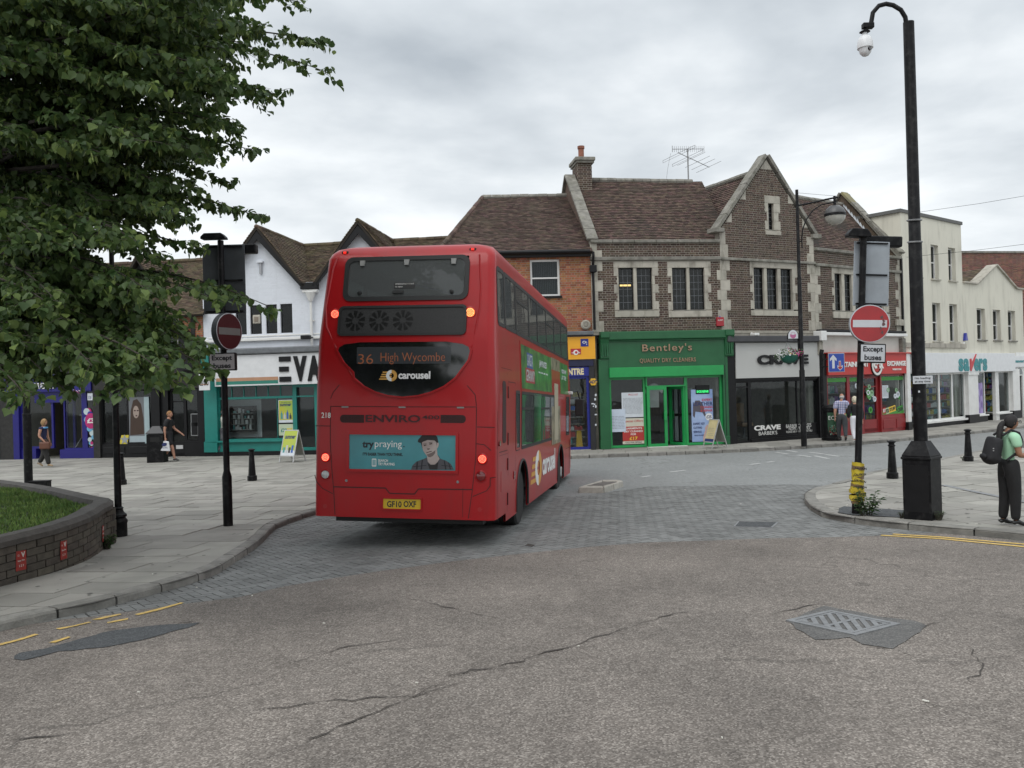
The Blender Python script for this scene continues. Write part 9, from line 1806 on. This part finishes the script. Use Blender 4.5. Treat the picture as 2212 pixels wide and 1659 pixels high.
 poly = fx + [(-14, 15.5), (-14, 9.5)]; rg = np.random.RandomState(3); N_ = 42000; xs = rg.uniform(-10.5, -5.9, N_); ys = rg.uniform(9.3, 17, N_); keep = [i for i in range(N_) if xs[i] / ys[i] > -.68 and inside((xs[i], ys[i]), poly)]
 vs = []; fs = []
 for i in keep:
  x, y = xs[i], ys[i]; hh = .02 + .035 * rg.rand() + .025 * max(0, math.sin(x * 3) * math.cos(y * 2.3)) ; a = rg.rand() * 6.28; w = .006 + .006 * rg.rand(); k = len(vs); lx, ly = (rg.rand() - .5) * .06, (rg.rand() - .5) * .06; vs += [(x - w * cos(a), y - w * sin(a), bm_), (x + w * cos(a), y + w * sin(a), bm_), (x + lx, y + ly, bm_ + hh)]; fs.append((k, k + 1, k + 2))
 b = MB(); b.v = vs; b.f = fs; b.m = [0] * len(fs); g = b.build('grass', GR); stuff(g)
planter()
def mat_leaf(name, c1, c2, trans=.35, rand=.35):
 m = bpy.data.materials.new(name); m.use_nodes = True; nt = m.node_tree; nt.nodes.clear(); N = nt.nodes.new; L = nt.links.new; out = N('ShaderNodeOutputMaterial'); d = N('ShaderNodeBsdfPrincipled'); tr = N('ShaderNodeBsdfTranslucent'); mx = N('ShaderNodeMixShader'); ge = N('ShaderNodeNewGeometry'); cr = N('ShaderNodeValToRGB'); L(ge.outputs['Random Per Island'], cr.inputs[0]); e = cr.color_ramp.elements; e[0].color = (*c1, 1); e[1].color = (*c2, 1); e[0].position = 0; e[1].position = 1; q = e.new(.8); q.color = tuple((a * .7 + b * .3) for a, b in zip(c1, c2)) + (1,)
 L(cr.outputs[0], d.inputs['Base Color']); L(cr.outputs[0], tr.inputs[0]); d.inputs['Roughness'].default_value = .5; d.inputs['Specular IOR Level'].default_value = .35; mx.inputs[0].default_value = trans; L(d.outputs[0], mx.inputs[1]); L(tr.outputs[0], mx.inputs[2]); L(mx.outputs[0], out.inputs[0]); return m
M_BARK = mat('bark', (.045, .038, .03), rough=.95, var=.4, scale=12, bump=.8, bscale=20)
def tree():
 rg = np.random.RandomState(11); TR = Vector((-9.9, 12.6, gz(12.6) + .5)); t = thing('lime_tree', 'large leafy lime tree overhanging the planter and shops', 'tree', TR); off = np.array(TR)
 MB().tube([(0, 0, -.4), (.05, 0, 1.2), (.1, -.1, 3.0), (.2, -.2, 5.5), (.3, -.3, 9)], [.30, .24, .21, .16, .06], 12).build('trunk', M_BARK, t, smooth=True)
 tips = [(705, 155, 9.5), (692, 95, 10), (650, 5, 10), (560, 60, 10), (600, 205, 9), (570, 215, 9.5), (520, 275, 9), (548, 325, 9.2), (500, 395, 9.4), (563, 470, 9), (470, 440, 9), (440, 540, 8.6), (400, 480, 9), (585, 664, 8.2), (470, 650, 7.8), (350, 560, 8), (310, 615, 7.6), (455, 800, 7.2), (390, 700, 7.6), (320, 700, 7.4), (430, 745, 7.4), (400, 840, 6.8), (350, 800, 6.4), (300, 845, 6.4), (240, 830, 6.6), (150, 850, 6.8), (90, 800, 6.8),  (60, 860, 6.2), (200, 790, 6.4), (20, 840, 6.4), (465, 30, 10), (380, 330, 9)]
 poly = [(0, -60), (600, -60), (560, 120), (500, 200), (470, 330), (430, 420), (400, 500), (330, 520), (260, 540), (270, 600), (330, 610), (370, 660), (350, 750), (310, 800), (230, 800), (140, 830), (60, 820), (-40, 800), (-40, -60)]
 while len(tips) < 430:
  x, y = rg.uniform(-40, 600), rg.uniform(-60, 820)
  if inside((x, y), poly): tips.append((x, y, rg.uniform(7.0, 12.5) if y < 520 else rg.uniform(6.6, 10.0)))
 W = [np.array(P(*q)) for q in tips]
 for q_ in range(230):      # the crown carries on above and to the left of the view
  a, e = rg.uniform(0, 6.28), rg.uniform(-.1, 1.5); r = rg.uniform(3, 5.0); p = np.array([TR.x + .5 + r * cos(a) * cos(e), TR.y - 1 + r * sin(a) * cos(e), 5.8 + 3.6 * sin(e) + rg.uniform(-.6, .6)]) if q_ % 2 else np.array([rg.uniform(-9, -2.6), rg.uniform(5.5, 12), rg.uniform(6.0, 9.2)])
  if p[0] / max(p[1], .1) < -.62 or p[2] - 2.4 > .47 * p[1] + .3: W.append(p)
 cen = np.array([TR.x + .3, TR.y - .4, 0]); LV = []; br = MB(); tw = MB(); vis = len(tips)
 for wi, w in enumerate(W):
  inr = np.array([cen[0] + rg.uniform(-.6, 1.2), cen[1] + rg.uniform(-1.2, .6), min(w[2] + rg.uniform(.1, 1.0), 8.5)]); d = w - inr; dist = np.linalg.norm(d); ln = min(dist, rg.uniform(1.5, 2.3)); u = d / dist; st = w - u * ln; st[2] += .28 * ln * .5
  pts = [st + (w - st) * f + np.array([0, 0, .22 * ln * f * (1 - f)]) for f in np.linspace(0, 1, 7)]
  if wi % 3 == 0: br.tube([tuple(inr - off), tuple((inr + st) / 2 + [0, 0, .1] - off)] + [tuple(st - off)], [.05, .035, .02], 6, cap=False)
  br.tube([tuple(p - off) for p in pts], [.018, .016, .013, .01, .008, .006, .003], 5, cap=False)
  nt_ = 16 if wi < vis else 12
  for k in range(nt_):
   f = (k + rg.rand()) / nt_; f = .12 + .88 * f; i = min(int(f * 6), 5); b = pts[i] + (pts[i + 1] - pts[i]) * (f * 6 - i); side = np.cross(u, [0, 0, 1]); side /= np.linalg.norm(side) + 1e-6; s = (1 if k % 2 else -1); dr = side * s * rg.uniform(.35, 1) + u * rg.uniform(.5, 1.1) + np.array([0, 0, rg.uniform(-.45, .1)]); dr /= np.linalg.norm(dr); tl = rg.uniform(.22, .5) * (1.15 - .55 * f)
   tw.tube([tuple(b - off), tuple(b + dr * tl * .5 - off), tuple(b + dr * tl + [0, 0, -.08 * tl] - off)], [.004, .003, .0015], 3, cap=False)
   nl = int(6 + tl * 26)
   for q in range(nl):
    g = (q + rg.rand()) / nl; p = b + dr * tl * g + np.array([0, 0, -.08 * tl * g * g]) + rg.normal(0, .018, 3); LV.append((p, dr, rg.uniform(.042, .088) * (1 if wi < vis else 1.5)))
 br.build('branch', M_BARK, t, smooth=True); stuff(tw.build('twigs', M_BARK, t))
 n = len(LV); Pp = np.array([l[0] for l in LV]) - off; Dd = np.array([l[1] for l in LV]); S = np.array([l[2] for l in LV]); R3 = rg.normal(0, 1, (n, 3))
 # hanging heart-shaped leaves
 ax = Dd * rg.uniform(.0, .6, (n, 1)) + np.array([0, 0, -1]) * rg.uniform(.25, 1.0, (n, 1)) + R3 * .42; ax /= np.linalg.norm(ax, axis=1)[:, None]; up = np.array([0, 0, 1.0]) + rg.normal(0, .55, (n, 3)); sd = np.cross(ax, up); sd /= np.linalg.norm(sd, axis=1)[:, None] + 1e-6; nr = np.cross(sd, ax)
 tpl = [(0, 0, 0), (-.42, .18, .10), (-.50, .52, .14), (-.22, .88, .06), (0, 1.12, -.10), (.22, .88, .06), (.50, .52, .14), (.42, .18, .10), (0, .5, 0.0)]
 V = np.stack([Pp + (sd * a + ax * b + nr * c) * S[:, None] for a, b, c in tpl], 1).reshape(-1, 3); fq = [(0, 8, 2, 1), (8, 4, 3, 2), (8, 6, 5, 4), (0, 7, 6, 8)]; base = (np.arange(n) * 9)[:, None, None]; Fq = (np.array(fq)[None] + base).reshape(-1)
 def bulk(name, V, F, per, m, parent):
  me = bpy.data.meshes.new(name); me.vertices.add(len(V)); me.vertices.foreach_set('co', V.reshape(-1)); nf = len(F) // per; me.loops.add(len(F)); me.loops.foreach_set('vertex_index', F.astype(np.int32)); me.polygons.add(nf); me.polygons.foreach_set('loop_start', np.arange(0, nf * per, per, dtype=np.int32)); me.update(calc_edges=True); me.materials.append(m); o = bpy.data.objects.new(name, me); COL.objects.link(o); o.parent = parent; return o
 ML = mat_leaf('lime_leaf', (.042, .082, .026), (.19, .26, .07)); o = bulk('crown', V, Fq, 4, ML, t)
 # pale hanging bracts and flower stalks
 k = rg.choice(n, int(n * .10), replace=False); a = np.array([0, 0, -1.0]) + rg.normal(0, .3, (len(k), 3)); a /= np.linalg.norm(a, axis=1)[:, None]; s = np.cross(a, rg.normal(0, 1, (len(k), 3))); s /= np.linalg.norm(s, axis=1)[:, None]; q = Pp[k]; V2 = np.stack([q + s * .004, q + s * .012 + a * .05, q + a * .10, q - s * .008 + a * .05], 1).reshape(-1, 3); bulk('bracts', V2, np.arange(len(V2)), 4, mat_leaf('lime_bract', (.14, .19, .05), (.26, .32, .09)), t)['kind'] = 'stuff'
tree()
def plant(px, n, h, spread, lab, name='weed', leaf=.10, cat='plant', dz=.11, thin=.16):
 g = base_at(px, dz); t = thing(name, lab, cat, g); rg = random.Random(int(px[0])); MLf = MATS.get('weedleaf') or mat_leaf('weed_leaf', (.04, .09, .03), (.13, .20, .07)); MATS['weedleaf'] = MLf; st = MB(); lf = MB()
 for i in range(n):
  a = rg.uniform(0, 6.28); hh = h * rg.uniform(.35, 1); sp_ = spread * rg.uniform(.2, 1); tip = Vector((cos(a) * sp_, sin(a) * sp_ * .6, hh)); b = Vector((cos(a) * .03, sin(a) * .03, 0)); st.tube([b, b.lerp(tip, .5) + Vector((0, 0, .04)), tip], [.006, .004, .002], 4)
  m = int(4 + hh / leaf * 2.2)
  for j in range(m):
   f = (j + 1) / m; p = b.lerp(tip, f) + Vector((0, 0, .04 * 4 * f * (1 - f))); d = Vector((rg.uniform(-1, 1), rg.uniform(-1, 1), rg.uniform(-.1, .7))).normalized(); l = leaf * rg.uniform(.6, 1.2); s = d.cross(Vector((0, 0, 1))).normalized() * l * thin; dn = Vector((0, 0, -l * .3)); lf.add([p, p + d * l * .5 + s, p + d * l + dn, p + d * l * .5 - s], [(0, 1, 2, 3)])
 st.build('stem', M_BARK, t); lf.build('leaves', MLf, t)
plant((1878, 1114), 16, .50, .24, 'bushy green weed growing at the taped foot of the sign post'); plant((1865, 1115), 12, .22, .16, 'low clump of weed leaves against the black post', leaf=.07)
plant((2028, 1124), 30, .14, .12, 'dry yellow tuft of grass at the near corner of the camera pole base', 'grass_tuft', leaf=.03, thin=.08); plant((1950, 1120), 22, .10, .10, 'dry tuft of grass at the far corner of the camera pole base', 'grass_tuft', leaf=.03, thin=.08)
plant((231, 1186), 26, .20, .12, 'pale flowering weed growing where the planter wall ends', leaf=.06); plant((2082, 995), 8, .10, .10, 'tiny weed at the foot of the far bollard', leaf=.05); plant((236, 1160), 10, .10, .1, 'low weed between planter end and lamp foot', leaf=.05)
